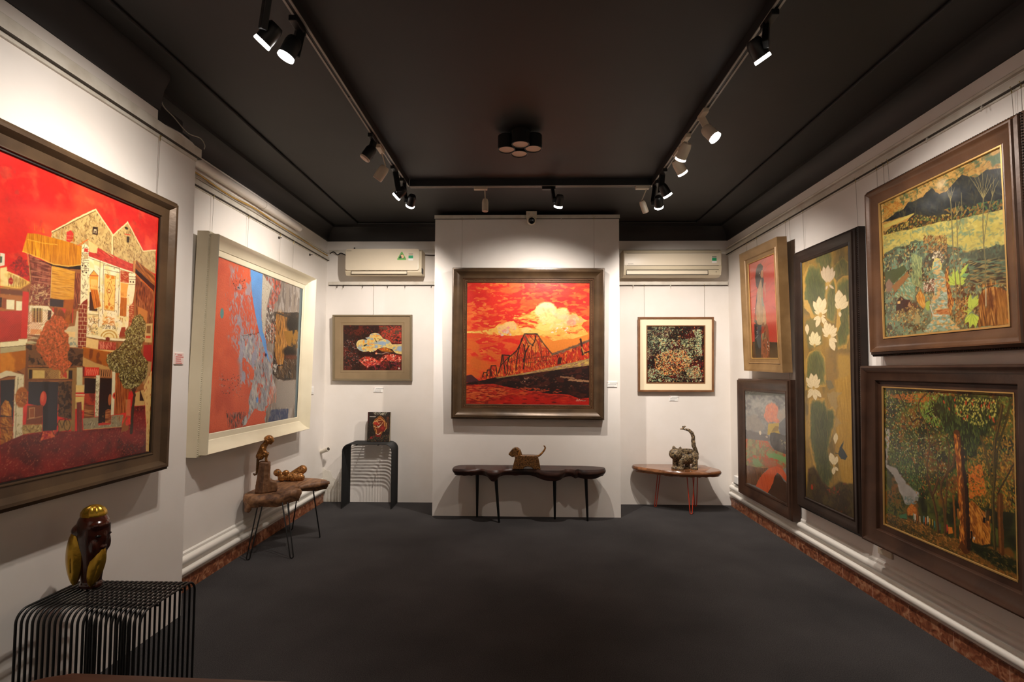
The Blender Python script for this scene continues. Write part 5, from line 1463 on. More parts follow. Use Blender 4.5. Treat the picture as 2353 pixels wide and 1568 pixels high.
PIC['cloud'] = [
('P',(38,18,15),[(-50,-50),(676,-50),(676,529),(-50,529)]),
('N',(84,30,20),60,60,0.55,0.2,None),
('D',[(120,40,26),(86,30,22),(24,14,14),(60,44,30)],500,16,7,0,3,[(0,0),(626,0),(626,479),(0,479)]),
('D',[(150,50,30),(110,40,26)],200,20,7,0.4,3,[(378,1),(628,1),(628,202),(515,197),(408,120)]),
('N',(160,54,36),40,25,0.5,0.15,[(390,7),(622,7),(622,197),(515,179),(414,120)],{'edge':20}),
('N',(84,60,44),30,30,0.58,0.15,[(390,7),(622,7),(622,197),(515,179),(414,120)]),
('D',[(200,70,48),(180,50,44)],60,22,8,0,1,[(390,7),(622,7),(622,197),(515,179),(414,120)]),
('D',[(150,60,40),(190,80,60),(110,110,110),(200,190,180)],170,9,4,0,3,[(2,156),(151,120),(175,446),(2,447)]),
('N',(190,60,40),30,20,0.48,0.12,[(163,375),(223,333),(306,339),(378,375),(438,321),(527,303),(626,333),(627,392),(515,386),(414,380),(396,416),(318,428),(259,452),(211,416)],{'edge':18}),
('D',[(226,90,70),(244,150,120),(206,60,40),(180,40,40),(250,190,160)],260,17,7,0,3,[(163,375),(223,333),(306,339),(378,375),(438,321),(527,303),(626,333),(627,392),(515,386),(414,380),(396,416),(318,428),(259,452),(211,416)]),
('D',[(150,40,40),(130,36,60)],90,18,7,1.2,0.8,[(223,405),(627,380),(627,475),(259,470)]),
('P',(150,92,28),[(366,251),(438,232),(491,247),(539,288),(414,277)],{'wob':2}),
('D',[(190,60,30),(216,150,40)],26,14,9,0,1,[(378,250),(438,235),(485,247),(521,277),(420,271)]),
('P',(244,226,164),[(139,203),(146,179),(163,159),(211,150),(256,157),(261,147),(235,132),(258,129),(279,120),(285,102),(303,88),(342,80),(378,88),(399,108),(420,133),(440,146),(473,154),(497,167),(521,203),(634,202),(634,308),(569,298),(545,282),(527,256),(491,245),(461,235),(438,232),(402,238),(366,251),(348,268),(321,281),(300,277),(294,286),(271,275),(253,279),(211,281),(175,268),(148,242)],{'soft':1.5}),
('P',(214,182,106),[(143,207),(150,183),(167,163),(214,154),(259,161),(265,151),(238,136),(262,133),(283,124),(289,106),(303,92),(342,84),(378,92),(399,112),(420,137),(437,151),(470,158),(494,171),(518,207),(631,207),(631,304),(566,294),(542,278),(524,252),(488,241),(458,231),(438,228),(402,234),(366,247),(348,264),(321,277),(300,273),(294,282),(274,271),(256,275),(214,277),(179,264),(152,237)],{'soft':2}),
('N',(146,160,160),34,24,0.56,0.1,[(139,203),(146,179),(163,159),(211,150),(256,157),(261,147),(235,132),(258,129),(279,120),(285,102),(303,88),(342,80),(378,88),(399,108),(420,133),(440,146),(473,154),(497,167),(521,203),(634,202),(634,308),(569,298),(545,282),(527,256),(491,245),(461,235),(438,232),(402,238),(366,251),(348,268),(321,281),(300,277),(294,286),(271,275),(253,279),(211,281),(175,268),(148,242)],{'edge':-14}),
('N',(224,150,60),22,18,0.62,0.08,[(145,203),(175,161),(259,161),(306,90),(378,96),(414,143),(294,262),(175,262)]),
('D',[(230,200,120),(206,150,70),(150,164,170),(240,220,150)],130,13,7,0,3,[(139,203),(146,179),(163,159),(211,150),(256,157),(261,147),(235,132),(258,129),(279,120),(285,102),(303,88),(342,80),(378,88),(399,108),(420,133),(440,146),(473,154),(497,167),(521,203),(634,202),(634,308),(569,298),(545,282),(527,256),(491,245),(461,235),(438,232),(402,238),(366,251),(348,268),(321,281),(300,277),(294,286),(271,275),(253,279),(211,281),(175,268),(148,242)],{'al':0.6}),
('E',(140,160,180),413,190,47.7,20.1,{'soft':0.5}),
('E',(140,160,180),610,249,35.7,29.6,{'soft':0.6}),
('E',(140,160,180),354,226,17.9,15.4,{'soft':0.6}),
('P',(50,52,44),[(214,218),(229,206),(254,197),(250,212),(223,227)]),
('S',(50,40,24),[(336,138),(360,179),(345,164)],5.3),
('S',(50,40,24),[(366,138),(390,149),(384,164)],3.6),
('S',(40,34,24),[(396,155),(431,143)],4.7),
('S',(190,170,150),[(354,301),(414,305),(461,290),(491,297)],4.1,{'wob':1}),
('E',(240,150,110),354,300,11.9,9.5),
('P',(226,200,180),[(590,451),(606,451),(606,468),(590,468)]),
]
PIC['bridge'] = [
('P',(228,50,36),[(-50,-50),(1226,-50),(1226,1218),(-50,1218)]),
('N',(240,104,48),150,60,0.55,0.05,[(-32,-18),(1191,-23),(1195,947),(-23,957)],{'warp':60}),
('N',(216,40,36),180,90,0.6,0.1,[(-32,-18),(1191,-23),(1195,947),(-23,957)],{'al':0.7}),
('N',(246,128,60),60,26,0.68,0.04,[(-32,-18),(1191,-23),(1195,947),(-23,957)],{'warp':30}),
('N',(232,86,40),240,50,0.56,0.06,[(-29,373),(1193,366),(1195,920),(-23,929)]),
('N',(230,110,44),160,45,0.5,0.08,[(-27,540),(349,538),(324,857),(-23,929)],{'edge':30}),
('N',(216,110,40),120,60,0.5,0.2,[(-25,707),(156,706),(116,914),(-23,916)],{'edge':40,'al':0.7}),
('D',[(242,116,56),(236,92,48)],120,60,20,0,0.35,[(-11,3),(1171,-2),(1172,339),(389,315),(-7,443)],{'al':0.8}),
('P',(244,150,58),[(668,480),(1174,463),(1174,567),(1083,596),(824,687),(752,619),(668,494)],{'soft':30,'wob':20,'ws':60}),
('P',(246,196,92),[(-7,471),(154,463),(265,436),(306,399),(348,396),(389,376),(452,370),(480,405),(501,437),(584,425),(668,442),(626,397),(528,370),(438,346),(528,326),(583,297),(653,258),(669,230),(708,202),(749,188),(805,188),(853,229),(867,250),(916,236),(964,243),(978,277),(1034,277),(1061,312),(1096,318),(1124,346),(1160,360),(1124,374),(1096,409),(1124,436),(1166,491),(1028,534),(945,541),(834,556),(751,522),(668,497),(585,492),(446,512),(321,502),(224,503),(112,487),(-7,485)],{'wob':6,'ws':30}),
('N',(250,214,110),50,30,0.5,0.1,[(-7,471),(154,463),(265,436),(306,399),(348,396),(389,376),(452,370),(480,405),(501,437),(584,425),(668,442),(626,397),(528,370),(438,346),(528,326),(583,297),(653,258),(669,230),(708,202),(749,188),(805,188),(853,229),(867,250),(916,236),(964,243),(978,277),(1034,277),(1061,312),(1096,318),(1124,346),(1160,360),(1124,374),(1096,409),(1124,436),(1166,491),(1028,534),(945,541),(834,556),(751,522),(668,497),(585,492),(446,512),(321,502),(224,503),(112,487),(-7,485)]),
('N',(240,120,56),70,20,0.66,0.06,[(-7,471),(154,463),(265,436),(306,399),(348,396),(389,376),(452,370),(480,405),(501,437),(584,425),(668,442),(626,397),(528,370),(438,346),(528,326),(583,297),(653,258),(669,230),(708,202),(749,188),(805,188),(853,229),(867,250),(916,236),(964,243),(978,277),(1034,277),(1061,312),(1096,318),(1124,346),(1160,360),(1124,374),(1096,409),(1124,436),(1166,491),(1028,534),(945,541),(834,556),(751,522),(668,497),(585,492),(446,512),(321,502),(224,503),(112,487),(-7,485)],{'edge':-10}),
('S',(232,80,44),[(473,345),(584,363),(667,383)],22.3,{'wob':4}),
('S',(236,100,50),[(515,405),(640,414)],19.5,{'wob':4}),
('D',[(252,222,110),(240,150,60)],60,40,8,0,0.2,[(445,315),(666,258),(681,439),(473,426)]),
('E',(255,246,200),763,243,86.0,58.4,{'soft':0.35}),
('E',(255,240,180),715,278,63.8,47.3,{'soft':0.35}),
('E',(254,236,176),805,285,69.3,47.3,{'soft':0.35}),
('E',(252,232,160),918,295,66.4,52.8,{'soft':0.35}),
('E',(250,224,170),944,353,83.0,50.0,{'soft':0.35}),
('E',(253,228,140),875,395,96.9,47.2,{'soft':0.35}),
('E',(255,240,160),777,340,88.7,55.6,{'soft':0.35}),
('E',(236,190,140),1026,339,47.0,36.1,{'soft':0.35}),
('E',(240,170,140),1006,381,47.0,30.5,{'soft':0.35}),
('E',(226,190,120),1082,360,41.4,25.0,{'soft':0.35}),
('E',(246,210,140),417,412,63.9,36.2,{'soft':0.35}),
('E',(244,206,140),348,440,55.6,30.6,{'soft':0.35}),
('E',(255,226,140),584,460,55.5,27.8,{'soft':0.35}),
('E',(236,170,150),376,468,41.7,19.5,{'soft':0.35}),
('E',(255,232,130),750,424,83.1,41.7,{'soft':0.35}),
('E',(255,222,110),667,480,83.2,27.8,{'soft':0.35}),
('D',[(255,250,224),(255,244,170),(246,200,190),(248,190,120)],60,40,20,0,3,[(666,202),(846,201),(971,256),(1082,339),(1055,450),(779,480),(653,342)],{'al':0.35}),
('D',[(226,206,190),(240,160,150)],12,24,18,0,3,[(251,469),(473,398),(474,509),(279,518)]),
('D',[(255,246,230)],18,20,13,0,3,[(834,424),(972,423),(972,479),(806,480)]),
('D',[(214,90,50),(170,80,50)],26,22,3,0,0.5,[(-7,471),(154,463),(265,436),(306,399),(348,396),(389,376),(452,370),(480,405),(501,437),(584,425),(668,442),(626,397),(528,370),(438,346),(528,326),(583,297),(653,258),(669,230),(708,202),(749,188),(805,188),(853,229),(867,250),(916,236),(964,243),(978,277),(1034,277),(1061,312),(1096,318),(1124,346),(1160,360),(1124,374),(1096,409),(1124,436),(1166,491),(1028,534),(945,541),(834,556),(751,522),(668,497),(585,492),(446,512),(321,502),(224,503),(112,487),(-7,485)],{'al':0.5}),
('E',(236,210,110),640,487,69.3,19.4,{'soft':0.6}),
('P',(78,40,46),[(-7,899),(46,887),(74,908),(116,942),(116,963),(-6,964)],{'wob':3}),
('P',(214,76,34),[(116,942),(157,873),(199,844),(233,803),(282,799),(299,871),(321,864),(343,696),(420,704),(502,620),(554,492),(676,491),(759,619),(824,685),(1083,586),(1177,549),(1178,737),(587,866),(282,913)],{'wob':3}),
('N',(196,50,30),30,40,0.5,0.12,[(116,942),(157,873),(199,844),(233,803),(282,799),(299,871),(321,864),(343,696),(420,704),(502,620),(554,492),(676,491),(759,619),(824,685),(1083,586),(1177,549),(1178,737),(587,866),(282,913)]),
('N',(240,140,60),24,36,0.62,0.1,[(116,942),(157,873),(199,844),(233,803),(282,799),(299,871),(321,864),(343,696),(420,704),(502,620),(554,492),(676,491),(759,619),(824,685),(1083,586),(1177,549),(1178,737),(587,866),(282,913)]),
('D',[(240,90,40),(250,170,70),(120,40,26),(200,50,30),(60,26,20)],520,26,5,1.4,0.6,[(116,942),(157,873),(199,844),(233,803),(282,799),(299,871),(321,864),(343,696),(420,704),(502,620),(554,492),(676,491),(759,619),(824,685),(1083,586),(1177,549),(1178,737),(587,866),(282,913)]),
('P',(240,150,64),[(585,536),(654,522),(696,619),(669,675),(599,620)],{'wob':6,'al':0.7}),
('D',[(250,190,110)],50,16,5,1,1,[(557,509),(751,535),(807,674),(530,676)],{'al':0.7}),
('S',(58,34,26),[(310,871),(330,788),(343,696),(413,701),(399,760)],11.1,{'wob':2}),
('S',(58,34,26),[(414,712),(475,662),(516,592),(554,492),(676,491)],11.1,{'wob':2}),
('S',(90,70,50),[(676,491),(724,563),(766,619),(824,685)],11.1,{'wob':2}),
('S',(110,90,66),[(554,501),(599,578),(641,603)],12.5,{'wob':2}),
('S',(70,44,30),[(668,497),(654,564),(630,606)],12.5,{'wob':2}),
('S',(58,34,26),[(599,606),(565,675),(545,759)],12.5,{'wob':2}),
('S',(58,34,26),[(547,592),(565,689),(548,828)],11.1,{'wob':2}),
('S',(58,34,26),[(529,537),(489,690),(476,842)],9.7,{'wob':2}),
('S',(170,60,40),[(696,536),(717,674),(732,799)],11.1,{'wob':2}),
('S',(150,50,34),[(620,620),(670,785)],8.3,{'wob':2}),
('S',(58,34,26),[(350,705),(372,871)],11.1,{'wob':2}),
('S',(58,34,26),[(399,718),(393,871)],8.3,{'wob':2}),
('S',(58,34,26),[(326,802),(392,732)],8.3,{'wob':2}),
('S',(58,34,26),[(227,911),(237,800),(282,799),(296,899)],9.7,{'wob':1.5}),
('S',(58,34,26),[(191,911),(201,842),(232,841),(246,900)],9.7,{'wob':1.5}),
('S',(58,34,26),[(155,911),(165,867),(193,867),(207,900)],9.7,{'wob':1.5}),
('S',(90,40,28),[(350,718),(331,857)],5.5,{'wob':2,'al':0.8}),
('S',(90,40,28),[(365,760),(414,843)],5.5,{'wob':2,'al':0.8}),
('S',(90,40,28),[(434,704),(421,850)],5.5,{'wob':2,'al':0.8}),
('S',(90,40,28),[(454,676),(476,842)],5.5,{'wob':2,'al':0.8}),
('S',(90,40,28),[(495,620),(518,828)],5.6,{'wob':2,'al':0.8}),
('S',(90,40,28),[(517,676),(476,759)],5.5,{'wob':2,'al':0.8}),
('S',(90,40,28),[(530,606),(587,814)],5.6,{'wob':2,'al':0.8}),
('S',(90,40,28),[(586,661),(601,821)],5.5,{'wob':2,'al':0.8}),
('S',(90,40,28),[(627,606),(615,814)],5.5,{'wob':2,'al':0.8}),
('S',(90,40,28),[(668,578),(656,799)],5.5,{'wob':2,'al':0.8}),
('S',(90,40,28),[(689,619),(753,785)],5.5,{'wob':2,'al':0.8}),
('S',(90,40,28),[(724,619),(711,792)],5.5,{'wob':2,'al':0.8}),
('S',(90,40,28),[(766,660),(773,778)],5.5,{'wob':2,'al':0.8}),
('S',(90,40,28),[(585,536),(558,620)],5.6,{'wob':2,'al':0.8}),
('S',(90,40,28),[(606,509),(654,564)],5.6,{'wob':2,'al':0.8}),
('S',(90,40,28),[(654,508),(696,619)],5.6,{'wob':2,'al':0.8}),
('S',(90,40,28),[(572,731),(808,701)],5.5,{'wob':2,'al':0.8}),
('S',(90,40,28),[(587,772),(822,736)],5.5,{'wob':2,'al':0.8}),
('S',(90,40,28),[(420,760),(531,717)],5.5,{'wob':2,'al':0.8}),
('S',(120,92,66),[(824,687),(945,645),(1028,614),(1174,554)],20.8,{'wob':2}),
('D',[(150,120,100),(90,60,50)],40,26,6,-0.35,0.2,[(824,674),(1174,540),(1174,574),(849,708)]),
('S',(60,30,24),[(1094,540),(1103,595),(1117,685)],19.4,{'wob':2}),
('S',(200,150,80),[(1105,616),(1133,685)],11.1,{'wob':1.5}),
('S',(58,34,26),[(1133,671),(1175,657)],13.8),
('S',(180,60,36),[(1063,617),(1029,727)],11.1),
('P',(70,36,28),[(880,722),(918,714),(907,777),(870,784)],{'wob':3}),
('D',[(90,36,26),(240,170,90)],60,16,5,1.5,0.5,[(656,730),(849,687),(822,798),(642,841)]),
('P',(38,19,16),[(-6,968),(116,949),(282,910),(532,883),(891,828),(1178,784),(1179,1099),(1085,1111),(989,1073),(892,1067),(810,1066),(671,1045),(533,1029),(366,998),(255,974),(-6,988)],{'wob':4}),
('N',(70,30,22),60,30,0.6,0.1,[(-6,968),(116,949),(282,910),(532,883),(891,828),(1178,784),(1179,1099),(1085,1111),(989,1073),(892,1067),(810,1066),(671,1045),(533,1029),(366,998),(255,974),(-6,988)]),
('D',[(110,60,44),(90,36,26),(150,110,84)],120,18,7,0,0.5,[(283,927),(1167,837),(1168,1030),(671,1034)],{'al':0.7}),
('S',(150,112,84),[(905,901),(1030,914)],16.6,{'wob':5}),
('S',(170,130,96),[(988,932),(1167,940)],19.3,{'wob':5}),
('D',[(170,130,110)],12,14,9,0,3,[(560,911),(615,904),(615,966),(532,953)]),
('D',[(170,60,36),(200,80,40)],46,26,7,0,0.3,[(477,1001),(892,1019),(948,1066),(533,1036)]),
('P',(172,142,88),[(276,916),(587,861),(891,791),(1178,724),(1178,790),(891,831),(532,886),(296,921)],{'wob':3}),
('D',[(206,176,96),(150,110,90),(190,150,140),(216,190,100)],130,28,9,-0.2,0.3,[(532,870),(891,795),(1178,729),(1178,787),(891,825),(546,883)]),
('P',(190,48,26),[(-6,988),(255,977),(366,1001),(533,1033),(810,1069),(989,1076),(1085,1113),(1179,1102),(1179,1181),(-4,1193)],{'wob':3}),
('N',(210,92,44),70,16,0.5,0.06,[(-6,988),(366,1001),(588,1049),(561,1146),(-4,1165)],{'edge':20}),
('N',(140,30,20),60,14,0.6,0.06,[(-6,988),(255,977),(366,1001),(533,1033),(810,1069),(989,1076),(1085,1113),(1179,1102),(1179,1181),(-4,1193)]),
('P',(200,24,16),[(395,1078),(1179,1126),(1179,1181),(257,1190)],{'soft':60,'al':0.8}),
('D',[(150,24,16),(220,60,30),(110,20,14)],110,40,8,0,0.1,[(-6,988),(255,977),(366,1001),(533,1033),(810,1069),(989,1076),(1085,1113),(1179,1102),(1179,1181),(-4,1193)]),
('D',[(224,110,60)],60,40,8,0,0.1,[(-2,999),(367,1016),(533,1063),(0,1137)]),
('S',(206,160,140),[(1055,1133),(1063,1114),(1072,1133),(1085,1113),(1091,1130),(1105,1124),(1119,1130),(1143,1127)],5.5),
]
PIC['moss'] = [
('P',(26,17,14),[(-50,-50),(641,-50),(641,639),(-50,639)]),
('N',(74,20,18),70,60,0.55,0.15,None),
('D',[(96,26,22),(130,30,24)],60,26,14,0,3,[(459,235),(593,197),(593,588),(427,479)]),
('D',[(70,34,44)],60,26,14,0,3,[(57,107),(236,120),(300,480),(108,416)]),
('D',[(180,200,158),(150,172,132),(196,206,150),(120,140,112)],900,9,4.5,0,3,[(0,-3),(299,-2),(184,171),(127,248),(1,351)]),
('D',[(180,200,158),(150,172,132),(196,206,150),(120,140,112),(206,196,120)],800,15,5.5,0,3,[(121,120),(338,139),(554,107),(567,287),(427,415),(121,325)]),
('D',[(20,14,12),(40,22,18)],420,13,5,0,3,[(0,-3),(592,-2),(593,351),(1,351)]),
('D',[(226,156,84),(236,180,110),(214,120,56),(206,170,100),(190,196,140)],1100,15,5.5,0,3,[(70,313),(210,248),(376,248),(465,351),(427,454),(261,518),(134,518),(82,416)]),
('D',[(206,80,40),(160,40,30),(60,26,22)],200,15,6,0,3,[(159,287),(427,261),(427,454),(172,505)]),
('D',[(180,200,158),(150,172,132),(196,206,150),(120,140,112),(200,180,120),(210,140,80)],420,13,5.5,0,3,[(389,441),(542,402),(574,537),(427,556)]),
('D',[(180,200,158),(150,172,132),(196,206,150),(120,140,112),(200,200,150)],360,13,5.5,0,3,[(465,30),(567,30),(574,312),(491,287),(529,158)]),
('D',[(180,200,158),(150,172,132),(196,206,150),(120,140,112)],260,12,6,0,3,[(6,416),(108,454),(185,538),(300,544),(274,582),(6,583)]),
('D',[(180,190,140),(90,26,22)],170,12,5,0,3,[(300,512),(587,511),(587,585),(300,586)]),
('D',[(180,200,158),(150,172,132),(196,206,150),(120,140,112),(206,180,110),(214,130,70),(150,40,30),(60,24,28)],900,14,5,0,3,[(0,0),(591,0),(591,589),(0,589)]),
('D',[(24,15,13),(30,18,15)],900,13,5.5,0,3,[(0,0),(591,0),(591,589),(0,589)]),
('D',[(24,15,13)],60,26,16,0,3,[(0,0),(591,0),(591,589),(0,589)],{'al':0.8}),
('P',(236,228,190),[(548,559),(565,559),(565,574),(548,574)]),
]
PIC['lady'] = [
('P',(214,84,66),[(-50,-50),(533,-50),(533,904),(-50,904)]),
('N',(196,62,50),200,160,0.5,0.3,None,{'al':0.8}),
('N',(150,50,40),300,20,0.66,0.1,None,{'al':0.35}),
('P',(196,60,46),[(305,549),(495,558),(490,729),(334,721)],{'soft':8,'wob':4}),
('P',(76,60,42),[(10,711),(72,704),(326,719),(496,730),(488,865),(-15,866)],{'wob':5,'soft':6}),
('N',(50,34,26),60,50,0.5,0.15,[(10,711),(496,730),(488,865),(-15,866)]),
('N',(100,60,40),40,60,0.6,0.15,[(10,711),(101,714),(86,866),(-15,866)]),
('P',(60,64,64),[(139,270),(155,308),(111,392),(81,506),(192,567),(138,626),(96,552),(62,532),(100,391)],{'wob':2}),
('P',(168,138,104),[(160,255),(146,271),(154,316),(111,392),(98,445),(120,554),(191,576),(274,590),(291,548),(287,453),(250,354),(254,267),(264,199),(240,152),(199,190)],{'wob':2}),
('N',(196,160,124),40,60,0.55,0.2,[(155,183),(309,206),(286,564),(96,552)],{'al':0.7}),
('P',(140,140,120),[(215,319),(247,340),(263,407),(226,404)],{'wob':3}),
('P',(200,150,110),[(249,406),(287,453),(269,546),(223,543)],{'wob':3}),
('P',(52,40,40),[(119,142),(138,74),(180,35),(233,32),(273,62),(258,103),(233,125),(265,152),(280,184),(265,226),(244,249),(230,159),(199,190),(161,246),(128,215)],{'wob':2}),
('E',(196,140,104),248,127,25.9,34.3),
('P',(40,38,44),[(60,550),(108,551),(110,660),(172,777),(174,866),(66,866),(54,703)],{'wob':3}),
('P',(72,76,84),[(118,571),(202,563),(183,663),(166,769),(125,772),(84,677)],{'wob':4}),
('P',(150,84,56),[(247,588),(290,556),(319,592),(335,738),(320,865),(164,866),(181,681),(218,656)],{'wob':3}),
('P',(140,126,92),[(194,646),(279,633),(278,685),(202,699)],{'wob':4}),
('N',(110,60,40),24,50,0.55,0.15,[(247,588),(335,738),(320,865),(164,866)]),
('P',(110,50,36),[(228,543),(274,590),(184,655),(146,644)],{'wob':4,'al':0.5}),
('D',[(240,232,214),(220,214,200)],4,9,7,0,3,[(181,94),(215,99),(213,123),(178,118)]),
('D',[(240,232,214),(220,214,200)],2,9,7,0,3,[(190,123),(224,129),(221,153),(187,148)]),
('D',[(240,232,214),(220,214,200)],3,9,7,0,3,[(62,403),(98,407),(96,432),(60,429)]),
('D',[(240,232,214),(220,214,200)],2,9,7,0,3,[(66,429),(102,432),(99,457),(63,454)]),
('D',[(240,232,214),(220,214,200)],5,9,7,0,3,[(88,615),(124,617),(121,642),(86,640)]),
('D',[(240,232,214),(220,214,200)],4,9,7,0,3,[(93,647),(128,649),(126,673),(91,672)]),
('D',[(240,232,214),(220,214,200)],2,9,7,0,3,[(72,655),(108,657),(106,682),(70,680)]),
('D',[(240,232,214),(220,214,200)],3,9,7,0,3,[(289,707),(321,708),(319,732),(287,731)]),
('D',[(240,232,214),(220,214,200)],4,9,7,0,3,[(293,737),(326,738),(324,762),(291,761)]),
('D',[(240,232,214),(220,214,200)],3,9,7,0,3,[(287,767),(319,768),(317,792),(285,791)]),
('D',[(240,232,214),(220,214,200)],3,9,7,0,3,[(96,611),(132,613),(129,638),(94,636)]),
]
PIC['hill'] = [
('P',(132,132,130),[(-50,-50),(813,-50),(813,926),(-50,926)]),
('N',(160,160,154),140,90,0.5,0.2,[(1,-6),(769,-7),(762,321),(-14,468)]),
('N',(104,106,108),120,70,0.58,0.15,[(1,-6),(769,-7),(762,321),(-14,468)]),
('D',[(150,152,148),(120,122,124),(170,168,160)],260,60,24,0,0.6,[(1,-6),(769,-7),(762,321),(-14,468)],{'al':0.5}),
('P',(90,96,92),[(1,-6),(769,-7),(768,15),(0,37)],{'soft':14,'wob':8}),
('P',(224,138,104),[(418,125),(484,91),(573,81),(641,119),(656,176),(723,163),(688,215),(636,252),(550,244),(459,261),(386,215)],{'wob':16,'ws':40,'soft':14}),
('D',[(236,150,116),(216,120,90),(200,130,110)],90,34,16,0,3,[(418,125),(484,91),(573,81),(641,119),(656,176),(723,163),(688,215),(636,252),(550,244),(459,261),(386,215)],{'al':0.7}),
('P',(168,158,146),[(640,136),(764,127),(762,192),(687,231),(621,204)],{'wob':12,'ws':40,'soft':14,'al':0.9}),
('P',(150,142,132),[(16,237),(229,210),(403,292),(324,354),(11,370)],{'wob':20,'ws':60,'soft':24,'al':0.8}),
('P',(104,108,112),[(653,251),(767,183),(765,336),(667,332)],{'wob':3}),
('P',(96,92,92),[(-11,372),(456,365),(509,418),(-14,458)],{'wob':10,'ws':40,'soft':12,'al':0.8}),
('P',(196,164,54),[(463,269),(654,246),(638,302),(667,333),(564,344),(441,371)],{'wob':4}),
('P',(150,120,36),[(584,278),(649,276),(634,311),(511,337)],{'wob':3}),
('P',(56,56,58),[(497,345),(565,333),(762,337),(760,490),(560,479),(499,441),(488,395)],{'wob':4}),
('N',(84,80,76),30,40,0.55,0.15,[(497,345),(762,337),(760,490),(542,473)]),
('D',[(200,190,140),(150,140,110)],16,16,6,1.5,0.4,[(649,375),(760,385),(758,450),(664,431)]),
('E',(230,214,186),305,366,21.7,19.7),
('E',(190,170,150),429,387,22.4,8.7),
('P',(136,118,78),[(-14,458),(454,421),(507,461),(560,479),(763,489),(772,591),(707,619),(607,611),(464,651),(313,683),(-22,716)],{'wob':6}),
('N',(150,150,96),80,50,0.5,0.12,[(-14,458),(454,421),(507,461),(560,479),(763,489),(772,591),(707,619),(607,611),(464,651),(313,683),(-22,716)]),
('N',(196,92,50),60,40,0.6,0.08,[(-14,458),(454,421),(507,461),(560,479),(763,489),(772,591),(707,619),(607,611),(464,651),(313,683),(-22,716)]),
('D',[(120,160,100),(204,96,56),(150,110,70),(160,150,100)],260,40,8,-0.4,0.8,[(-14,458),(454,421),(507,461),(560,479),(763,489),(772,591),(707,619),(607,611),(464,651),(313,683),(-22,716)],{'al':0.7}),
('P',(126,170,104),[(432,532),(576,506),(767,512),(765,553),(643,553),(467,561)],{'wob':6,'soft':6}),
('P',(130,160,106),[(154,612),(256,613),(352,650),(233,684),(142,669)],{'wob':8,'soft':8}),
('P',(180,84,46),[(317,568),(539,566),(707,619),(464,656),(372,638)],{'wob':14,'ws':40,'soft':12,'al':0.7}),
('P',(104,66,40),[(-22,711),(313,679),(446,655),(311,746),(203,857),(-28,878)],{'wob':6}),
('D',[(140,90,50),(70,44,28),(120,80,46)],160,50,6,1.5,0.2,[(-22,711),(313,679),(446,655),(311,746),(203,857),(-28,878)]),
('P',(214,92,48),[(199,862),(260,791),(330,733),(464,654),(572,615),(624,608),(707,619),(762,657),(768,712),(672,675),(608,664),(562,713),(528,779),(435,871)],{'wob':3}),
('D',[(230,112,64),(190,76,40)],90,60,5,1.3,0.3,[(199,862),(260,791),(330,733),(464,654),(572,615),(624,608),(707,619),(762,657),(768,712),(672,675),(608,664),(562,713),(528,779),(435,871)],{'al':0.7}),
('P',(66,46,32),[(431,870),(480,823),(528,770),(548,724),(570,695),(609,662),(669,675),(704,709),(761,717),(774,881)],{'wob':7,'ws':18}),
('D',[(90,66,40),(46,32,24),(110,60,36)],140,40,4,1.4,0.4,[(431,870),(480,823),(528,770),(548,724),(570,695),(609,662),(669,675),(704,709),(761,717),(774,881)]),
]
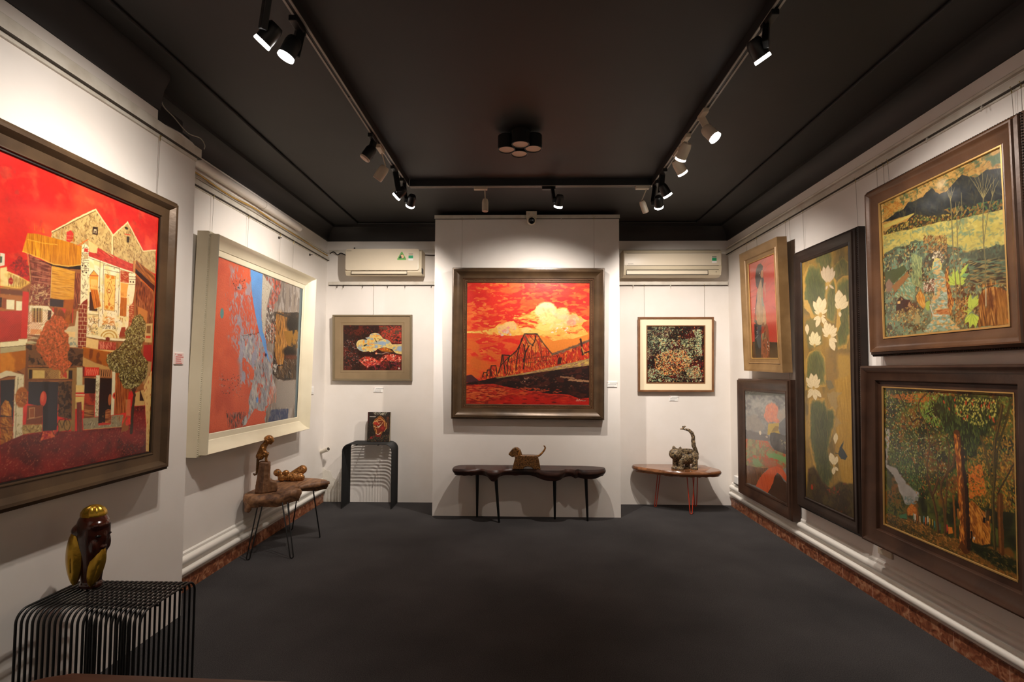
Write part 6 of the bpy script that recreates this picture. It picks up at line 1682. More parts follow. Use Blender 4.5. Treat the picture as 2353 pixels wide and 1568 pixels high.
PIC['lotus'] = [
('P',(150,116,52),[(-50,-50),(612,-50),(612,1817),(-50,1817)]),
('N',(172,136,64),120,200,0.5,0.25,None),
('N',(116,96,52),90,160,0.58,0.2,None),
('D',[(166,130,60),(130,104,54),(150,120,70)],300,70,10,1.5,0.3,[(0,0),(562,0),(562,1767),(0,1767)],{'al':0.4}),
('P',(98,105,62),[(191,-5),(271,-7),(368,8),(375,109),(289,119),(268,81),(224,44),(178,28)],{'wob':20,'ws':30,'soft':30}),
('P',(72,77,45),[(214,7),(271,4),(342,14),(347,95),(284,104),(269,74),(237,46),(204,33)],{'wob':30,'ws':40,'soft':60,'al':0.8}),
('D',[(61,65,39),(88,94,56),(110,117,70),(120,112,66)],160,60,5,1.5,0.35,[(191,-5),(271,-7),(368,8),(375,109),(289,119),(268,81),(224,44),(178,28)],{'al':0.45}),
('D',[(150,122,62),(130,112,60)],80,34,5,1.5,0.3,[(177,-11),(270,-14),(383,5),(392,117),(292,127),(267,84),(216,43),(162,24)],{'al':0.3}),
('P',(190,148,70),[(16,107),(92,33),(141,32),(188,76),(229,46),(259,136),(318,184),(319,266),(297,412),(135,441),(88,349),(7,299)],{'wob':8,'ws':26,'soft':6}),
('P',(94,103,60),[(40,118),(104,51),(146,49),(186,88),(222,61),(248,141),(299,184),(300,259),(281,391),(140,416),(101,334),(32,290)],{'wob':20,'ws':30,'soft':30}),
('P',(68,75,44),[(79,136),(125,82),(155,80),(184,110),(210,88),(229,152),(266,186),(266,246),(252,352),(150,373),(122,308),(73,273)],{'wob':30,'ws':40,'soft':60,'al':0.8}),
('D',[(58,64,37),(84,92,54),(105,115,67),(120,112,66)],160,60,5,1.5,0.35,[(40,118),(104,51),(146,49),(186,88),(222,61),(248,141),(299,184),(300,259),(281,391),(140,416),(101,334),(32,290)],{'al':0.45}),
('D',[(150,122,62),(130,112,60)],80,34,5,1.5,0.3,[(16,107),(92,33),(141,32),(188,76),(229,46),(259,136),(318,184),(319,266),(297,412),(135,441),(88,349),(7,299)],{'al':0.3}),
('P',(190,148,70),[(392,109),(499,67),(576,118),(573,208),(496,180),(401,199),(378,172)],{'wob':8,'ws':26,'soft':6}),
('P',(98,100,53),[(404,114),(496,75),(562,121),(559,202),(493,177),(412,194),(392,171)],{'wob':20,'ws':30,'soft':30}),
('P',(72,73,39),[(424,123),(490,90),(538,125),(536,190),(488,171),(429,186),(415,168)],{'wob':30,'ws':40,'soft':60,'al':0.8}),
('D',[(61,62,33),(88,90,48),(110,112,60),(120,112,66)],160,60,5,1.5,0.35,[(404,114),(496,75),(562,121),(559,202),(493,177),(412,194),(392,171)],{'al':0.45}),
('D',[(150,122,62),(130,112,60)],80,34,5,1.5,0.3,[(392,109),(499,67),(576,118),(573,208),(496,180),(401,199),(378,172)],{'al':0.3}),
('P',(190,148,70),[(315,258),(390,171),(430,240),(439,299),(418,411),(391,502),(306,465),(295,412)],{'wob':8,'ws':26,'soft':6}),
('P',(109,112,62),[(324,267),(388,188),(422,250),(430,303),(412,404),(388,486),(315,453),(306,405)],{'wob':20,'ws':30,'soft':30}),
('P',(80,82,45),[(338,283),(384,219),(409,268),(415,310),(401,392),(384,458),(331,431),(325,394)],{'wob':30,'ws':40,'soft':60,'al':0.8}),
('D',[(68,70,39),(98,100,56),(122,125,70),(120,112,66)],160,60,5,1.5,0.35,[(324,267),(388,188),(422,250),(430,303),(412,404),(388,486),(315,453),(306,405)],{'al':0.45}),
('D',[(150,122,62),(130,112,60)],80,34,5,1.5,0.3,[(315,258),(390,171),(430,240),(439,299),(418,411),(391,502),(306,465),(295,412)],{'al':0.3}),
('P',(190,148,70),[(434,212),(495,194),(573,204),(562,580),(524,674),(421,677),(415,569),(463,473),(432,355)],{'wob':8,'ws':26,'soft':6}),
('P',(98,105,56),[(441,235),(493,218),(560,227),(551,565),(518,651),(429,653),(424,556),(465,470),(439,364)],{'wob':20,'ws':30,'soft':30}),
('P',(72,77,41),[(453,276),(490,262),(539,267),(531,540),(507,608),(443,610),(440,532),(469,463),(451,379)],{'wob':30,'ws':40,'soft':60,'al':0.8}),
('D',[(61,65,35),(88,94,50),(110,117,62),(120,112,66)],160,60,5,1.5,0.35,[(441,235),(493,218),(560,227),(551,565),(518,651),(429,653),(424,556),(465,470),(439,364)],{'al':0.45}),
('D',[(150,122,62),(130,112,60)],80,34,5,1.5,0.3,[(434,212),(495,194),(573,204),(562,580),(524,674),(421,677),(415,569),(463,473),(432,355)],{'al':0.3}),
('P',(190,148,70),[(390,175),(427,210),(433,327),(453,429),(464,509),(425,563),(408,533),(428,448),(414,353),(411,251)],{'wob':5,'soft':5}),
('P',(196,156,80),[(11,283),(69,299),(116,376),(156,427),(127,452),(80,388),(16,348)],{'wob':7,'soft':6}),
('P',(110,108,70),[(42,439),(162,443),(253,520),(249,633),(71,663),(32,542)],{'wob':14,'soft':20,'al':0.8}),
('P',(190,148,70),[(33,733),(77,687),(141,670),(221,680),(278,731),(285,931),(18,971)],{'wob':8,'ws':26,'soft':6}),
('P',(107,112,64),[(50,737),(88,696),(143,680),(212,689),(261,735),(267,916),(37,951)],{'wob':20,'ws':30,'soft':30}),
('P',(78,82,47),[(80,744),(107,711),(146,699),(196,706),(232,742),(236,888),(70,914)],{'wob':30,'ws':40,'soft':60,'al':0.8}),
('D',[(67,70,40),(96,100,58),(120,125,72),(120,112,66)],160,60,5,1.5,0.35,[(50,737),(88,696),(143,680),(212,689),(261,735),(267,916),(37,951)],{'al':0.45}),
('D',[(150,122,62),(130,112,60)],80,34,5,1.5,0.3,[(33,733),(77,687),(141,670),(221,680),(278,731),(285,931),(18,971)],{'al':0.3}),
('P',(140,108,60),[(287,664),(421,684),(567,683),(560,900),(291,907)],{'wob':20,'ws':60,'soft':30,'al':0.7}),
('P',(186,146,66),[(431,713),(567,703),(557,991),(411,956)],{'wob':20,'ws':60,'soft':30,'al':0.8}),
('P',(178,136,52),[(379,890),(579,844),(565,1566),(441,1551),(387,1403),(381,1213),(422,1064)],{'wob':16,'ws':60,'soft':20}),
('D',[(196,152,66),(160,122,48)],160,90,8,1.5,0.15,[(379,890),(579,844),(565,1566),(441,1551),(387,1403),(381,1213),(422,1064)],{'al':0.5}),
('P',(166,140,96),[(288,982),(377,956),(461,974),(400,1014),(422,1064),(371,1126),(454,1176),(381,1199),(392,1256),(355,1261),(336,1070)],{'wob':16,'ws':30,'soft':10,'al':0.8}),
('P',(190,148,70),[(59,1041),(138,1017),(207,1025),(261,1010),(297,1095),(349,1069),(385,1088),(382,1169),(322,1309),(288,1359),(299,1432),(346,1512),(279,1638),(201,1602),(121,1533),(68,1424),(43,1300)],{'wob':8,'ws':26,'soft':6}),
('P',(85,94,56),[(86,1065),(154,1043),(212,1050),(258,1036),(290,1113),(334,1089),(366,1106),(363,1180),(311,1306),(282,1351),(290,1417),(332,1490),(273,1602),(207,1568),(138,1505),(93,1407),(72,1296)],{'wob':20,'ws':30,'soft':30}),
('P',(62,68,41),[(131,1107),(179,1089),(221,1094),(254,1084),(277,1145),(309,1125),(332,1140),(330,1199),(291,1300),(270,1336),(276,1389),(306,1449),(264,1537),(216,1509),(167,1456),(135,1377),(121,1289)],{'wob':30,'ws':40,'soft':60,'al':0.8}),
('D',[(53,58,35),(76,84,50),(95,105,62),(120,112,66)],300,60,5,1.5,0.35,[(86,1065),(154,1043),(212,1050),(258,1036),(290,1113),(334,1089),(366,1106),(363,1180),(311,1306),(282,1351),(290,1417),(332,1490),(273,1602),(207,1568),(138,1505),(93,1407),(72,1296)],{'al':0.45}),
('D',[(150,122,62),(130,112,60)],150,34,5,1.5,0.3,[(59,1041),(138,1017),(207,1025),(261,1010),(297,1095),(349,1069),(385,1088),(382,1169),(322,1309),(288,1359),(299,1432),(346,1512),(279,1638),(201,1602),(121,1533),(68,1424),(43,1300)],{'al':0.3}),
('P',(78,89,53),[(140,1456),(232,1495),(341,1528),(295,1618),(228,1626),(160,1571)],{'wob':20,'ws':30,'soft':30}),
('P',(57,65,39),[(167,1474),(233,1506),(312,1534),(278,1605),(229,1610),(181,1566)],{'wob':30,'ws':40,'soft':60,'al':0.8}),
('D',[(49,56,33),(70,80,48),(87,100,60),(120,112,66)],80,60,5,1.5,0.35,[(140,1456),(232,1495),(341,1528),(295,1618),(228,1626),(160,1571)],{'al':0.45}),
('D',[(150,122,62),(130,112,60)],40,34,5,1.5,0.3,[(124,1446),(232,1489),(358,1525),(305,1625),(227,1634),(148,1574)],{'al':0.3}),
('S',(60,64,44),[(202,1172),(252,1273),(275,1376)],6.0,{'wob':4}),
('S',(130,110,60),[(298,861),(288,1164)],5.2,{'wob':2}),
('S',(110,90,50),[(345,1535),(347,1681)],5.0),
('P',(120,106,74),[(278,892),(342,890),(378,934),(314,959)],{'wob':5}),
('P',(58,44,26),[(35,1557),(122,1525),(227,1619),(317,1637),(417,1571),(566,1552),(558,1788),(13,1778)],{'wob':16,'ws':60,'soft':30}),
('N',(80,66,34),60,60,0.55,0.15,[(35,1557),(122,1525),(227,1619),(317,1637),(417,1571),(566,1552),(558,1788),(13,1778)]),
('D',[(120,50,30),(90,70,36),(40,32,20)],70,30,12,0,3,[(35,1557),(122,1525),(227,1619),(317,1637),(417,1571),(566,1552),(558,1788),(13,1778)],{'al':0.6}),
('E',(176,60,28),81,1678,14.0,20.1),
('E',(130,56,30),357,1627,12.1,15.8),
('D',[(150,60,30)],14,20,10,0,3,[(266,1648),(416,1614),(414,1658),(264,1694)],{'al':0.7}),
('P',(150,120,84),[(329,216),(364,202),(396,187),(413,165),(416,148),(416,136),(399,140),(376,146),(350,164),(339,189)],{'soft':3}),
('P',(206,186,166),[(329,216),(363,202),(394,188),(411,167),(414,150),(414,139),(397,142),(375,148),(350,165),(339,190)],{'soft':2}),
('S',(214,188,150),[(329,216),(397,154)],3.7,{'al':0.6}),
('P',(150,120,84),[(329,216),(321,186),(311,157),(286,129),(263,113),(244,103),(243,116),(245,134),(263,163),(295,190)],{'soft':3}),
('P',(206,186,166),[(329,216),(322,187),(312,159),(288,132),(265,116),(247,106),(246,119),(248,137),(265,165),(296,191)],{'soft':2}),
('S',(214,188,150),[(329,216),(264,129)],3.7,{'al':0.6}),
('P',(150,120,84),[(329,216),(360,193),(387,170),(397,141),(393,120),(387,105),(370,112),(349,124),(329,150),(328,182)],{'soft':3}),
('P',(206,186,166),[(329,216),(359,194),(386,171),(395,143),(391,123),(386,108),(369,115),(348,127),(329,152),(328,183)],{'soft':2}),
('S',(214,188,150),[(329,216),(374,130)],3.7,{'al':0.6}),
('P',(150,120,84),[(329,216),(333,182),(334,148),(315,113),(293,92),(275,77),(268,91),(262,111),(271,146),(299,181)],{'soft':3}),
('P',(206,186,166),[(329,216),(333,183),(334,150),(316,116),(294,95),(277,81),(270,94),(264,114),(272,148),(300,182)],{'soft':2}),
('S',(214,188,150),[(329,216),(287,108)],3.7,{'al':0.6}),
('P',(150,120,84),[(329,216),(348,185),(365,153),(360,118),(346,95),(334,79),(320,90),(304,107),(298,141),(312,178)],{'soft':3}),
('P',(206,186,166),[(329,216),(348,186),(364,155),(360,121),(346,99),(334,83),(320,93),(305,111),(299,143),(313,179)],{'soft':2}),
('S',(214,188,150),[(329,216),(333,109)],3.7,{'al':0.6}),
('P',(150,120,84),[(329,216),(342,230),(356,245),(375,256),(390,261),(400,264),(397,257),(390,248),(374,235),(352,225)],{'soft':3}),
('P',(206,186,166),[(329,216),(342,230),(355,244),(374,255),(388,260),(398,262),(395,256),(389,247),(373,235),(352,225)],{'soft':2}),
('S',(214,188,150),[(329,216),(385,253)],3.7,{'al':0.6}),
('P',(150,120,84),[(329,216),(317,223),(305,231),(299,241),(300,249),(301,254),(308,252),(317,248),(326,239),(328,227)],{'soft':3}),
('P',(206,186,166),[(329,216),(317,223),(305,231),(300,241),(301,248),(302,253),(309,251),(317,247),(326,238),(328,227)],{'soft':2}),
('S',(214,188,150),[(329,216),(308,246)],3.7,{'al':0.6}),
('E',(196,160,90),329,215,16.8,15.5,{'soft':0.5}),
('P',(150,120,84),[(232,424),(217,411),(201,398),(179,390),(162,388),(150,387),(155,394),(164,403),(183,413),(207,419)],{'soft':3}),
('P',(232,212,178),[(232,424),(217,411),(202,399),(180,391),(164,389),(153,388),(158,395),(166,404),(184,414),(208,419)],{'soft':2}),
('S',(214,188,150),[(232,424),(169,396)],3.8,{'al':0.6}),
('P',(150,120,84),[(232,424),(227,392),(219,361),(191,333),(162,318),(139,309),(136,323),(135,343),(153,373),(192,399)],{'soft':3}),
('P',(232,212,178),[(232,424),(227,393),(219,363),(192,336),(164,321),(142,312),(139,326),(138,345),(156,374),(193,400)],{'soft':2}),
('S',(214,188,150),[(232,424),(160,335)],3.8,{'al':0.6}),
('P',(150,120,84),[(232,424),(251,390),(267,357),(256,321),(234,298),(216,282),(201,295),(183,315),(181,350),(205,387)],{'soft':3}),
('P',(232,212,178),[(232,424),(251,391),(266,358),(255,324),(234,302),(216,287),(202,299),(185,318),(182,352),(206,388)],{'soft':2}),
('S',(214,188,150),[(232,424),(220,314)],3.8,{'al':0.6}),
('P',(150,120,84),[(232,424),(268,400),(300,376),(309,345),(302,323),(293,308),(273,315),(247,327),(225,355),(227,389)],{'soft':3}),
('P',(232,212,178),[(232,424),(267,401),(298,377),(307,348),(300,326),(291,311),(272,318),(246,330),(225,357),(227,390)],{'soft':2}),
('S',(214,188,150),[(232,424),(280,333)],3.8,{'al':0.6}),
('P',(150,120,84),[(232,424),(261,421),(287,418),(306,408),(314,399),(317,392),(304,391),(286,392),(263,398),(247,410)],{'soft':3}),
('P',(232,212,178),[(232,424),(260,421),(286,418),(304,409),(311,400),(315,393),(302,392),(285,393),(262,398),(247,411)],{'soft':2}),
('S',(214,188,150),[(232,424),(299,399)],3.8,{'al':0.6}),
('P',(150,120,84),[(232,424),(246,432),(259,440),(275,443),(286,444),(294,443),(289,439),(282,433),(268,428),(250,425)],{'soft':3}),
('P',(232,212,178),[(232,424),(245,432),(258,439),(274,443),(285,443),(292,443),(288,439),(281,433),(267,428),(250,425)],{'soft':2}),
('S',(214,188,150),[(232,424),(280,439)],3.8,{'al':0.6}),
('P',(150,120,84),[(232,424),(203,425),(174,427),(152,435),(143,445),(138,452),(152,453),(171,453),(197,448),(215,436)],{'soft':3}),
('P',(232,212,178),[(232,424),(204,425),(176,427),(154,435),(145,444),(140,451),(154,452),(173,453),(198,447),(216,436)],{'soft':2}),
('S',(214,188,150),[(232,424),(159,445)],3.8,{'al':0.6}),
('P',(150,120,84),[(232,424),(202,440),(174,458),(163,481),(166,498),(171,510),(189,504),(210,495),(230,475),(232,450)],{'soft':3}),
('P',(232,212,178),[(232,424),(203,440),(175,457),(165,479),(168,495),(173,507),(190,502),(211,493),(230,473),(232,449)],{'soft':2}),
('S',(214,188,150),[(232,424),(185,490)],3.8,{'al':0.6}),
('P',(150,120,84),[(232,424),(238,450),(247,476),(271,497),(294,508),(311,514),(313,503),(313,487),(298,463),(266,443)],{'soft':3}),
('P',(232,212,178),[(232,424),(238,449),(246,474),(270,495),(292,505),(309,511),(311,500),(311,485),(296,462),(265,443)],{'soft':2}),
('S',(214,188,150),[(232,424),(294,494)],3.8,{'al':0.6}),
('E',(196,160,90),232,423,19.5,17.5,{'soft':0.5}),
('P',(150,120,84),[(333,585),(323,564),(312,543),(287,527),(264,521),(247,517),(247,528),(251,542),(269,561),(300,574)],{'soft':3}),
('P',(232,212,178),[(333,585),(324,565),(312,544),(288,529),(266,523),(250,520),(250,530),(253,543),(271,561),(301,574)],{'soft':2}),
('S',(214,188,150),[(333,585),(267,533)],3.7,{'al':0.6}),
('P',(150,120,84),[(333,585),(342,555),(347,526),(330,498),(306,482),(287,471),(276,484),(266,502),(272,532),(301,559)],{'soft':3}),
('P',(232,212,178),[(333,585),(342,556),(347,528),(330,500),(307,485),(288,475),(278,487),(268,505),(274,533),(302,560)],{'soft':2}),
('S',(214,188,150),[(333,585),(297,497)],3.7,{'al':0.6}),
('P',(150,120,84),[(333,585),(353,563),(370,541),(367,516),(354,501),(342,490),(328,498),(312,511),(305,534),(318,560)],{'soft':3}),
('P',(232,212,178),[(333,585),(352,564),(369,542),(366,518),(353,503),(342,492),(329,500),(313,513),(306,536),(318,561)],{'soft':2}),
('S',(214,188,150),[(333,585),(340,511)],3.7,{'al':0.6}),
('P',(150,120,84),[(333,585),(362,570),(389,553),(397,532),(393,516),(388,505),(371,509),(350,518),(332,536),(331,561)],{'soft':3}),
('P',(232,212,178),[(333,585),(361,570),(387,554),(396,533),(391,518),(386,507),(370,512),(350,520),(332,538),(331,561)],{'soft':2}),
('S',(214,188,150),[(333,585),(376,523)],3.7,{'al':0.6}),
('P',(150,120,84),[(333,585),(368,577),(401,569),(420,552),(424,538),(425,528),(408,529),(385,531),(358,544),(345,564)],{'soft':3}),
('P',(232,212,178),[(333,585),(367,578),(399,569),(418,553),(422,540),(423,529),(406,530),(384,533),(358,545),(345,565)],{'soft':2}),
('S',(214,188,150),[(333,585),(405,540)],3.7,{'al':0.6}),
('P',(150,120,84),[(333,585),(359,588),(384,590),(405,585),(415,578),(421,572),(411,569),(395,566),(372,568),(352,576)],{'soft':3}),
('P',(232,212,178),[(333,585),(358,588),(382,590),(403,585),(413,578),(419,573),(408,570),(393,567),(371,568),(352,576)],{'soft':2}),
('S',(214,188,150),[(333,585),(402,575)],3.7,{'al':0.6}),
('P',(150,120,84),[(333,585),(329,615),(328,643),(348,668),(372,681),(391,689),(398,676),(405,658),(396,632),(366,609)],{'soft':3}),
('P',(232,212,178),[(333,585),(329,614),(328,642),(348,666),(371,678),(389,686),(396,674),(403,656),(394,631),(365,608)],{'soft':2}),
('S',(214,188,150),[(333,585),(378,666)],3.7,{'al':0.6}),
('P',(150,120,84),[(333,585),(349,602),(366,618),(390,627),(410,629),(423,629),(420,621),(412,610),(392,597),(363,591)],{'soft':3}),
('P',(232,212,178),[(333,585),(348,602),(365,617),(389,626),(407,628),(421,628),(417,620),(410,609),(390,597),(363,591)],{'soft':2}),
('S',(214,188,150),[(333,585),(404,620)],3.7,{'al':0.6}),
('P',(150,120,84),[(333,585),(317,577),(300,569),(281,566),(267,567),(258,569),(264,574),(273,580),(292,586),(312,586)],{'soft':3}),
('P',(232,212,178),[(333,585),(317,577),(301,569),(282,566),(269,567),(260,569),(266,574),(275,580),(293,586),(313,586)],{'soft':2}),
('S',(214,188,150),[(333,585),(275,572)],3.7,{'al':0.6}),
('E',(196,160,90),333,585,16.7,15.4,{'soft':0.5}),
('P',(150,120,84),[(455,415),(454,399),(451,384),(437,370),(422,364),(410,360),(407,367),(406,377),(414,392),(434,404)],{'soft':3}),
('P',(232,212,178),[(455,415),(454,400),(451,385),(437,372),(423,365),(411,361),(409,368),(407,378),(415,393),(435,404)],{'soft':2}),
('S',(214,188,150),[(455,415),(420,372)],3.6,{'al':0.6}),
('P',(150,120,84),[(455,415),(482,382),(505,349),(496,313),(472,289),(452,272),(432,283),(409,302),(401,337),(426,377)],{'soft':3}),
('P',(232,212,178),[(455,415),(482,383),(503,351),(495,316),(472,292),(452,276),(433,287),(410,305),(403,340),(427,378)],{'soft':2}),
('S',(214,188,150),[(455,415),(453,304)],3.6,{'al':0.6}),
('P',(150,120,84),[(455,415),(493,398),(526,379),(536,353),(529,332),(521,317),(500,321),(473,330),(450,352),(451,383)],{'soft':3}),
('P',(232,212,178),[(455,415),(492,398),(524,380),(534,355),(527,335),(519,320),(499,324),(473,332),(450,354),(451,384)],{'soft':2}),
('S',(214,188,150),[(455,415),(507,339)],3.6,{'al':0.6}),
('P',(150,120,84),[(455,415),(492,412),(526,407),(547,393),(552,379),(553,368),(536,366),(512,366),(484,375),(469,394)],{'soft':3}),
('P',(232,212,178),[(455,415),(491,412),(524,407),(544,393),(549,380),(550,369),(533,367),(510,367),(483,376),(468,395)],{'soft':2}),
('S',(214,188,150),[(455,415),(532,378)],3.6,{'al':0.6}),
('P',(150,120,84),[(455,415),(447,427),(441,439),(445,451),(453,458),(460,463),(467,459),(474,452),(475,440),(466,428)],{'soft':3}),
('P',(232,212,178),[(455,415),(447,427),(441,438),(445,450),(453,457),(460,462),(466,458),(473,451),(474,440),(466,428)],{'soft':2}),
('S',(214,188,150),[(455,415),(459,453)],3.6,{'al':0.6}),
('E',(196,160,90),455,415,13.5,12.9,{'soft':0.5}),
('P',(150,120,84),[(149,639),(135,628),(121,618),(101,612),(86,611),(75,611),(79,617),(86,625),(103,633),(126,637)],{'soft':3}),
('P',(234,220,180),[(149,639),(136,628),(122,618),(103,613),(88,612),(77,612),(81,618),(88,626),(105,634),(126,637)],{'soft':2}),
('S',(214,188,150),[(149,639),(92,618)],3.9,{'al':0.6}),
('P',(150,120,84),[(149,639),(145,617),(139,595),(117,578),(95,569),(78,564),(75,575),(74,589),(88,609),(117,625)],{'soft':3}),
('P',(234,220,180),[(149,639),(145,618),(139,597),(118,580),(97,571),(80,567),(77,576),(76,590),(90,610),(118,625)],{'soft':2}),
('S',(214,188,150),[(149,639),(94,581)],3.9,{'al':0.6}),
('P',(150,120,84),[(149,639),(164,611),(176,583),(164,556),(143,540),(125,529),(112,540),(98,557),(98,585),(122,612)],{'soft':3}),
('P',(234,220,180),[(149,639),(163,612),(175,585),(163,559),(143,543),(126,532),(113,543),(99,559),(99,586),(122,613)],{'soft':2}),
('S',(214,188,150),[(149,639),(130,554)],3.9,{'al':0.6}),
('P',(150,120,84),[(149,639),(177,617),(202,594),(205,569),(195,551),(184,538),(167,546),(145,558),(130,583),(138,611)],{'soft':3}),
('P',(234,220,180),[(149,639),(177,618),(201,596),(204,571),(193,553),(183,541),(166,549),(145,561),(130,584),(138,612)],{'soft':2}),
('S',(214,188,150),[(149,639),(176,561)],3.9,{'al':0.6}),
('P',(150,120,84),[(149,639),(182,627),(213,614),(228,595),(228,581),(226,570),(208,573),(185,579),(162,594),(154,616)],{'soft':3}),
('P',(234,220,180),[(149,639),(181,627),(211,615),(226,597),(226,582),(224,572),(207,575),(184,580),(161,596),(154,617)],{'soft':2}),
('S',(214,188,150),[(149,639),(209,585)],3.9,{'al':0.6}),
('P',(150,120,84),[(149,639),(176,639),(202,637),(222,630),(231,622),(236,615),(223,614),(206,613),(183,617),(166,628)],{'soft':3}),
('P',(234,220,180),[(149,639),(175,639),(201,637),(220,630),(228,622),(233,616),(221,614),(205,613),(182,617),(165,628)],{'soft':2}),
('S',(214,188,150),[(149,639),(216,621)],3.9,{'al':0.6}),
('E',(196,160,90),148,639,14.8,12.9,{'soft':0.5}),
('P',(150,120,84),[(127,950),(109,938),(91,927),(66,921),(47,922),(33,923),(38,930),(48,939),(70,947),(98,949)],{'soft':3}),
('P',(232,212,178),[(127,950),(110,938),(92,927),(68,922),(49,923),(36,924),(41,930),(50,939),(71,947),(99,949)],{'soft':2}),
('S',(214,188,150),[(127,950),(54,929)],3.9,{'al':0.6}),
('P',(150,120,84),[(127,950),(117,924),(105,899),(75,881),(46,874),(25,870),(24,883),(26,900),(47,923),(86,937)],{'soft':3}),
('P',(232,212,178),[(127,950),(117,925),(105,901),(76,883),(49,876),(28,873),(27,885),(29,902),(50,923),(87,937)],{'soft':2}),
('S',(214,188,150),[(127,950),(48,889)],3.9,{'al':0.6}),
('P',(150,120,84),[(127,950),(139,920),(149,890),(135,863),(113,848),(94,838),(82,851),(70,870),(72,899),(98,925)],{'soft':3}),
('P',(232,212,178),[(127,950),(139,921),(148,892),(134,865),(113,851),(95,841),(84,854),(71,872),(73,900),(98,926)],{'soft':2}),
('S',(214,188,150),[(127,950),(102,863)],3.9,{'al':0.6}),
('P',(150,120,84),[(127,950),(155,925),(181,899),(184,872),(174,854),(164,842),(146,852),(124,867),(109,893),(116,922)],{'soft':3}),
('P',(232,212,178),[(127,950),(155,925),(179,900),(183,874),(172,857),(163,845),(145,855),(124,869),(109,895),(116,923)],{'soft':2}),
('S',(214,188,150),[(127,950),(155,866)],3.9,{'al':0.6}),
('P',(150,120,84),[(127,950),(161,937),(193,923),(211,904),(214,890),(213,880),(196,883),(173,890),(148,906),(136,928)],{'soft':3}),
('P',(232,212,178),[(127,950),(160,937),(191,924),(208,905),(211,892),(211,882),(194,885),(172,892),(147,907),(136,928)],{'soft':2}),
('S',(214,188,150),[(127,950),(194,895)],3.9,{'al':0.6}),
('P',(150,120,84),[(127,950),(100,954),(75,959),(56,969),(48,978),(44,985),(56,985),(74,983),(96,976),(112,963)],{'soft':3}),
('P',(232,212,178),[(127,950),(101,954),(76,959),(58,969),(50,978),(46,984),(58,984),(75,982),(97,975),(112,963)],{'soft':2}),
('S',(214,188,150),[(127,950),(63,977)],3.9,{'al':0.6}),
('P',(150,120,84),[(127,950),(91,966),(58,983),(41,1005),(40,1021),(42,1032),(61,1027),(86,1017),(111,998),(120,974)],{'soft':3}),
('P',(232,212,178),[(127,950),(92,966),(60,982),(44,1004),(43,1019),(45,1030),(63,1024),(87,1015),(112,997),(120,974)],{'soft':2}),
('S',(214,188,150),[(127,950),(61,1014)],3.9,{'al':0.6}),
('P',(150,120,84),[(127,950),(116,976),(108,1001),(120,1023),(138,1034),(153,1041),(162,1031),(172,1015),(171,992),(150,971)],{'soft':3}),
('P',(232,212,178),[(127,950),(116,975),(109,999),(120,1021),(137,1032),(152,1039),(161,1028),(171,1013),(169,990),(149,970)],{'soft':2}),
('S',(214,188,150),[(127,950),(147,1021)],3.9,{'al':0.6}),
('P',(150,120,84),[(127,950),(139,973),(153,994),(181,1008),(206,1012),(224,1013),(224,1003),(219,988),(199,971),(164,960)],{'soft':3}),
('P',(232,212,178),[(127,950),(138,972),(152,993),(180,1006),(204,1010),(222,1012),(221,1001),(217,987),(197,970),(163,960)],{'soft':2}),
('S',(214,188,150),[(127,950),(203,1000)],3.9,{'al':0.6}),
('P',(150,120,84),[(127,950),(150,949),(173,947),(192,940),(201,932),(206,927),(196,926),(181,926),(160,930),(143,940)],{'soft':3}),
('P',(232,212,178),[(127,950),(150,949),(172,947),(190,940),(199,933),(204,928),(194,927),(179,926),(159,931),(143,940)],{'soft':2}),
('S',(214,188,150),[(127,950),(189,932)],3.9,{'al':0.6}),
('E',(196,160,90),126,950,15.5,13.5,{'soft':0.5}),
('P',(150,120,84),[(54,556),(70,535),(83,514),(77,493),(64,479),(52,470),(40,477),(27,490),(23,511),(38,533)],{'soft':3}),
('P',(232,212,178),[(54,556),(69,536),(82,516),(77,495),(63,481),(52,472),(41,480),(28,491),(24,512),(38,534)],{'soft':2}),
('S',(214,188,150),[(54,556),(52,489)],4.0,{'al':0.6}),
('P',(150,120,84),[(357,1474),(367,1445),(373,1418),(358,1398),(336,1390),(318,1386),(307,1399),(297,1418),(301,1442),(328,1458)],{'soft':3}),
('P',(232,212,178),[(357,1474),(367,1446),(373,1420),(358,1401),(336,1393),(319,1389),(309,1402),(299,1420),(303,1443),(329,1459)],{'soft':2}),
('S',(214,188,150),[(357,1474),(327,1406)],3.6,{'al':0.6}),
('P',(150,120,84),[(357,1474),(381,1455),(403,1436),(409,1417),(403,1405),(397,1398),(383,1405),(366,1416),(352,1435),(353,1454)],{'soft':3}),
('P',(232,212,178),[(357,1474),(381,1455),(402,1437),(407,1419),(402,1407),(396,1400),(383,1407),(366,1418),(352,1436),(353,1455)],{'soft':2}),
('S',(214,188,150),[(357,1474),(389,1414)],3.6,{'al':0.6}),
('P',(150,120,84),[(357,1474),(342,1491),(329,1508),(330,1523),(339,1531),(346,1536),(356,1529),(368,1518),(375,1502),(367,1488)],{'soft':3}),
('P',(232,212,178),[(357,1474),(343,1490),(330,1507),(331,1522),(339,1530),(347,1534),(356,1527),(368,1517),(374,1501),(367,1487)],{'soft':2}),
('S',(214,188,150),[(357,1474),(349,1522)],3.6,{'al':0.6}),
('P',(150,120,84),[(357,1474),(362,1485),(368,1495),(382,1500),(394,1500),(404,1499),(404,1493),(403,1485),(394,1477),(376,1475)],{'soft':3}),
('P',(232,212,178),[(357,1474),(362,1484),(368,1494),(381,1499),(393,1499),(403,1498),(403,1492),(402,1485),(393,1477),(376,1475)],{'soft':2}),
('S',(214,188,150),[(357,1474),(394,1493)],3.6,{'al':0.6}),
('E',(196,160,90),357,1473,12.0,11.1,{'soft':0.5}),
('P',(150,120,84),[(375,1324),(393,1302),(409,1281),(408,1261),(398,1249),(389,1242),(377,1251),(363,1264),(354,1285),(363,1305)],{'soft':3}),
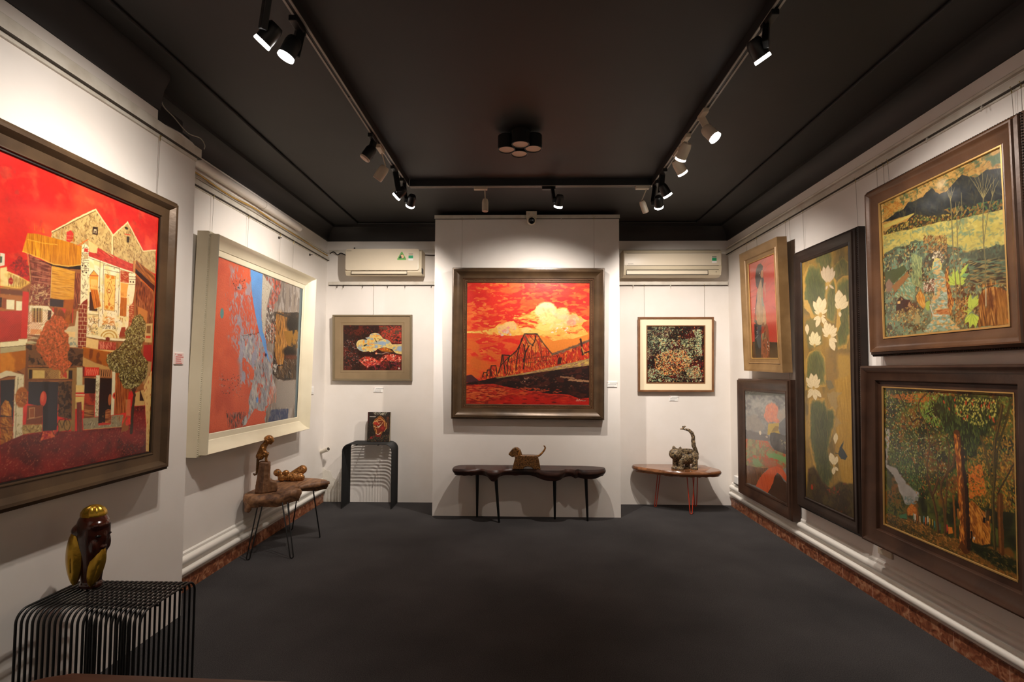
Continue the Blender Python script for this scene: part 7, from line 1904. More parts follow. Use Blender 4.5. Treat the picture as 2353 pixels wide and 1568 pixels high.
('P',(226,206,170),[(375,1324),(393,1303),(408,1282),(407,1262),(398,1251),(389,1244),(377,1253),(363,1266),(355,1286),(364,1305)],{'soft':2}),
('S',(214,188,150),[(375,1324),(386,1260)],3.6,{'al':0.6}),
('S',(120,80,50),[(372,1325),(371,1376)],5.7),
('P',(48,60,66),[(474,1281),(455,1334),(483,1358),(505,1383),(481,1412),(434,1409),(405,1385),(425,1339)],{'wob':5}),
('S',(60,60,50),[(375,1383),(423,1382)],5.7),
]
PIC['valley'] = [
('P',(184,142,70),[(-50,-50),(824,-50),(824,838),(-50,838)]),
('N',(206,160,86),50,30,0.5,0.15,[(-13,-9),(785,-1),(780,104),(694,74),(637,89),(565,44),(474,95),(380,43),(184,82),(-19,113)]),
('N',(90,104,66),34,26,0.6,0.08,[(-13,-9),(785,-1),(780,104),(694,74),(637,89),(565,44),(474,95),(380,43),(184,82),(-19,113)]),
('D',[(150,110,50),(210,170,96),(110,110,66),(190,150,80)],420,22,7,0.5,1,[(-13,-9),(785,-1),(780,104),(694,74),(637,89),(565,44),(474,95),(380,43),(184,82),(-19,113)],{'al':0.7}),
('P',(96,116,84),[(697,13),(780,20),(777,79),(730,60)],{'wob':20,'ws':40,'soft':8}),
('D',[(200,150,70),(180,120,50)],160,20,7,0.3,0.5,[(16,17),(146,24),(184,72),(28,89)]),
('E',(244,232,206),443,38,32.8,22.5,{'soft':0.9,'al':0.5}),
('P',(44,45,40),[(4,111),(79,96),(115,85),(177,85),(212,61),(257,66),(319,68),(345,49),(381,38),(402,67),(430,88),(468,93),(502,73),(518,62),(566,41),(599,64),(637,86),(661,78),(694,71),(776,92),(775,280),(665,263),(544,252),(406,223),(280,220),(159,175),(260,136),(113,121)],{'wob':6,'ws':30}),
('N',(28,30,32),40,30,0.5,0.1,[(4,111),(79,96),(115,85),(177,85),(212,61),(257,66),(319,68),(345,49),(381,38),(402,67),(430,88),(468,93),(502,73),(518,62),(566,41),(599,64),(637,86),(661,78),(694,71),(776,92),(775,280),(665,263),(544,252),(406,223),(280,220),(159,175),(260,136),(113,121)]),
('D',[(66,70,54),(34,36,36),(84,76,50),(50,56,56)],600,26,5,1.3,0.7,[(4,111),(79,96),(115,85),(177,85),(212,61),(257,66),(319,68),(345,49),(381,38),(402,67),(430,88),(468,93),(502,73),(518,62),(566,41),(599,64),(637,86),(661,78),(694,71),(776,92),(775,280),(665,263),(544,252),(406,223),(280,220),(159,175),(260,136),(113,121)],{'al':0.7}),
('D',[(150,110,50),(110,90,44),(70,100,60)],200,16,8,0,3,[(437,169),(773,230),(775,282),(545,247)]),
('P',(64,58,36),[(12,170),(76,151),(193,160),(272,144),(356,180),(435,196),(541,224),(544,252),(411,227),(281,217),(137,199),(22,188)],{'wob':8,'ws':20}),
('D',[(100,110,56),(140,90,40),(50,44,28),(180,150,70)],300,14,7,0,3,[(12,170),(76,151),(193,160),(272,144),(356,180),(435,196),(541,224),(544,252),(411,227),(281,217),(137,199),(22,188)]),
('P',(196,176,92),[(11,127),(141,129),(260,130),(234,142),(126,150),(24,152)],{'wob':4}),
('P',(186,150,80),[(10,148),(83,153),(23,173)],{'wob':4}),
('P',(192,176,92),[(7,187),(137,200),(280,219),(411,229),(544,252),(665,265),(779,279),(779,449),(675,428),(571,419),(481,371),(427,344),(251,294),(118,296),(9,298)],{'wob':4}),
('N',(132,150,112),70,30,0.56,0.1,[(7,187),(137,200),(280,219),(411,229),(544,252),(665,265),(779,279),(779,449),(675,428),(571,419),(481,371),(427,344),(251,294),(118,296),(9,298)]),
('N',(206,190,106),50,24,0.6,0.08,[(7,187),(137,200),(280,219),(411,229),(544,252),(665,265),(779,279),(779,449),(675,428),(571,419),(481,371),(427,344),(251,294),(118,296),(9,298)]),
('D',[(120,140,106),(206,186,100),(160,150,90)],420,24,10,0.6,1,[(7,187),(137,200),(280,219),(411,229),(544,252),(665,265),(779,279),(779,449),(675,428),(571,419),(481,371),(427,344),(251,294),(118,296),(9,298)],{'al':0.6}),
('P',(88,100,76),[(2,297),(132,294),(251,294),(349,305),(428,340),(481,371),(571,419),(675,428),(780,434),(778,789),(-2,798)],{'wob':22,'ws':40}),
('N',(112,138,110),44,44,0.52,0.1,[(2,297),(132,294),(251,294),(349,305),(428,340),(481,371),(571,419),(675,428),(780,434),(778,789),(-2,798)]),
('N',(64,58,40),40,40,0.58,0.1,[(2,297),(132,294),(251,294),(349,305),(428,340),(481,371),(571,419),(675,428),(780,434),(778,789),(-2,798)]),
('D',[(110,146,118),(150,164,110),(70,64,40),(150,106,56),(90,70,40),(180,160,100)],1900,15,7,0,3,[(2,297),(132,294),(251,294),(349,305),(428,340),(481,371),(571,419),(675,428),(780,434),(778,789),(-2,798)]),
('D',[(150,110,60),(110,80,44),(180,140,80)],260,14,7,0,3,[(309,266),(462,308),(457,406),(310,362)]),
('P',(74,82,62),[(579,451),(778,465),(774,613),(582,580)],{'wob':26,'ws':40,'soft':30,'al':0.7}),
('D',[(50,52,40),(96,120,96),(150,130,80)],240,34,6,0.1,0.3,[(579,460),(776,492),(774,613),(583,571)]),
('P',(70,78,64),[(531,414),(779,441),(776,496),(529,440)],{'wob':14,'soft':14,'al':0.7}),
('P',(70,84,44),[(11,407),(167,398),(186,432),(72,491),(15,471)],{'wob':8}),
('P',(150,106,58),[(65,500),(192,438),(197,468),(84,544)],{'wob':8}),
('P',(108,150,118),[(69,563),(190,472),(241,491),(229,606),(157,586)],{'wob':10,'ws':30}),
('D',[(150,130,80),(170,190,150)],90,20,6,0.8,0.5,[(69,563),(190,472),(241,491),(229,606)]),
('P',(140,110,90),[(14,481),(42,450),(73,486),(56,530),(20,524)],{'wob':4}),
('D',[(160,172,110),(110,130,90)],260,30,5,1.4,0.5,[(223,341),(297,383),(288,548),(214,516)]),
('P',(30,28,27),[(88,662),(95,597),(131,566),(170,595),(197,596),(214,633),(194,655),(126,667)],{'wob':3}),
('P',(230,190,120),[(104,593),(127,592),(125,609),(104,608)]),
('P',(150,110,70),[(131,572),(151,590),(133,592)]),
('P',(170,130,90),[(179,628),(193,606),(208,632),(198,641)]),
('P',(200,146,56),[(244,584),(262,563),(281,561),(304,598),(308,646),(288,657),(247,609)],{'wob':3}),
('D',[(160,100,36),(226,176,90)],60,36,4,1.2,0.2,[(244,584),(281,561),(308,646),(289,652)]),
('P',(150,180,80),[(308,627),(338,622),(330,672),(306,664)],{'wob':5}),
('D',[(206,180,110),(150,120,70),(110,90,50)],260,12,6,0,3,[(49,653),(208,627),(269,669),(203,729),(47,694)]),
('P',(160,150,100),[(231,684),(256,677),(268,702),(263,735),(228,732)],{'wob':4}),
('P',(136,166,144),[(366,435),(378,420),(396,412),(412,423),(418,447),(415,478),(444,506),(444,556),(452,615),(455,705),(462,732),(517,786),(282,784),(345,725),(353,684),(341,631),(366,589),(371,501),(364,468)],{'wob':5}),
('N',(206,170,110),34,24,0.58,0.08,[(366,435),(378,420),(396,412),(412,423),(418,447),(415,478),(444,506),(444,556),(452,615),(455,705),(462,732),(517,786),(282,784),(345,725),(353,684),(341,631),(366,589),(371,501),(364,468)]),
('D',[(170,196,180),(110,140,120),(214,180,120),(190,150,100)],300,20,9,0.1,0.6,[(366,435),(378,420),(396,412),(412,423),(418,447),(415,478),(444,506),(444,556),(452,615),(455,705),(462,732),(517,786),(282,784),(345,725),(353,684),(341,631),(366,589),(371,501),(364,468)]),
('D',[(150,84,40),(190,120,70)],60,34,7,0,0.15,[(376,677),(454,678),(455,709),(381,696)]),
('S',(214,224,220),[(337,645),(352,698),(369,702),(408,709)],4.2,{'wob':2}),
('S',(170,130,60),[(378,751),(461,754)],4.6,{'wob':3}),
('S',(226,206,110),[(364,463),(370,427),(384,414),(399,414),(413,425),(419,447),(415,473)],6.4,{'wob':1.5}),
('D',[(226,214,190),(150,120,100),(90,70,50)],170,11,6,0,3,[(296,521),(374,507),(370,580),(299,569)]),
('D',[(206,190,160),(96,76,60)],100,11,6,0,3,[(369,366),(426,380),(439,438),(422,448),(402,406),(366,422)]),
('E',(236,226,200),369,402,6.9,5.5),
('P',(120,70,32),[(443,475),(459,478),(469,596),(487,652),(462,719),(455,701),(445,538)],{'wob':8}),
('D',[(180,110,50),(90,50,24),(216,160,80)],130,22,6,1.4,0.5,[(443,475),(459,478),(469,596),(487,652),(462,719),(455,701),(445,538)]),
('P',(182,206,88),[(507,567),(490,530),(459,507),(465,543)],{'wob':4,'ws':14}),
('S',(120,150,60),[(507,567),(459,507)],1.7),
('P',(182,206,88),[(507,567),(509,521),(495,482),(478,520)],{'wob':4,'ws':14}),
('S',(120,150,60),[(507,567),(495,482)],1.7),
('P',(182,206,88),[(507,567),(523,530),(519,495),(492,522)],{'wob':4,'ws':14}),
('S',(120,150,60),[(507,567),(519,495)],1.7),
('P',(182,206,88),[(507,567),(542,540),(556,508),(516,522)],{'wob':4,'ws':14}),
('S',(120,150,60),[(507,567),(556,508)],1.7),
('P',(182,206,88),[(507,567),(544,563),(563,544),(527,539)],{'wob':4,'ws':14}),
('S',(120,150,60),[(507,567),(563,544)],1.7),
('P',(182,206,88),[(507,567),(483,544),(454,541),(471,567)],{'wob':4,'ws':14}),
('S',(120,150,60),[(507,567),(454,541)],1.7),
('P',(182,206,88),[(507,567),(537,576),(557,564),(531,549)],{'wob':4,'ws':14}),
('S',(120,150,60),[(507,567),(557,564)],1.7),
('P',(182,206,88),[(529,545),(562,512),(580,478),(540,497)],{'wob':4,'ws':14}),
('S',(120,150,60),[(529,545),(580,478)],1.7),
('P',(120,170,120),[(530,536),(563,538),(586,529),(556,519)],{'wob':4,'ws':14}),
('S',(120,150,60),[(530,536),(586,529)],1.7),
('P',(182,206,88),[(586,703),(577,660),(552,629),(546,668)],{'wob':4,'ws':14}),
('S',(120,150,60),[(586,703),(552,629)],1.7),
('P',(182,206,88),[(586,703),(594,660),(582,623),(561,658)],{'wob':4,'ws':14}),
('S',(120,150,60),[(586,703),(582,623)],1.7),
('P',(182,206,88),[(586,703),(614,669),(620,633),(584,655)],{'wob':4,'ws':14}),
('S',(120,150,60),[(586,703),(620,633)],1.7),
('P',(182,206,88),[(586,703),(628,679),(649,648),(604,658)],{'wob':4,'ws':14}),
('S',(120,150,60),[(586,703),(649,648)],1.7),
('P',(182,206,88),[(586,703),(540,677),(495,671),(530,704)],{'wob':4,'ws':14}),
('S',(120,150,60),[(586,703),(495,671)],1.7),
('P',(182,206,88),[(586,703),(551,698),(529,714),(561,727)],{'wob':4,'ws':14}),
('S',(120,150,60),[(586,703),(529,714)],1.7),
('P',(190,214,84),[(585,716),(551,735),(540,763),(578,754)],{'wob':4,'ws':14}),
('S',(120,150,60),[(585,716),(540,763)],1.7),
('P',(190,214,84),[(585,716),(566,751),(570,786),(598,759)],{'wob':4,'ws':14}),
('S',(120,150,60),[(585,716),(570,786)],1.7),
('P',(190,214,84),[(585,716),(585,758),(603,791),(616,754)],{'wob':4,'ws':14}),
('S',(120,150,60),[(585,716),(603,791)],1.7),
('P',(190,214,84),[(585,716),(598,753),(626,775),(625,740)],{'wob':4,'ws':14}),
('S',(120,150,60),[(585,716),(626,775)],1.7),
('P',(124,78,34),[(627,646),(652,617),(702,609),(736,622),(769,644),(773,787),(620,784)],{'wob':8}),
('D',[(170,116,56),(84,50,24),(200,146,76),(110,66,30)],420,60,5,1.5,0.12,[(627,646),(652,617),(702,609),(736,622),(769,644),(773,787),(620,784)]),
('P',(160,110,50),[(714,635),(736,622),(767,667),(770,784),(719,784)],{'wob':10,'soft':14,'al':0.6}),
('P',(60,34,20),[(665,631),(701,625),(707,682),(668,734)],{'wob':14,'soft':20,'al':0.6}),
('D',[(150,100,50),(90,60,34),(190,150,90)],260,12,6,0,3,[(493,635),(569,637),(560,721),(491,784)]),
('P',(226,120,50),[(762,764),(774,763),(773,779),(764,780)]),
('S',(120,112,76),[(493,133),(495,241),(495,360),(496,441),(503,566),(503,654)],6.2,{'wob':1.5}),
('S',(120,112,76),[(525,232),(523,367),(525,430),(528,570),(525,648)],5.6,{'wob':1.5}),
('S',(120,112,76),[(556,128),(556,216),(538,276),(525,303)],3.9,{'wob':1.5}),
('S',(120,112,76),[(674,191),(666,293),(664,403),(668,480),(661,700)],5.7,{'wob':1.5}),
('S',(120,112,76),[(719,199),(692,276),(678,338),(665,404)],4.0,{'wob':1.5}),
('S',(156,142,92),[(493,142),(477,96),(464,64)],3.5,{'w2':1.3,'wob':2}),
('S',(156,142,92),[(493,142),(486,102),(480,74)],3.5,{'w2':1.3,'wob':2}),
('S',(156,142,92),[(493,142),(499,99),(504,70)],3.5,{'w2':1.3,'wob':2}),
('S',(156,142,92),[(493,142),(509,107),(522,85)],3.5,{'w2':1.3,'wob':2}),
('S',(156,142,92),[(525,224),(522,183),(518,155)],3.5,{'w2':1.3,'wob':2}),
('S',(156,142,92),[(525,224),(536,190),(544,168)],3.5,{'w2':1.3,'wob':2}),
('S',(156,142,92),[(525,224),(543,203),(558,190)],3.5,{'w2':1.3,'wob':2}),
('S',(156,142,92),[(674,195),(636,119),(604,64)],3.3,{'w2':1.2,'wob':2}),
('S',(156,142,92),[(674,195),(649,121),(628,69)],3.3,{'w2':1.2,'wob':2}),
('S',(156,142,92),[(674,195),(662,128),(651,82)],3.3,{'w2':1.2,'wob':2}),
('S',(156,142,92),[(674,195),(675,123),(675,75)],3.3,{'w2':1.2,'wob':2}),
('S',(156,142,92),[(674,195),(690,131),(702,90)],3.3,{'w2':1.2,'wob':2}),
('S',(156,142,92),[(674,195),(699,142),(719,109)],3.3,{'w2':1.2,'wob':2}),
('S',(156,142,92),[(674,195),(711,151),(740,125)],3.3,{'w2':1.2,'wob':2}),
('S',(156,142,92),[(719,199),(726,152),(731,122)],3.2,{'w2':1.2,'wob':2}),
('S',(156,142,92),[(719,199),(737,164),(752,142)],3.2,{'w2':1.2,'wob':2}),
('S',(156,142,92),[(719,199),(713,157),(709,129)],3.2,{'w2':1.2,'wob':2}),
('S',(206,196,160),[(665,611),(661,692)],4.9),
]
PIC['forest'] = [
('P',(54,56,26),[(-50,-50),(860,-50),(860,841),(-50,841)]),
('N',(84,88,36),90,90,0.5,0.2,None),
('N',(36,36,18),70,70,0.56,0.15,None),
('N',(128,76,30),80,80,0.62,0.12,None,{'al':0.8}),
('P',(142,134,130),[(8,238),(45,244),(27,410),(15,448),(48,452),(98,463),(138,495),(165,523),(204,534),(254,551),(254,599),(202,626),(163,636),(116,584),(83,516),(40,479),(11,464)],{'wob':14,'ws':30,'soft':6}),
('N',(164,158,156),60,60,0.5,0.2,[(8,238),(45,244),(27,410),(15,448),(48,452),(98,463),(138,495),(165,523),(204,534),(254,551),(254,599),(202,626),(163,636),(116,584),(83,516),(40,479),(11,464)],{'al':0.6}),
('D',[(100,116,116),(120,120,110)],40,16,9,0,3,[(143,597),(254,575),(241,616),(163,641)]),
('D',[(84,104,44),(120,130,56),(60,76,32),(150,146,70),(40,46,22)],2600,12,5,1.3,0.9,[(0,9),(814,5),(815,450),(814,511),(566,516),(351,570),(254,580),(204,525),(112,446),(12,439)]),
('D',[(150,84,34),(176,104,44),(110,60,28)],900,12,6,0,3,[(0,9),(814,5),(815,450),(814,511),(566,516),(351,570),(254,580),(204,525),(112,446),(12,439)],{'al':0.85}),
('D',[(176,178,140),(190,190,150),(140,150,120)],520,6,4,0,3,[(4,14),(474,9),(454,425),(178,501),(20,411)]),
('D',[(110,140,56),(140,160,70),(90,120,50)],420,14,5,1.4,0.6,[(213,21),(473,18),(437,189),(299,177)]),
('D',[(186,104,40),(160,84,36)],260,12,6,0,3,[(19,40),(338,15),(337,62),(186,76)],{'al':0.8}),
('D',[(60,84,44),(90,110,60),(40,56,32)],420,12,5,1.3,0.8,[(20,386),(181,335),(292,505),(229,557),(112,465)]),
('D',[(176,124,40),(150,104,36),(196,140,50),(110,90,34),(80,76,30)],1100,12,5,1.2,0.9,[(561,277),(635,183),(703,215),(809,48),(809,451),(808,512),(570,536)]),
('D',[(196,96,30),(214,120,40)],300,12,6,0,3,[(569,360),(642,326),(662,464),(571,510)]),
('P',(36,42,21),[(396,31),(526,20),(725,22),(732,109),(668,188),(634,225),(599,304),(560,302),(542,237),(485,223),(437,207),(405,139),(377,86)],{'wob':26,'ws':40,'soft':14}),
('D',[(54,66,32),(70,86,40),(26,30,16),(84,96,46),(44,60,40)],1100,22,5,1.4,0.4,[(396,31),(526,20),(725,22),(732,109),(668,188),(634,225),(599,304),(560,302),(542,237),(485,223),(437,207),(405,139),(377,86)]),
('D',[(190,176,84),(206,190,96),(160,150,70)],260,9,5,1.4,0.6,[(500,25),(725,26),(723,101),(640,166),(503,121)]),
('D',[(176,70,36)],22,18,8,1.4,0.5,[(418,38),(742,29),(714,134),(444,135)]),
('P',(196,120,40),[(563,534),(585,511),(632,540),(682,559),(679,683),(610,714),(569,695)],{'wob':5}),
('N',(150,84,30),30,60,0.55,0.15,[(563,534),(585,511),(632,540),(682,559),(679,683),(610,714),(569,695)]),
('D',[(214,140,56),(150,84,30),(110,60,24)],160,30,6,1.2,0.5,[(563,534),(585,511),(632,540),(682,559),(679,683),(610,714),(569,695)]),
('P',(70,50,26),[(658,538),(678,534),(676,581),(655,585)]),
('S',(170,150,110),[(659,539),(657,582)],2.0),
('P',(30,22,16),[(643,574),(657,572),(654,597),(641,597)]),
('S',(60,40,22),[(627,542),(648,573)],3.3),
('P',(124,82,34),[(-1,735),(43,725),(148,726),(288,711),(382,724),(501,721),(586,722),(692,698),(817,708),(819,808),(-2,807)],{'wob':8}),
('N',(80,62,28),60,24,0.55,0.12,[(-1,735),(43,725),(148,726),(288,711),(382,724),(501,721),(586,722),(692,698),(817,708),(819,808),(-2,807)]),
('D',[(160,104,46),(110,70,30),(60,60,28),(176,120,56),(80,70,30)],1100,11,5,0.3,0.9,[(-1,735),(43,725),(148,726),(288,711),(382,724),(501,721),(586,722),(692,698),(817,708),(819,808),(-2,807)]),
('P',(36,38,18),[(551,746),(610,706),(701,711),(817,719),(816,772),(699,771),(609,755)],{'wob':12,'ws':30,'soft':10}),
('D',[(60,60,26),(30,30,16),(96,74,32)],160,14,5,0.4,0.6,[(551,746),(610,706),(701,711),(817,719),(816,772),(699,771),(609,755)]),
('P',(44,42,22),[(7,748),(106,755),(287,776),(21,795)],{'wob':16,'soft':14,'al':0.5}),
('P',(64,104,70),[(107,710),(162,690),(171,714),(114,728)],{'wob':6}),
('D',[(70,76,34),(110,84,36),(44,50,24)],260,12,6,0,3,[(13,588),(116,584),(162,671),(107,715),(14,720)]),
('D',[(196,116,40),(170,90,34)],160,12,7,0,3,[(166,665),(202,621),(240,640),(240,678),(175,696)]),
('S',(76,52,28),[(320,20),(276,51),(260,85),(275,132),(308,171),(325,220),(337,279),(329,336),(316,384),(320,476),(345,539)],10.3,{'w2':10.3,'wob':2}),
('S',(120,84,44),[(317,21),(274,51),(258,86),(272,132),(305,171),(323,221),(335,279),(326,336),(313,385),(318,476),(343,539)],3.1,{'wob':2,'al':0.6}),
('S',(76,52,28),[(387,457),(369,506),(348,547),(359,577),(375,640),(383,719)],17.2,{'w2':17.2,'wob':2}),
('S',(120,84,44),[(383,458),(365,507),(344,548),(355,578),(371,642),(379,720)],5.2,{'wob':2,'al':0.6}),
('S',(76,52,28),[(317,453),(334,519),(351,556)],16.7,{'w2':16.7,'wob':2}),
('S',(76,52,28),[(494,309),(482,367),(444,410),(410,461),(403,525),(416,558),(426,631),(426,719)],14.8,{'w2':14.8,'wob':2}),
('S',(120,84,44),[(491,309),(479,368),(440,411),(406,462),(399,526),(413,559),(422,632),(423,720)],4.4,{'wob':2,'al':0.6}),
('S',(76,52,28),[(455,258),(459,310),(447,405),(439,517),(435,571),(429,704)],8.9,{'w2':8.9,'wob':2}),
('S',(120,84,44),[(453,258),(457,310),(445,405),(437,517),(433,571),(428,705)],2.7,{'wob':2,'al':0.6}),
('S',(110,100,48),[(378,350),(390,312),(430,297)],7.3,{'w2':7.3,'wob':2}),
('S',(76,52,28),[(384,458),(389,385),(383,358)],7.2,{'w2':7.2,'wob':2}),
('S',(44,38,22),[(119,30),(153,83),(172,121)],7.0,{'w2':7.0,'wob':2}),
('S',(44,38,22),[(198,148),(220,180),(249,158),(293,158)],6.8,{'w2':6.8,'wob':2}),
('S',(76,52,28),[(344,287),(380,268),(414,259)],6.5,{'w2':6.5,'wob':2}),
('S',(44,38,22),[(312,129),(360,106),(400,94)],4.7,{'w2':4.7,'wob':2}),
('S',(84,46,20),[(506,207),(513,284),(524,368),(530,453),(536,519),(540,565),(543,661),(543,749)],39.9,{'w2':52.1,'wob':2}),
('S',(196,112,38),[(498,217),(505,286),(513,370),(517,455),(521,527),(528,632),(531,741)],14.8,{'wob':5,'w2':17.4}),
('D',[(226,146,60),(150,76,26),(110,56,22)],160,26,6,1.5,0.3,[(490,222),(522,223),(537,451),(536,739),(511,747),(503,372)]),
('S',(46,26,14),[(536,281),(548,406),(559,497),(563,621),(563,742)],14.6,{'wob':4,'w2':21.4}),
('P',(90,50,22),[(502,763),(526,717),(551,746)],{'wob':4}),
('S',(60,48,24),[(750,52),(740,108),(728,156),(712,214),(706,295),(708,373),(698,447),(696,504),(698,614),(701,699)],15.8,{'w2':15.8,'wob':2}),
('S',(120,100,44),[(747,52),(737,108),(725,157),(709,214),(702,295),(705,374),(695,448),(692,504),(695,615),(698,700)],4.7,{'wob':2,'al':0.6}),
('S',(64,56,26),[(784,57),(765,129),(747,178),(724,252),(716,332)],10.9,{'w2':10.9,'wob':2}),
('S',(84,68,32),[(640,203),(661,262),(674,320),(686,370),(690,417)],10.7,{'w2':10.7,'wob':2}),
('S',(56,46,24),[(803,297),(768,361),(738,414),(720,450)],6.9,{'w2':6.9,'wob':2}),
('S',(90,52,22),[(732,455),(730,553),(733,634),(733,700)],27.5,{'w2':27.5,'wob':2}),
('S',(150,90,36),[(727,456),(725,555),(727,636),(728,702)],8.3,{'wob':2,'al':0.6}),
('S',(130,76,30),[(479,516),(485,601),(488,712)],11.3,{'w2':11.3,'wob':2}),
('S',(150,90,36),[(504,575),(508,616)],10.3,{'w2':10.3,'wob':2}),
('S',(40,34,20),[(764,536),(789,556)],4.6,{'w2':4.6,'wob':2}),
('S',(120,150,130),[(216,674),(217,713)],5.7),
('S',(36,26,20),[(217,706),(217,718)],4.8),
('S',(220,206,190),[(227,676),(228,714)],7.6),
('S',(36,26,20),[(229,708),(229,719)],4.8),
('S',(150,80,40),[(243,676),(244,715)],5.7),
('S',(36,26,20),[(245,708),(244,719)],4.7),
('S',(190,160,120),[(261,678),(263,716)],7.5),
('S',(36,26,20),[(263,709),(263,721)],4.7),
('S',(90,130,160),[(289,670),(290,708)],5.6),
('S',(36,26,20),[(291,701),(291,713)],4.7),
('S',(200,90,50),[(301,674),(302,711)],7.4),
('S',(36,26,20),[(303,705),(303,716)],4.6),
('S',(226,216,200),[(316,663),(317,700)],5.5),
('S',(36,26,20),[(318,693),(318,704)],4.6),
('S',(206,150,60),[(328,671),(329,708)],7.4),
('S',(36,26,20),[(330,701),(330,712)],4.6),
('S',(190,150,60),[(346,670),(347,707)],5.5),
('S',(36,26,20),[(347,701),(347,712)],4.6),
('S',(60,110,110),[(360,675),(361,712)],7.3),
('S',(36,26,20),[(362,706),(361,716)],4.5),
('S',(60,80,90),[(394,679),(395,715)],5.4),
('S',(36,26,20),[(396,709),(395,719)],4.5),
('S',(216,60,50),[(439,670),(440,705)],7.1),
('S',(36,26,20),[(441,699),(441,710)],4.4),
('P',(216,120,40),[(446,677),(470,672),(475,699),(448,712)],{'wob':3}),
('S',(26,20,16),[(581,660),(582,682),(577,700)],9.2),
('P',(206,210,206),[(589,680),(599,679),(593,697)]),
]
PIC['book'] = [
('P',(34,29,25),[(-50,-50),(285,-50),(285,358),(-50,358)]),
('D',[(66,58,44),(24,22,22),(80,50,40),(50,56,48)],260,13,6,1.4,0.7,[(0,0),(235,0),(235,308),(0,308)]),
('D',[(90,70,40),(70,60,50),(60,80,60),(120,70,60)],130,12,5,0,3,[(1,253),(234,230),(234,307),(1,307)]),
('P',(66,20,22),[(0,0),(13,0),(11,117),(0,117)],{'soft':14}),
('D',[(190,180,160),(140,140,120)],60,20,3.5,0.4,1,[(53,3),(206,3),(189,32),(138,37),(75,32)]),
('P',(150,90,36),[(58,111),(70,80),(109,52),(132,37),(169,66),(195,111),(197,168),(161,207),(138,253),(92,253),(81,207),(64,162)],{'wob':4,'ws':14}),
('P',(60,30,20),[(65,113),(75,85),(111,60),(132,47),(165,73),(188,113),(190,164),(157,200),(137,241),(96,241),(86,200),(70,159)],{'wob':4,'ws':14}),
('P',(190,120,60),[(71,115),(80,90),(112,66),(131,55),(161,78),(182,115),(185,162),(154,194),(136,231),(98,231),(89,194),(75,157)],{'wob':4,'ws':14}),
('P',(110,44,24),[(79,118),(87,96),(115,76),(130,66),(156,86),(174,118),(176,158),(150,185),(134,217),(103,217),(95,185),(83,154)],{'wob':4,'ws':14}),
('E',(170,50,34),78,113,15.9,18.7),
('E',(160,44,34),109,122,19.9,18.7),
('E',(120,30,26),157,173,31.3,31.2),
('E',(110,26,24),115,238,28.4,19.8),
('E',(150,44,32),157,167,14.2,14.2,{'soft':0.8}),
('S',(214,170,110),[(55,117),(67,94),(104,94),(132,86),(166,83),(178,100)],4.5,{'wob':3}),
('S',(214,170,110),[(61,145),(92,159),(115,165),(144,134),(155,111)],4.5,{'wob':3}),
('S',(214,170,110),[(87,216),(104,233),(126,230),(138,213)],4.5,{'wob':3}),
('S',(214,170,110),[(195,111),(200,162),(178,202)],4.5,{'wob':3}),
('S',(214,170,110),[(67,103),(101,100),(115,122),(132,111)],4.5,{'wob':3}),
('S',(200,206,190),[(104,142),(115,154),(138,134)],4.0,{'wob':2}),
('S',(190,186,170),[(98,224),(112,236),(132,219)],4.0,{'wob':2}),
('D',[(110,60,30),(70,40,28)],60,26,5,1.5,0.2,[(189,49),(226,49),(226,173),(200,173)]),
('S',(196,190,180),[(21,49),(80,49)],5.7),
('D',[(150,40,40)],8,16,10,0,3,[(30,256),(67,250),(64,275),(33,278)]),
]
# ----------------------------------------------------------------------------
# framed paintings
# ----------------------------------------------------------------------------
def ring(bm, w, h, prof):
    """sweeps a profile (t outwards from the picture edge, d towards the viewer) round a w x h opening whose lower edge is y = 0"""
    rows = []
    for t, d in prof:
        rows.append([bm.verts.new(p) for p in ((-w / 2 - t, -t, d), (w / 2 + t, -t, d), (w / 2 + t, h + t, d), (-w / 2 - t, h + t, d))])
    for a, b in zip(rows, rows[1:]):
        for i in range(4):
            bm.faces.new((a[i], b[i], b[(i + 1) % 4], a[(i + 1) % 4]))

def beads(bm, w, h, t, d, r, step):
    """a row of small beads round the frame"""
    W, H = w + 2 * t, h + 2 * t
    for n, fx in ((int(W / step), 0), (int(H / step), 1)):
        for i in range(n):
            u = (i + .5) / n
            for s in (0, 1):
                p = (-W / 2 + W * u, -t + H * s, d) if fx == 0 else (-W / 2 + W * s, -t + H * u, d)
                bmesh.ops.create_icosphere(bm, subdivisions=1, radius=r, matrix=Matrix.Translation(p))

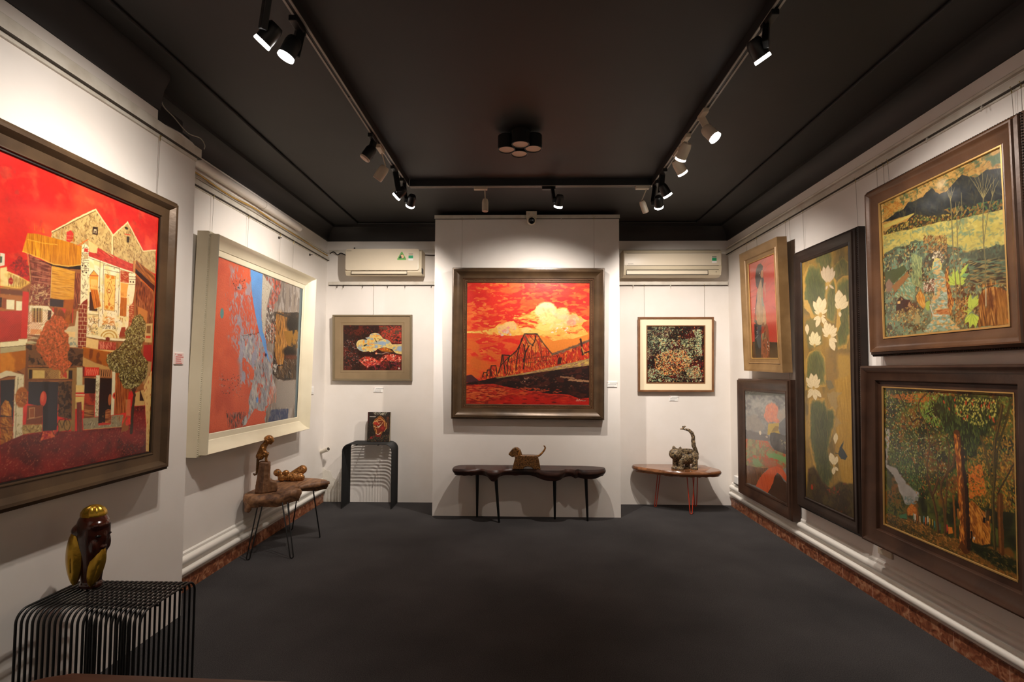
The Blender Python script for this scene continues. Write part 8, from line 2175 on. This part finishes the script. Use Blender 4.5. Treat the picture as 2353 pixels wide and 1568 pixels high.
def framed(label, wall, x, off, s, w, z, h, tilt, frame, painting, gain, wires, rail_z, rot=0, paint_mat=None, name='framed_painting'):
    if wall == 'L': a, n, o = Vector((0, 1, 0)), Vector((1, 0, 0)), Vector((x + off, s, z))
    elif wall == 'R': a, n, o = Vector((0, -1, 0)), Vector((-1, 0, 0)), Vector((x - off, s, z))
    else: a, n, o = Vector((1, 0, 0)), Vector((0, -1, 0)), Vector((s, x - off, z))
    b = Vector((0, 0, 1)) * math.cos(tilt) + n * math.sin(tilt)
    a2 = a * math.cos(rot) + b * math.sin(rot); b2 = b * math.cos(rot) - a * math.sin(rot); c = a2.cross(b2)
    t = thing(name, label, 'painting')
    MW = Matrix(((a2.x, b2.x, c.x, o.x), (a2.y, b2.y, c.y, o.y), (a2.z, b2.z, c.z, o.z), (0, 0, 0, 1)))
    t.matrix_world = MW
    for nm, prof, mat, sm in frame['rings']:
        bm = BM(); ring(bm, w, h, prof); bmesh.ops.recalc_face_normals(bm, faces=bm.faces[:]); obj(nm, bm, M[mat], t, sm)
    for nm, tt, d, r, st, mat in frame.get('beads', ()):
        bm = BM(); beads(bm, w, h, tt, d, r, st); obj(nm, bm, M[mat], t, 180)
    bt, bd = frame['back']
    bm = BM(); box(bm, (-w / 2 - bt, -bt, bd), (w / 2 + bt, h + bt, bd + .006)); obj('backing_board', bm, M['slot'], t)
    me = painting.mesh('painted_panel', gain)
    p = link_mesh('painted_panel', me, paint_mat or M['paint'], t)
    inv = MW.inverted()
    ft = frame['rings'][0][1]
    top = h + max(q[0] for q in ft)
    for wx in wires:
        A = MW @ Vector((wx, top - .10, bd + 0.012))
        B = Vector((A.x, A.y, rail_z))
        if wall == 'L': B.x = x + .016
        elif wall == 'R': B.x = x - .016
        else: B.y = x - .014
        if wall == 'B': A.y = x - .008
        else: A.x = B.x + (-.008 if wall == 'L' else .008)
        bm = BM(); tube(bm, [inv @ A, inv @ B], 0.0011, 5); wo = obj('hanging_wire', bm, M['wire'], t, 60)
        bm = BM(); tube(bm, [inv @ (B + Vector((0, 0, .010))), inv @ (B + Vector((0, 0, -.020)))], 0.0024, 6); ball(bm, inv @ (B + n * .004 + Vector((0, 0, .006))), 0.0045, None, 8, 6); obj('hook', bm, M['brass'], wo, 60)
    return t

M['paint'] = paint_material('lacquer_paint')
M['paint_gloss'] = paint_material('glossy_lacquer', rough=0.25, coat=0.7, bump=0.10)
M['paint_oil'] = paint_material('oil_paint', rough=0.45, coat=0.15, bump=0.35, bscale=90)
M['fr_bronze'] = material('bronze_frame', (70, 53, 37), 0.34, metal=0.25, col2=(92, 71, 49), nscale=6, ndetail=6, stretch=(1, 1, 1), bump=0.05, bscale=50)
M['fr_bronze_dark'] = material('dark_bronze_frame', (34, 26, 21), 0.4, metal=0.2, col2=(48, 37, 29), nscale=7, bump=0.06, bscale=50)
M['fr_copper'] = material('copper_frame', (72, 46, 28), 0.36, metal=0.15, col2=(96, 64, 40), nscale=5, bump=0.05, bscale=50)
M['fr_gold'] = material('dull_gold_frame', (126, 96, 60), 0.4, metal=0.2, col2=(148, 116, 76), nscale=7, stretch=(1, 1, 1), bump=0.08, bscale=60)
M['fr_dark'] = material('dark_brown_frame', (50, 32, 23), 0.38, col2=(68, 45, 32), nscale=7, bump=0.06, bscale=40, spec=0.35)
M['fr_espresso'] = material('espresso_frame', (34, 24, 19), 0.42, col2=(46, 33, 26), nscale=7, bump=0.05, bscale=40, spec=0.3)
M['fr_cream'] = material('cream_frame', (224, 214, 188), 0.4, col2=(214, 203, 176), nscale=3)
M['fr_khaki'] = material('khaki_frame', (146, 124, 94), 0.45, col2=(132, 112, 84), nscale=4)
M['fr_khaki_lip'] = material('khaki_frame_lip', (122, 108, 84), 0.4)
M['fr_wood'] = material('thin_wood_frame', (136, 92, 58), 0.4, col2=(112, 74, 46), nscale=9)
M['mat_cream'] = material('cream_mount', (240, 222, 188), 0.7)
M['gilt'] = material('gilt_edge', (186, 146, 84), 0.35, metal=0.4)
M['silver_edge'] = material('silver_edge', (176, 150, 112), 0.3, metal=0.5)

def prof_gallery(b, L, T, step=.02):
    """deep cove frame: slip by the picture, cove rising to a ridge, a step down and out, then the side"""
    return [(0.0, .004), (.003, .008), (.014, .009), (.016, .006), (b * .32, .010), (b * .45, L * .38), (b * .60, L * .72), (b * .72, L * .95), (b * .78, L), (b * .86, L), (b * .89, L - .008), (b * .93, L - .010), (b, L - step), (b, -T), (b * .5, -T)]
def prof_flat(b, L, T):
    return [(0.0, .004), (.004, .008), (b * .45, .010), (b * .5, .016), (b * .86, L * .8), (b * .9, L), (b, L), (b, -T), (b * .5, -T)]
FR = {}
FR['street'] = dict(rings=[('frame', [(0.006, .006), (.010, .014), (.014, .014), (.017, .010), (.050, .017), (.054, .018), (.070, .036), (.074, .040), (.086, .042), (.090, .040), (.092, .030), (.104, .024), (.106, -.01), (.112, -.016), (.112, -.05), (.05, -.05)], 'fr_bronze', 30), ('inner_edge', [(0, .003), (.0, .007), (.006, .007), (.006, .0)], 'fr_bronze_dark', 30)],
                    beads=[('beading', .109, -.006, .0042, .011, 'fr_bronze_dark')], back=(.09, -.045))
FR['abstract'] = dict(rings=[('frame', [(0.0, .004), (.004, .008), (.040, .010), (.044, .016), (.066, .026), (.096, .050), (.108, .072), (.116, .080), (.120, .074), (.122, .026), (.132, .022), (.136, .018), (.136, -.055), (.09, -.055)], 'fr_cream', 30)],
                      beads=[('beading', .131, .023, .004, .013, 'fr_cream')], back=(.11, -.05))
FR['cloud'] = dict(rings=[('frame', [(.088, .006), (.092, .012), (.096, .024), (.110, .024), (.112, .018), (.112, -.02), (.05, -.02)], 'fr_khaki_lip', 30), ('mount', [(0, .003), (.002, .006), (.024, .008), (.026, .005), (.030, .008), (.090, .010)], 'fr_khaki', 30)], back=(.10, -.015))
FR['bridge'] = dict(rings=[('frame', [(.040, .010), (.044, .018), (.058, .022), (.094, .036), (.104, .046), (.108, .047), (.114, .044), (.122, .046), (.126, .040), (.136, .038), (.140, .030), (.140, -.03), (.07, -.03)], 'fr_bronze', 25), ('inner_slip', [(0, .003), (.004, .007), (.012, .008), (.014, .004), (.026, .004), (.028, .012), (.038, .013), (.041, .009)], 'fr_copper', 25)],
                    beads=[('inner_beading', .020, .006, .004, .0105, 'fr_gold'), ('outer_beading', .139, .028, .004, .0105, 'fr_bronze')], back=(.12, -.025))
FR['moss'] = dict(rings=[('frame', [(.078, .008), (.080, .022), (.096, .022), (.098, .018), (.098, -.02), (.05, -.02)], 'fr_wood', 30), ('mount', [(.012, .008), (.080, .010)], 'mat_cream', None), ('inner_edge', [(0, .003), (.002, .009), (.011, .010), (.012, .007)], 'fr_wood', None)], back=(.085, -.015))
FR['lady'] = dict(rings=[('frame', [(.010, .006), (.040, .010), (.042, .016), (.046, .020), (.052, .014), (.096, .026), (.112, .034), (.118, .034), (.118, -.045), (.06, -.045)], 'fr_gold', 30), ('inner_edge', [(0, .003), (.003, .009), (.010, .008)], 'gilt', None)], back=(.10, -.04))
FR['hill'] = dict(rings=[('frame', [(0, .003), (.010, .008), (.020, .009), (.024, .006), (.050, .014), (.076, .030), (.090, .034), (.104, .034), (.106, .022), (.116, .016), (.116, -.045), (.06, -.045)], 'fr_dark', 30)], back=(.10, -.04))
FR['lotus'] = dict(rings=[('frame', [(0, .003), (.008, .008), (.016, .008), (.020, .006), (.044, .014), (.062, .026), (.074, .027), (.076, .018), (.088, .012), (.090, .002), (.100, -.004), (.100, -.045), (.05, -.045)], 'fr_espresso', 30)],
                   beads=[('beading', .093, .002, .004, .012, 'fr_espresso')], back=(.085, -.04))
FR['valley'] = dict(rings=[('frame', [(.010, .008), (.014, .006), (.050, .018), (.066, .030), (.078, .038), (.086, .038), (.088, .028), (.100, .022), (.102, .010), (.112, .004), (.112, -.045), (.06, -.045)], 'fr_copper', 30), ('inner_edge', [(0, .003), (.003, .010), (.010, .010)], 'gilt', None)],
                    beads=[('beading', .106, .010, .0045, .0125, 'fr_bronze_dark')], back=(.095, -.04))
FR['forest'] = dict(rings=[('frame', [(.008, .008), (.038, .012), (.042, .026), (.048, .030), (.090, .040), (.108, .056), (.118, .060), (.126, .058), (.130, .046), (.130, -.035), (.06, -.035)], 'fr_dark', 30), ('inner_edge', [(0, .003), (.002, .010), (.008, .010)], 'gilt', None)], back=(.11, -.03))
# ----------------------------------------------------------------------------
# the paintings on the walls
# ----------------------------------------------------------------------------
G1 = (1.0, 1.0, 1.0)
HANG = {
 'street': ('huge street-scene painting of old houses under a red sky, in a bronze frame', (-.66, .66), 2.612, 2.3, 'paint_gloss', (.95, .9, .82)),
 'abstract': ('abstract orange and grey painting with a blue wedge, in a deep cream frame', (-.60, -.15, .37, .63), 2.575, 2.4, 'paint_oil', (.92, .92, .9)),
 'cloud': ('small dark red painting with a pale cloud-like horse shape, in a khaki frame', (-.005,), 2.315, 2.6, 'paint', G1),
 'bridge': ('large square painting of an iron bridge under a red sky with yellow cloud', (-.65, .64), 2.888, 2.6, 'paint', (.74,.64,.58)),
 'moss': ('square mottled green, orange and black abstract painting with a cream mount', (-.315, .32), 2.313, 2.3, 'paint', G1),
 'lady': ('narrow painting of a dark-haired woman on red ground, in a dull gold frame', (-.30, .29), 2.645, 2.4, 'paint_gloss', (.62,.58,.54)),
 'hill': ('hill landscape painting with an orange path, hung low in a dark brown frame', (-.37, .37), 2.645, 3.0, 'paint_gloss', (.85, .82, .78)),
 'lotus': ('tall narrow painting of white lotus flowers and green leaves, in an espresso frame', (-.32, .32), 2.645, 2.4, 'paint', (.76,.74,.62)),
 'valley': ('valley landscape painting with banana plants and thin trees, in a copper frame', (-.42, -.38, .40), 2.645, 2.3, 'paint_gloss', (.72, .7, .64)),
 'forest': ('forest painting of tall trees above a golden house, hung low in a wide brown frame', (-.46, .46), 2.645, 2.6, 'paint_gloss', (1.0, 1.0, .9)),
}
for k, (label, wires, rail, res, pm, gain) in HANG.items():
    p = PAR[k]
    cv = paint(p['w'] * 1000, p['h'] * 1000, res, PIC[k])
    framed(label, p['wall'], p['x'], p['off'], p['s'], p['w'], p['z'], p['h'], p['tilt'], FR[k], cv, gain, wires, rail, p['rot'], M[pm])

# empty hooks hanging from the picture rails
def rail_hook(label, pos, n, group=None, mat='dark_iron', k=1.0):
    n = Vector(n) * k
    t = thing('rail_hook', label, 'hook', pos, (0, 0, 0), group)
    bm = BM(); tube(bm, [(0, 0, 0.012), (0, 0, -0.02 * k), n * .006 + Vector((0, 0, -.028 * k)), n * .014 + Vector((0, 0, -.026 * k)), n * .017 + Vector((0, 0, -.018 * k))], 0.0022 * k, 6); obj('hook_wire', bm, M[mat], t, 60)
    bm = BM(); box(bm, (-.006 * k, -.006 * k, -.006 * k), (.006 * k, .006 * k, .006 * k), .001); obj('clamp', bm, M[mat], t)
names = ['first', 'second', 'third', 'fourth', 'fifth', 'sixth']
for i, x in enumerate((-2.015, -1.946, -1.737, -1.468, -1.281, -0.998)):
    rail_hook('dark empty hook on the rail below the left air conditioner, %s from the corner' % names[i], (x, WB - .026, 2.306), (0, -1, 0), 'empty hooks below the left air conditioner', 'dark_iron', .8)
for i, x in enumerate((1.16, 1.555)):
    rail_hook('small empty hook on the rail below the right air conditioner, %s from the display wall' % names[i], (x, WB - .026, 2.306), (0, -1, 0), 'empty hooks below the right air conditioner', 'rail', .7)
for i, x in enumerate((-.478, .36)):
    rail_hook('small empty hook at the top of the display wall, %s of the security camera' % ('left', 'right')[i], (x, DY - .022, 2.880), (0, -1, 0), 'empty hooks on the display wall', 'rail', .6)
for i, y in enumerate((2.75, 2.42)):
    rail_hook('pale empty hook on the right wall rail above the valley painting, %s' % ('further from the camera', 'nearer the camera')[i], (WR - .026, y, 2.632), (-1, 0, 0), 'empty hooks above the valley painting', 'cable_white', .7)
for i, y in enumerate((4.40, 5.05)):
    t = thing('wall_bolt', 'dark wedge-shaped bolt in the left wall above the white frame, %s' % ('over its middle', 'beyond its far corner')[i], 'bolt', (WL, y, 2.545), (0, 0, 0), 'dark bolts in the left wall')
    bm = BM(); lathe(bm, [(.011, 0), (.011, .008), (.004, .012), (.004, .03), (0, .03)], 10, Matrix.Rotation(PI / 2, 4, 'Y')); obj('bolt_shank', bm, M['dark_iron'], t, 40)

# title cards
def card(label, pos, w, h, wall, mat='white', lines=3):
    rot = {'B': (0, 0, 0), 'L': (0, 0, PI / 2), 'R': (0, 0, -PI / 2)}[wall]
    t = thing('title_card', label, 'title card', pos, rot)
    bm = BM(); box(bm, (-w / 2, -0.006, 0), (w / 2, 0, h), 0.001); obj('card', bm, M[mat], t)
    bm = BM()
    bm2 = BM()
    rnd = random.Random(w * 1000 + pos[0] * 7)
    for i in range(lines):
        z = h - h * (i + 1.0) / (lines + .6); L = w * rnd.uniform(.45, .75)
        x = -w * .38 if i else -w * .2
        while L > 0:
            q = w * rnd.uniform(.06, .14); box(bm, (x, -0.0066, z - h * .035), (x + q, -0.006, z + h * .035)); x += q + w * .025; L -= q + w * .025
    obj('printed_lines', bm, M['red_ink' if mat == 'pink_card' else 'ink'], t)
    box(bm2, (-w * .44, -0.0066, h * .84), (-w * .38, -0.006, h * .93)); obj('printed_dot', bm2, M['red_ink'], t)
card('small pinkish title card with red print right of the street painting', (PX, 2.845, 1.418), .076, .064, 'L', 'pink_card', 5)
card('small white title card under the khaki-framed painting', (-1.56, WB, 1.160), .097, .055, 'B')
card('small white title card right of the bridge painting', (0.849, DY, 1.241), .096, .053, 'B')
card('small white title card under the mottled green painting', (1.58, WB, 1.083), .090, .054, 'B')

# switch, socket, pipe stub, junction box
t = thing('wall_switch', 'plain white wall switch plate on the left wall beyond the cream frame', 'switch', (WL, 5.165, 1.152), (0, 0, PI / 2))
bm = BM(); box(bm, (-.045, -.009, 0), (.045, 0, .08), .003); obj('plate', bm, M['white'], t); bm = BM(); box(bm, (-.028, -.012, .014), (.028, -.008, .066), .002); obj('rocker', bm, M['white'], t)
t = thing('power_socket', 'pale wall socket on the right wall just below the forest painting', 'socket', (WR, 3.20, .285), (0, 0, -PI / 2))
bm = BM(); box(bm, (-.06, -.012, 0), (.06, 0, .12), .004); obj('plate', bm, M['plastic'], t)
bm = BM(); lathe(bm, [(.026, 0), (.026, .006), (.022, .008), (.020, .003), (0, .003)], 24, Matrix.Translation((-.02, -.012, .06)) @ Matrix.Rotation(PI / 2, 4, 'X')); obj('socket_ring', bm, M['rail'], t, 40)
for dx in (-.009, .009):
    bm = BM(); lathe(bm, [(.0035, 0), (.0035, .001), (0, .001)], 10, Matrix.Translation((-.02 + dx, -.0155, .06)) @ Matrix.Rotation(PI / 2, 4, 'X')); obj('pin_hole', bm, M['black'], t)
t = thing('junction_box', 'small white junction box low on the right wall behind the hill painting', 'junction box', (WR, 5.33, .262), (0, 0, -PI / 2))
bm = BM(); box(bm, (-.045, -.03, 0), (.045, 0, .075), .004); obj('box_body', bm, M['white'], t); bm = BM(); box(bm, (-.05, -.034, -.006), (.05, 0, .001), .001); obj('box_base', bm, M['dark_iron'], t)
t = thing('pipe_stub', 'short broken pipe stub sticking out of the left corner at knee height', 'pipe', (WL, 5.42, .545))
bm = BM(); tube(bm, [(-.004, .02, -.012), (.05, -.005, .008), (.10, -.03, .028)], [.022, .022, .024], 14); obj('pipe', bm, M['wall_old'], t, 50)
bm = BM(); lathe(bm, [(.018, 0), (.0, .001)], 14, Matrix.Translation((.1005, -.0302, .0282)) @ Vector((.05, -.025, .02)).to_track_quat('Z', 'Y').to_matrix().to_4x4()); obj('pipe_mouth', bm, M['slot'], t)

# damaged plaster low in the back left corner
bm = BM()
pts = [(-2.14, 0), (-1.86, 0), (-1.885, .05), (-1.91, .10), (-1.95, .12), (-1.965, .19), (-2.0, .24), (-2.03, .25), (-2.06, .32), (-2.10, .33), (-2.14, .36)]
prism(bm, pts, 0, .003, Matrix.Translation((0, WB, 0)) @ Matrix.Rotation(PI / 2, 4, 'X')); structure('trim_11', bm, M['wall_old'])

# conduit, cables and the black box at the top of the left wall
t = thing('conduit_pipe', 'thick white plastic conduit along the top of the left wall', 'pipe', (WL + .034, 3.0, 2.722))
bm = BM(); tube(bm, [(0, -.04, 0), (0, 1.72, 0.0)], .033, 18); ball(bm, (0, 1.72, 0), (.033, .02, .033)); obj('pipe', bm, M['tube_white'], t, 60)
bm = BM(); tube(bm, [(0, 1.05, 0), (0, 1.10, 0)], .0365, 18); obj('pipe_coupling', bm, M['tube_white'], t, 60)
def cable(label, pts, r, mat):
    o = Vector(pts[0]); t = thing('cable', label, 'cable', o)
    P = [Vector(p) - o for p in pts]; q = []
    for i in range(len(P) - 1):
        a, b, c, d = P[max(0, i - 1)], P[i], P[i + 1], P[min(len(P) - 1, i + 2)]
        for k in range(6):
            s = k / 6; q.append(.5 * (2 * b + (c - a) * s + (2 * a - 5 * b + 4 * c - d) * s * s + (3 * b - a - 3 * c + d) * s ** 3))
    q.append(P[-1]); bm = BM(); tube(bm, q, r, 6); obj('cable_sheath', bm, M[mat], t, 60)
X = WL + .012
cable('yellow cable sagging along the left wall below the white conduit', [(X, 2.98, 2.66), (X + .01, 3.25, 2.66), (X + .006, 3.6, 2.645), (X + .012, 3.95, 2.66), (X + .008, 4.3, 2.648), (X + .004, 4.8, 2.642), (X, 5.2, 2.632), (X + .01, 5.46, 2.63)], .006, 'cable_yellow')
cable('pale cable running straight under the conduit on the left wall', [(X, 2.97, 2.640), (X + .004, 3.6, 2.634), (X + .004, 4.4, 2.637), (X, 5.0, 2.634), (X, 5.48, 2.636)], .005, 'cable_white')
cable('knot of black cable ends in the back left corner above the air conditioner', [(-2.10, WB - .02, 2.66), (-2.06, WB - .03, 2.675), (-2.02, WB - .02, 2.645), (-1.98, WB - .03, 2.66), (-1.93, WB - .02, 2.64), (-1.90, WB - .03, 2.635)], .006, 'black')
cable('short black cable end sticking up left of the left air conditioner', [(-1.86, WB - .02, 2.63), (-1.845, WB - .03, 2.67), (-1.83, WB - .03, 2.72)], .008, 'black')
cable('grey cable emerging behind the left air conditioner toward the display wall', [(-1.10, WB - .02, 2.645), (-1.0, WB - .02, 2.637), (-0.885, WB - .02, 2.640)], .005, 'dark_iron')
cable('bunch of dark wire ends where the left wall steps back', [(X, 2.95, 2.60), (X + .02, 3.02, 2.622), (X + .03, 3.07, 2.63), (X + .02, 3.12, 2.60)], .005, 'dark_iron')
cable('white cable looping down over the black box on the left ledge', [(-1.93, 2.63, 2.90), (-1.925, 2.635, 2.80), (-1.92, 2.72, 2.77), (-1.915, 2.83, 2.735), (-1.90, 2.92, 2.745), (-1.888, 2.945, 2.715), (-1.89, 2.945, 2.69)], .003, 'cable_white')
t = thing('black_cable_box', 'black box with loose cables on the ledge at the top of the left wall', 'box', (-2.02, 2.78, 2.6455))
bm = BM(); box(bm, (-.12, -.158, 0), (.075, .06, .16), .01); box(bm, (-.12, .05, 0), (.07, .13, .10), .01); obj('box_body', bm, M['black_soft'], t)
bm = BM(); tube(bm, [(.085, -.10, .055), (.095, .0, .06), (.098, .10, .05), (.085, .155, .048)], .007, 6); obj('loose_cord', bm, M['tube_white'], t, 60)
# book standing on the bent table
t = thing('book', 'thick dark book with red and gold ornamental cover on the black arched table', 'book', (-1.513, 5.375, .6525), (math.radians(-3), 0, 0))
cv = paint(235, 308, 1.6, PIC['book'])
bm = BM(); box(bm, (-.1175, .0015, .0), (.1175, .006, .308)); box(bm, (-.1175, .032, 0), (.1175, .036, .308)); box(bm, (-.1185, .0015, 0), (-.1145, .036, .308), .001); obj('cover', bm, M['black_soft'], t)
bm = BM(); box(bm, (-.1145, .006, .003), (.1145, .032, .305)); obj('pages', bm, M['mat_cream'], t)
p = link_mesh('cover_picture', cv.mesh('cover_picture', (1, 1, 1)), M['paint'], t); p.location = (0, .001, 0); p.rotation_euler = (PI / 2, 0, 0)
LW = 1.62
spot('black', 'large black spotlight with round glowing face, nearest on the left track', (-1.0, 1.90), (-1.075, 2.02, 2.715), (-1.935, 2.12, 1.8), PI / 2, 30 * LW, 116)
spot('black', 'large black spotlight on the left track seen from the side behind the nearest one', (-0.995, 2.17), (-1.03, 2.135, 2.725), (-1.75, 2.10, 1.2), PI / 2, 40 * LW, 112)
spot('black', 'unlit black spotlight on the left track beside the tan one', (-0.985, 3.26), (-1.02, 3.20, 2.73), (-1.30, 3.15, 2.3), PI / 2, lit=False)
spot('small', 'unlit tan spotlight tube on the left track', (-0.98, 3.42), (-1.03, 3.52, 2.72), (-1.35, 3.60, 2.3), PI / 2, lit=False, head_r=0.034, head_l=0.11)
spot('black', 'lit black spotlight at the left track end facing the white-framed painting', (-0.975, 3.78), (-0.985, 3.87, 2.715), (-2.10, 4.05, 1.75), PI / 2, 56 * LW, 108)
spot('black', 'lit black spotlight in the left track corner with a crescent of light below', (-0.965, 4.02), (-0.90, 3.99, 2.685), (-1.62, 5.51, 1.4), PI / 2, 92 * LW, 92)
spot('small', 'unlit slim cream spotlight pointing straight down from the cross track', (-0.36, 4.18), (-0.322, 4.185, 2.70), (-0.322, 4.20, 1.0), 0, lit=False, head_r=0.026, head_l=0.105)
spot('black', 'lit black spotlight in the middle of the cross track', (0.20, 4.18), (0.27, 4.08, 2.70), (0.03, 5.01, 1.25), 0, 76 * LW, 124)
spot('small', 'slim cream spotlight tilted at the right end of the cross track', (0.965, 4.18), (1.005, 4.23, 2.70), (1.25, 4.45, 2.2), 0, lit=False, head_r=0.026, head_l=0.105)
spot('black', 'lit black spotlight with a crescent of light in the right track corner', (1.055, 4.10), (1.065, 4.05, 2.685), (1.60, 5.51, 1.4), PI / 2, 88 * LW, 92)
spot('black', 'lit black spotlight above the right corner one, facing the right wall', (1.05, 3.86), (1.085, 3.86, 2.71), (2.175, 4.35, 1.15), PI / 2, 52 * LW, 112)
spot('small', 'cream spotlight tube, first of two on the right track from the corner', (1.05, 3.50), (1.075, 3.46, 2.725), (2.175, 4.15, 1.30), PI / 2, 50 * LW, 66, head_r=0.034, head_l=0.11, glow='glow_soft')
spot('small', 'cream spotlight tube, second of two on the right track from the corner', (1.045, 3.30), (0.985, 3.23, 2.725), (0.45, 5.01, 0.9), PI / 2, 26 * LW, 60, head_r=0.034, head_l=0.11, glow='glow_soft')
spot('white', 'large cream spotlight with a bright round face on the right track', (1.045, 2.98), (1.10, 2.93, 2.725), (2.175, 2.3, 1.15), PI / 2, 48 * LW, 110)
spot('black', 'lit black spotlight nearest on the right track', (1.05, 2.17), (1.035, 2.20, 2.735), (2.175, 2.65, 1.15), PI / 2, 40 * LW, 110)
# unseen spotlights added behind the camera for bounce light off the front wall
for q, (bx, by, ax, ay) in enumerate(((-1.0, 0.35, -1.2, -1.6), (-1.0, -0.65, -1.6, -1.6), (1.045, 0.35, 1.2, -1.6), (1.045, -0.65, 1.6, -1.6))):
    spot('black', 'added unseen fill spotlight on the %s track behind the camera, %s' % (('left', 'right')[q // 2], ('nearer the room', 'nearer the front wall')[q % 2]), (bx, by), (bx + (.05 if bx > 0 else -.05), by - .02, 2.72), (ax, ay, 1.5), PI / 2, 16 * LW, 110)

# ceiling lamp of four cylinders (off)
t = thing('ceiling_lamp', 'unlit black ceiling lamp of four clustered cylinders in the room centre', 'ceiling lamp', (-0.03, 3.34, CZ))
bm = BM(); lathe(bm, [(0.07, 0), (0.07, 0.012), (0, 0.012)], 28, Matrix.Translation((0, 0, 0.0))); obj('ceiling_plate', bm, M['black'], t, 40)
for x, y in ((-0.088, 0.005), (0.088, -0.005), (0.005, -0.072), (-0.005, 0.072)):
    bm = BM(); lathe(bm, [(0, -0.012), (0.058, -0.012), (0.058, -0.10), (0.054, -0.103), (0.051, -0.096), (0, -0.096)], 32, Matrix.Translation((x, y, 0))); o = obj('cylinder', bm, M['black'], t, 40)
    bm = BM(); lathe(bm, [(0.0505, -0.095), (0.0505, -0.097), (0, -0.097)], 32, Matrix.Translation((x, y, 0))); obj('diffuser', bm, M['lens_off'], o, 40)
bm = BM(); tube(bm, [(0, 0, 0.005), (0, 0, -0.06)], 0.03, 16); obj('stem', bm, M['black'], t, 40)

# world and camera
w = bpy.data.worlds.new('World'); SC.world = w; w.use_nodes = True
w.node_tree.nodes['Background'].inputs[0].default_value = (0.02, 0.018, 0.016, 1)
F_PX, PPX, PPY = 1186.0, 1176.5, 800.0
yaw = math.atan((1204.0 - PPX) / F_PX); pitch = math.atan((856.0 - PPY) / F_PX * math.cos(yaw)); roll = math.radians(0.2)
f = Vector((-math.sin(yaw) * math.cos(pitch), math.cos(yaw) * math.cos(pitch), math.sin(pitch)))
r = Vector((math.cos(yaw), math.sin(yaw), 0)); u = r.cross(f)
r2 = r * math.cos(roll) + u * math.sin(roll); u2 = -r * math.sin(roll) + u * math.cos(roll)
cd = bpy.data.cameras.new('Camera'); cam = bpy.data.objects.new('Camera', cd); COL.objects.link(cam)
cd.sensor_width = 36; cd.sensor_fit = 'HORIZONTAL'; cd.lens = 36 * F_PX / 2353
cd.shift_x = -(PPX - 1176.5) / 2353; cd.shift_y = (PPY - 784) / 2353; cd.clip_start = 0.02
cam.matrix_world = Matrix(((r2.x, u2.x, -f.x, 0), (r2.y, u2.y, -f.y, 0), (r2.z, u2.z, -f.z, 1.38), (0, 0, 0, 1)))
SC.camera = cam
SC.view_settings.view_transform = 'Standard'; SC.view_settings.look = 'None'
SC.view_settings.exposure = 0.0; SC.view_settings.gamma = 1.0; SC.view_settings.use_curve_mapping = False
SC.cycles.max_bounces = 8; SC.cycles.diffuse_bounces = 5
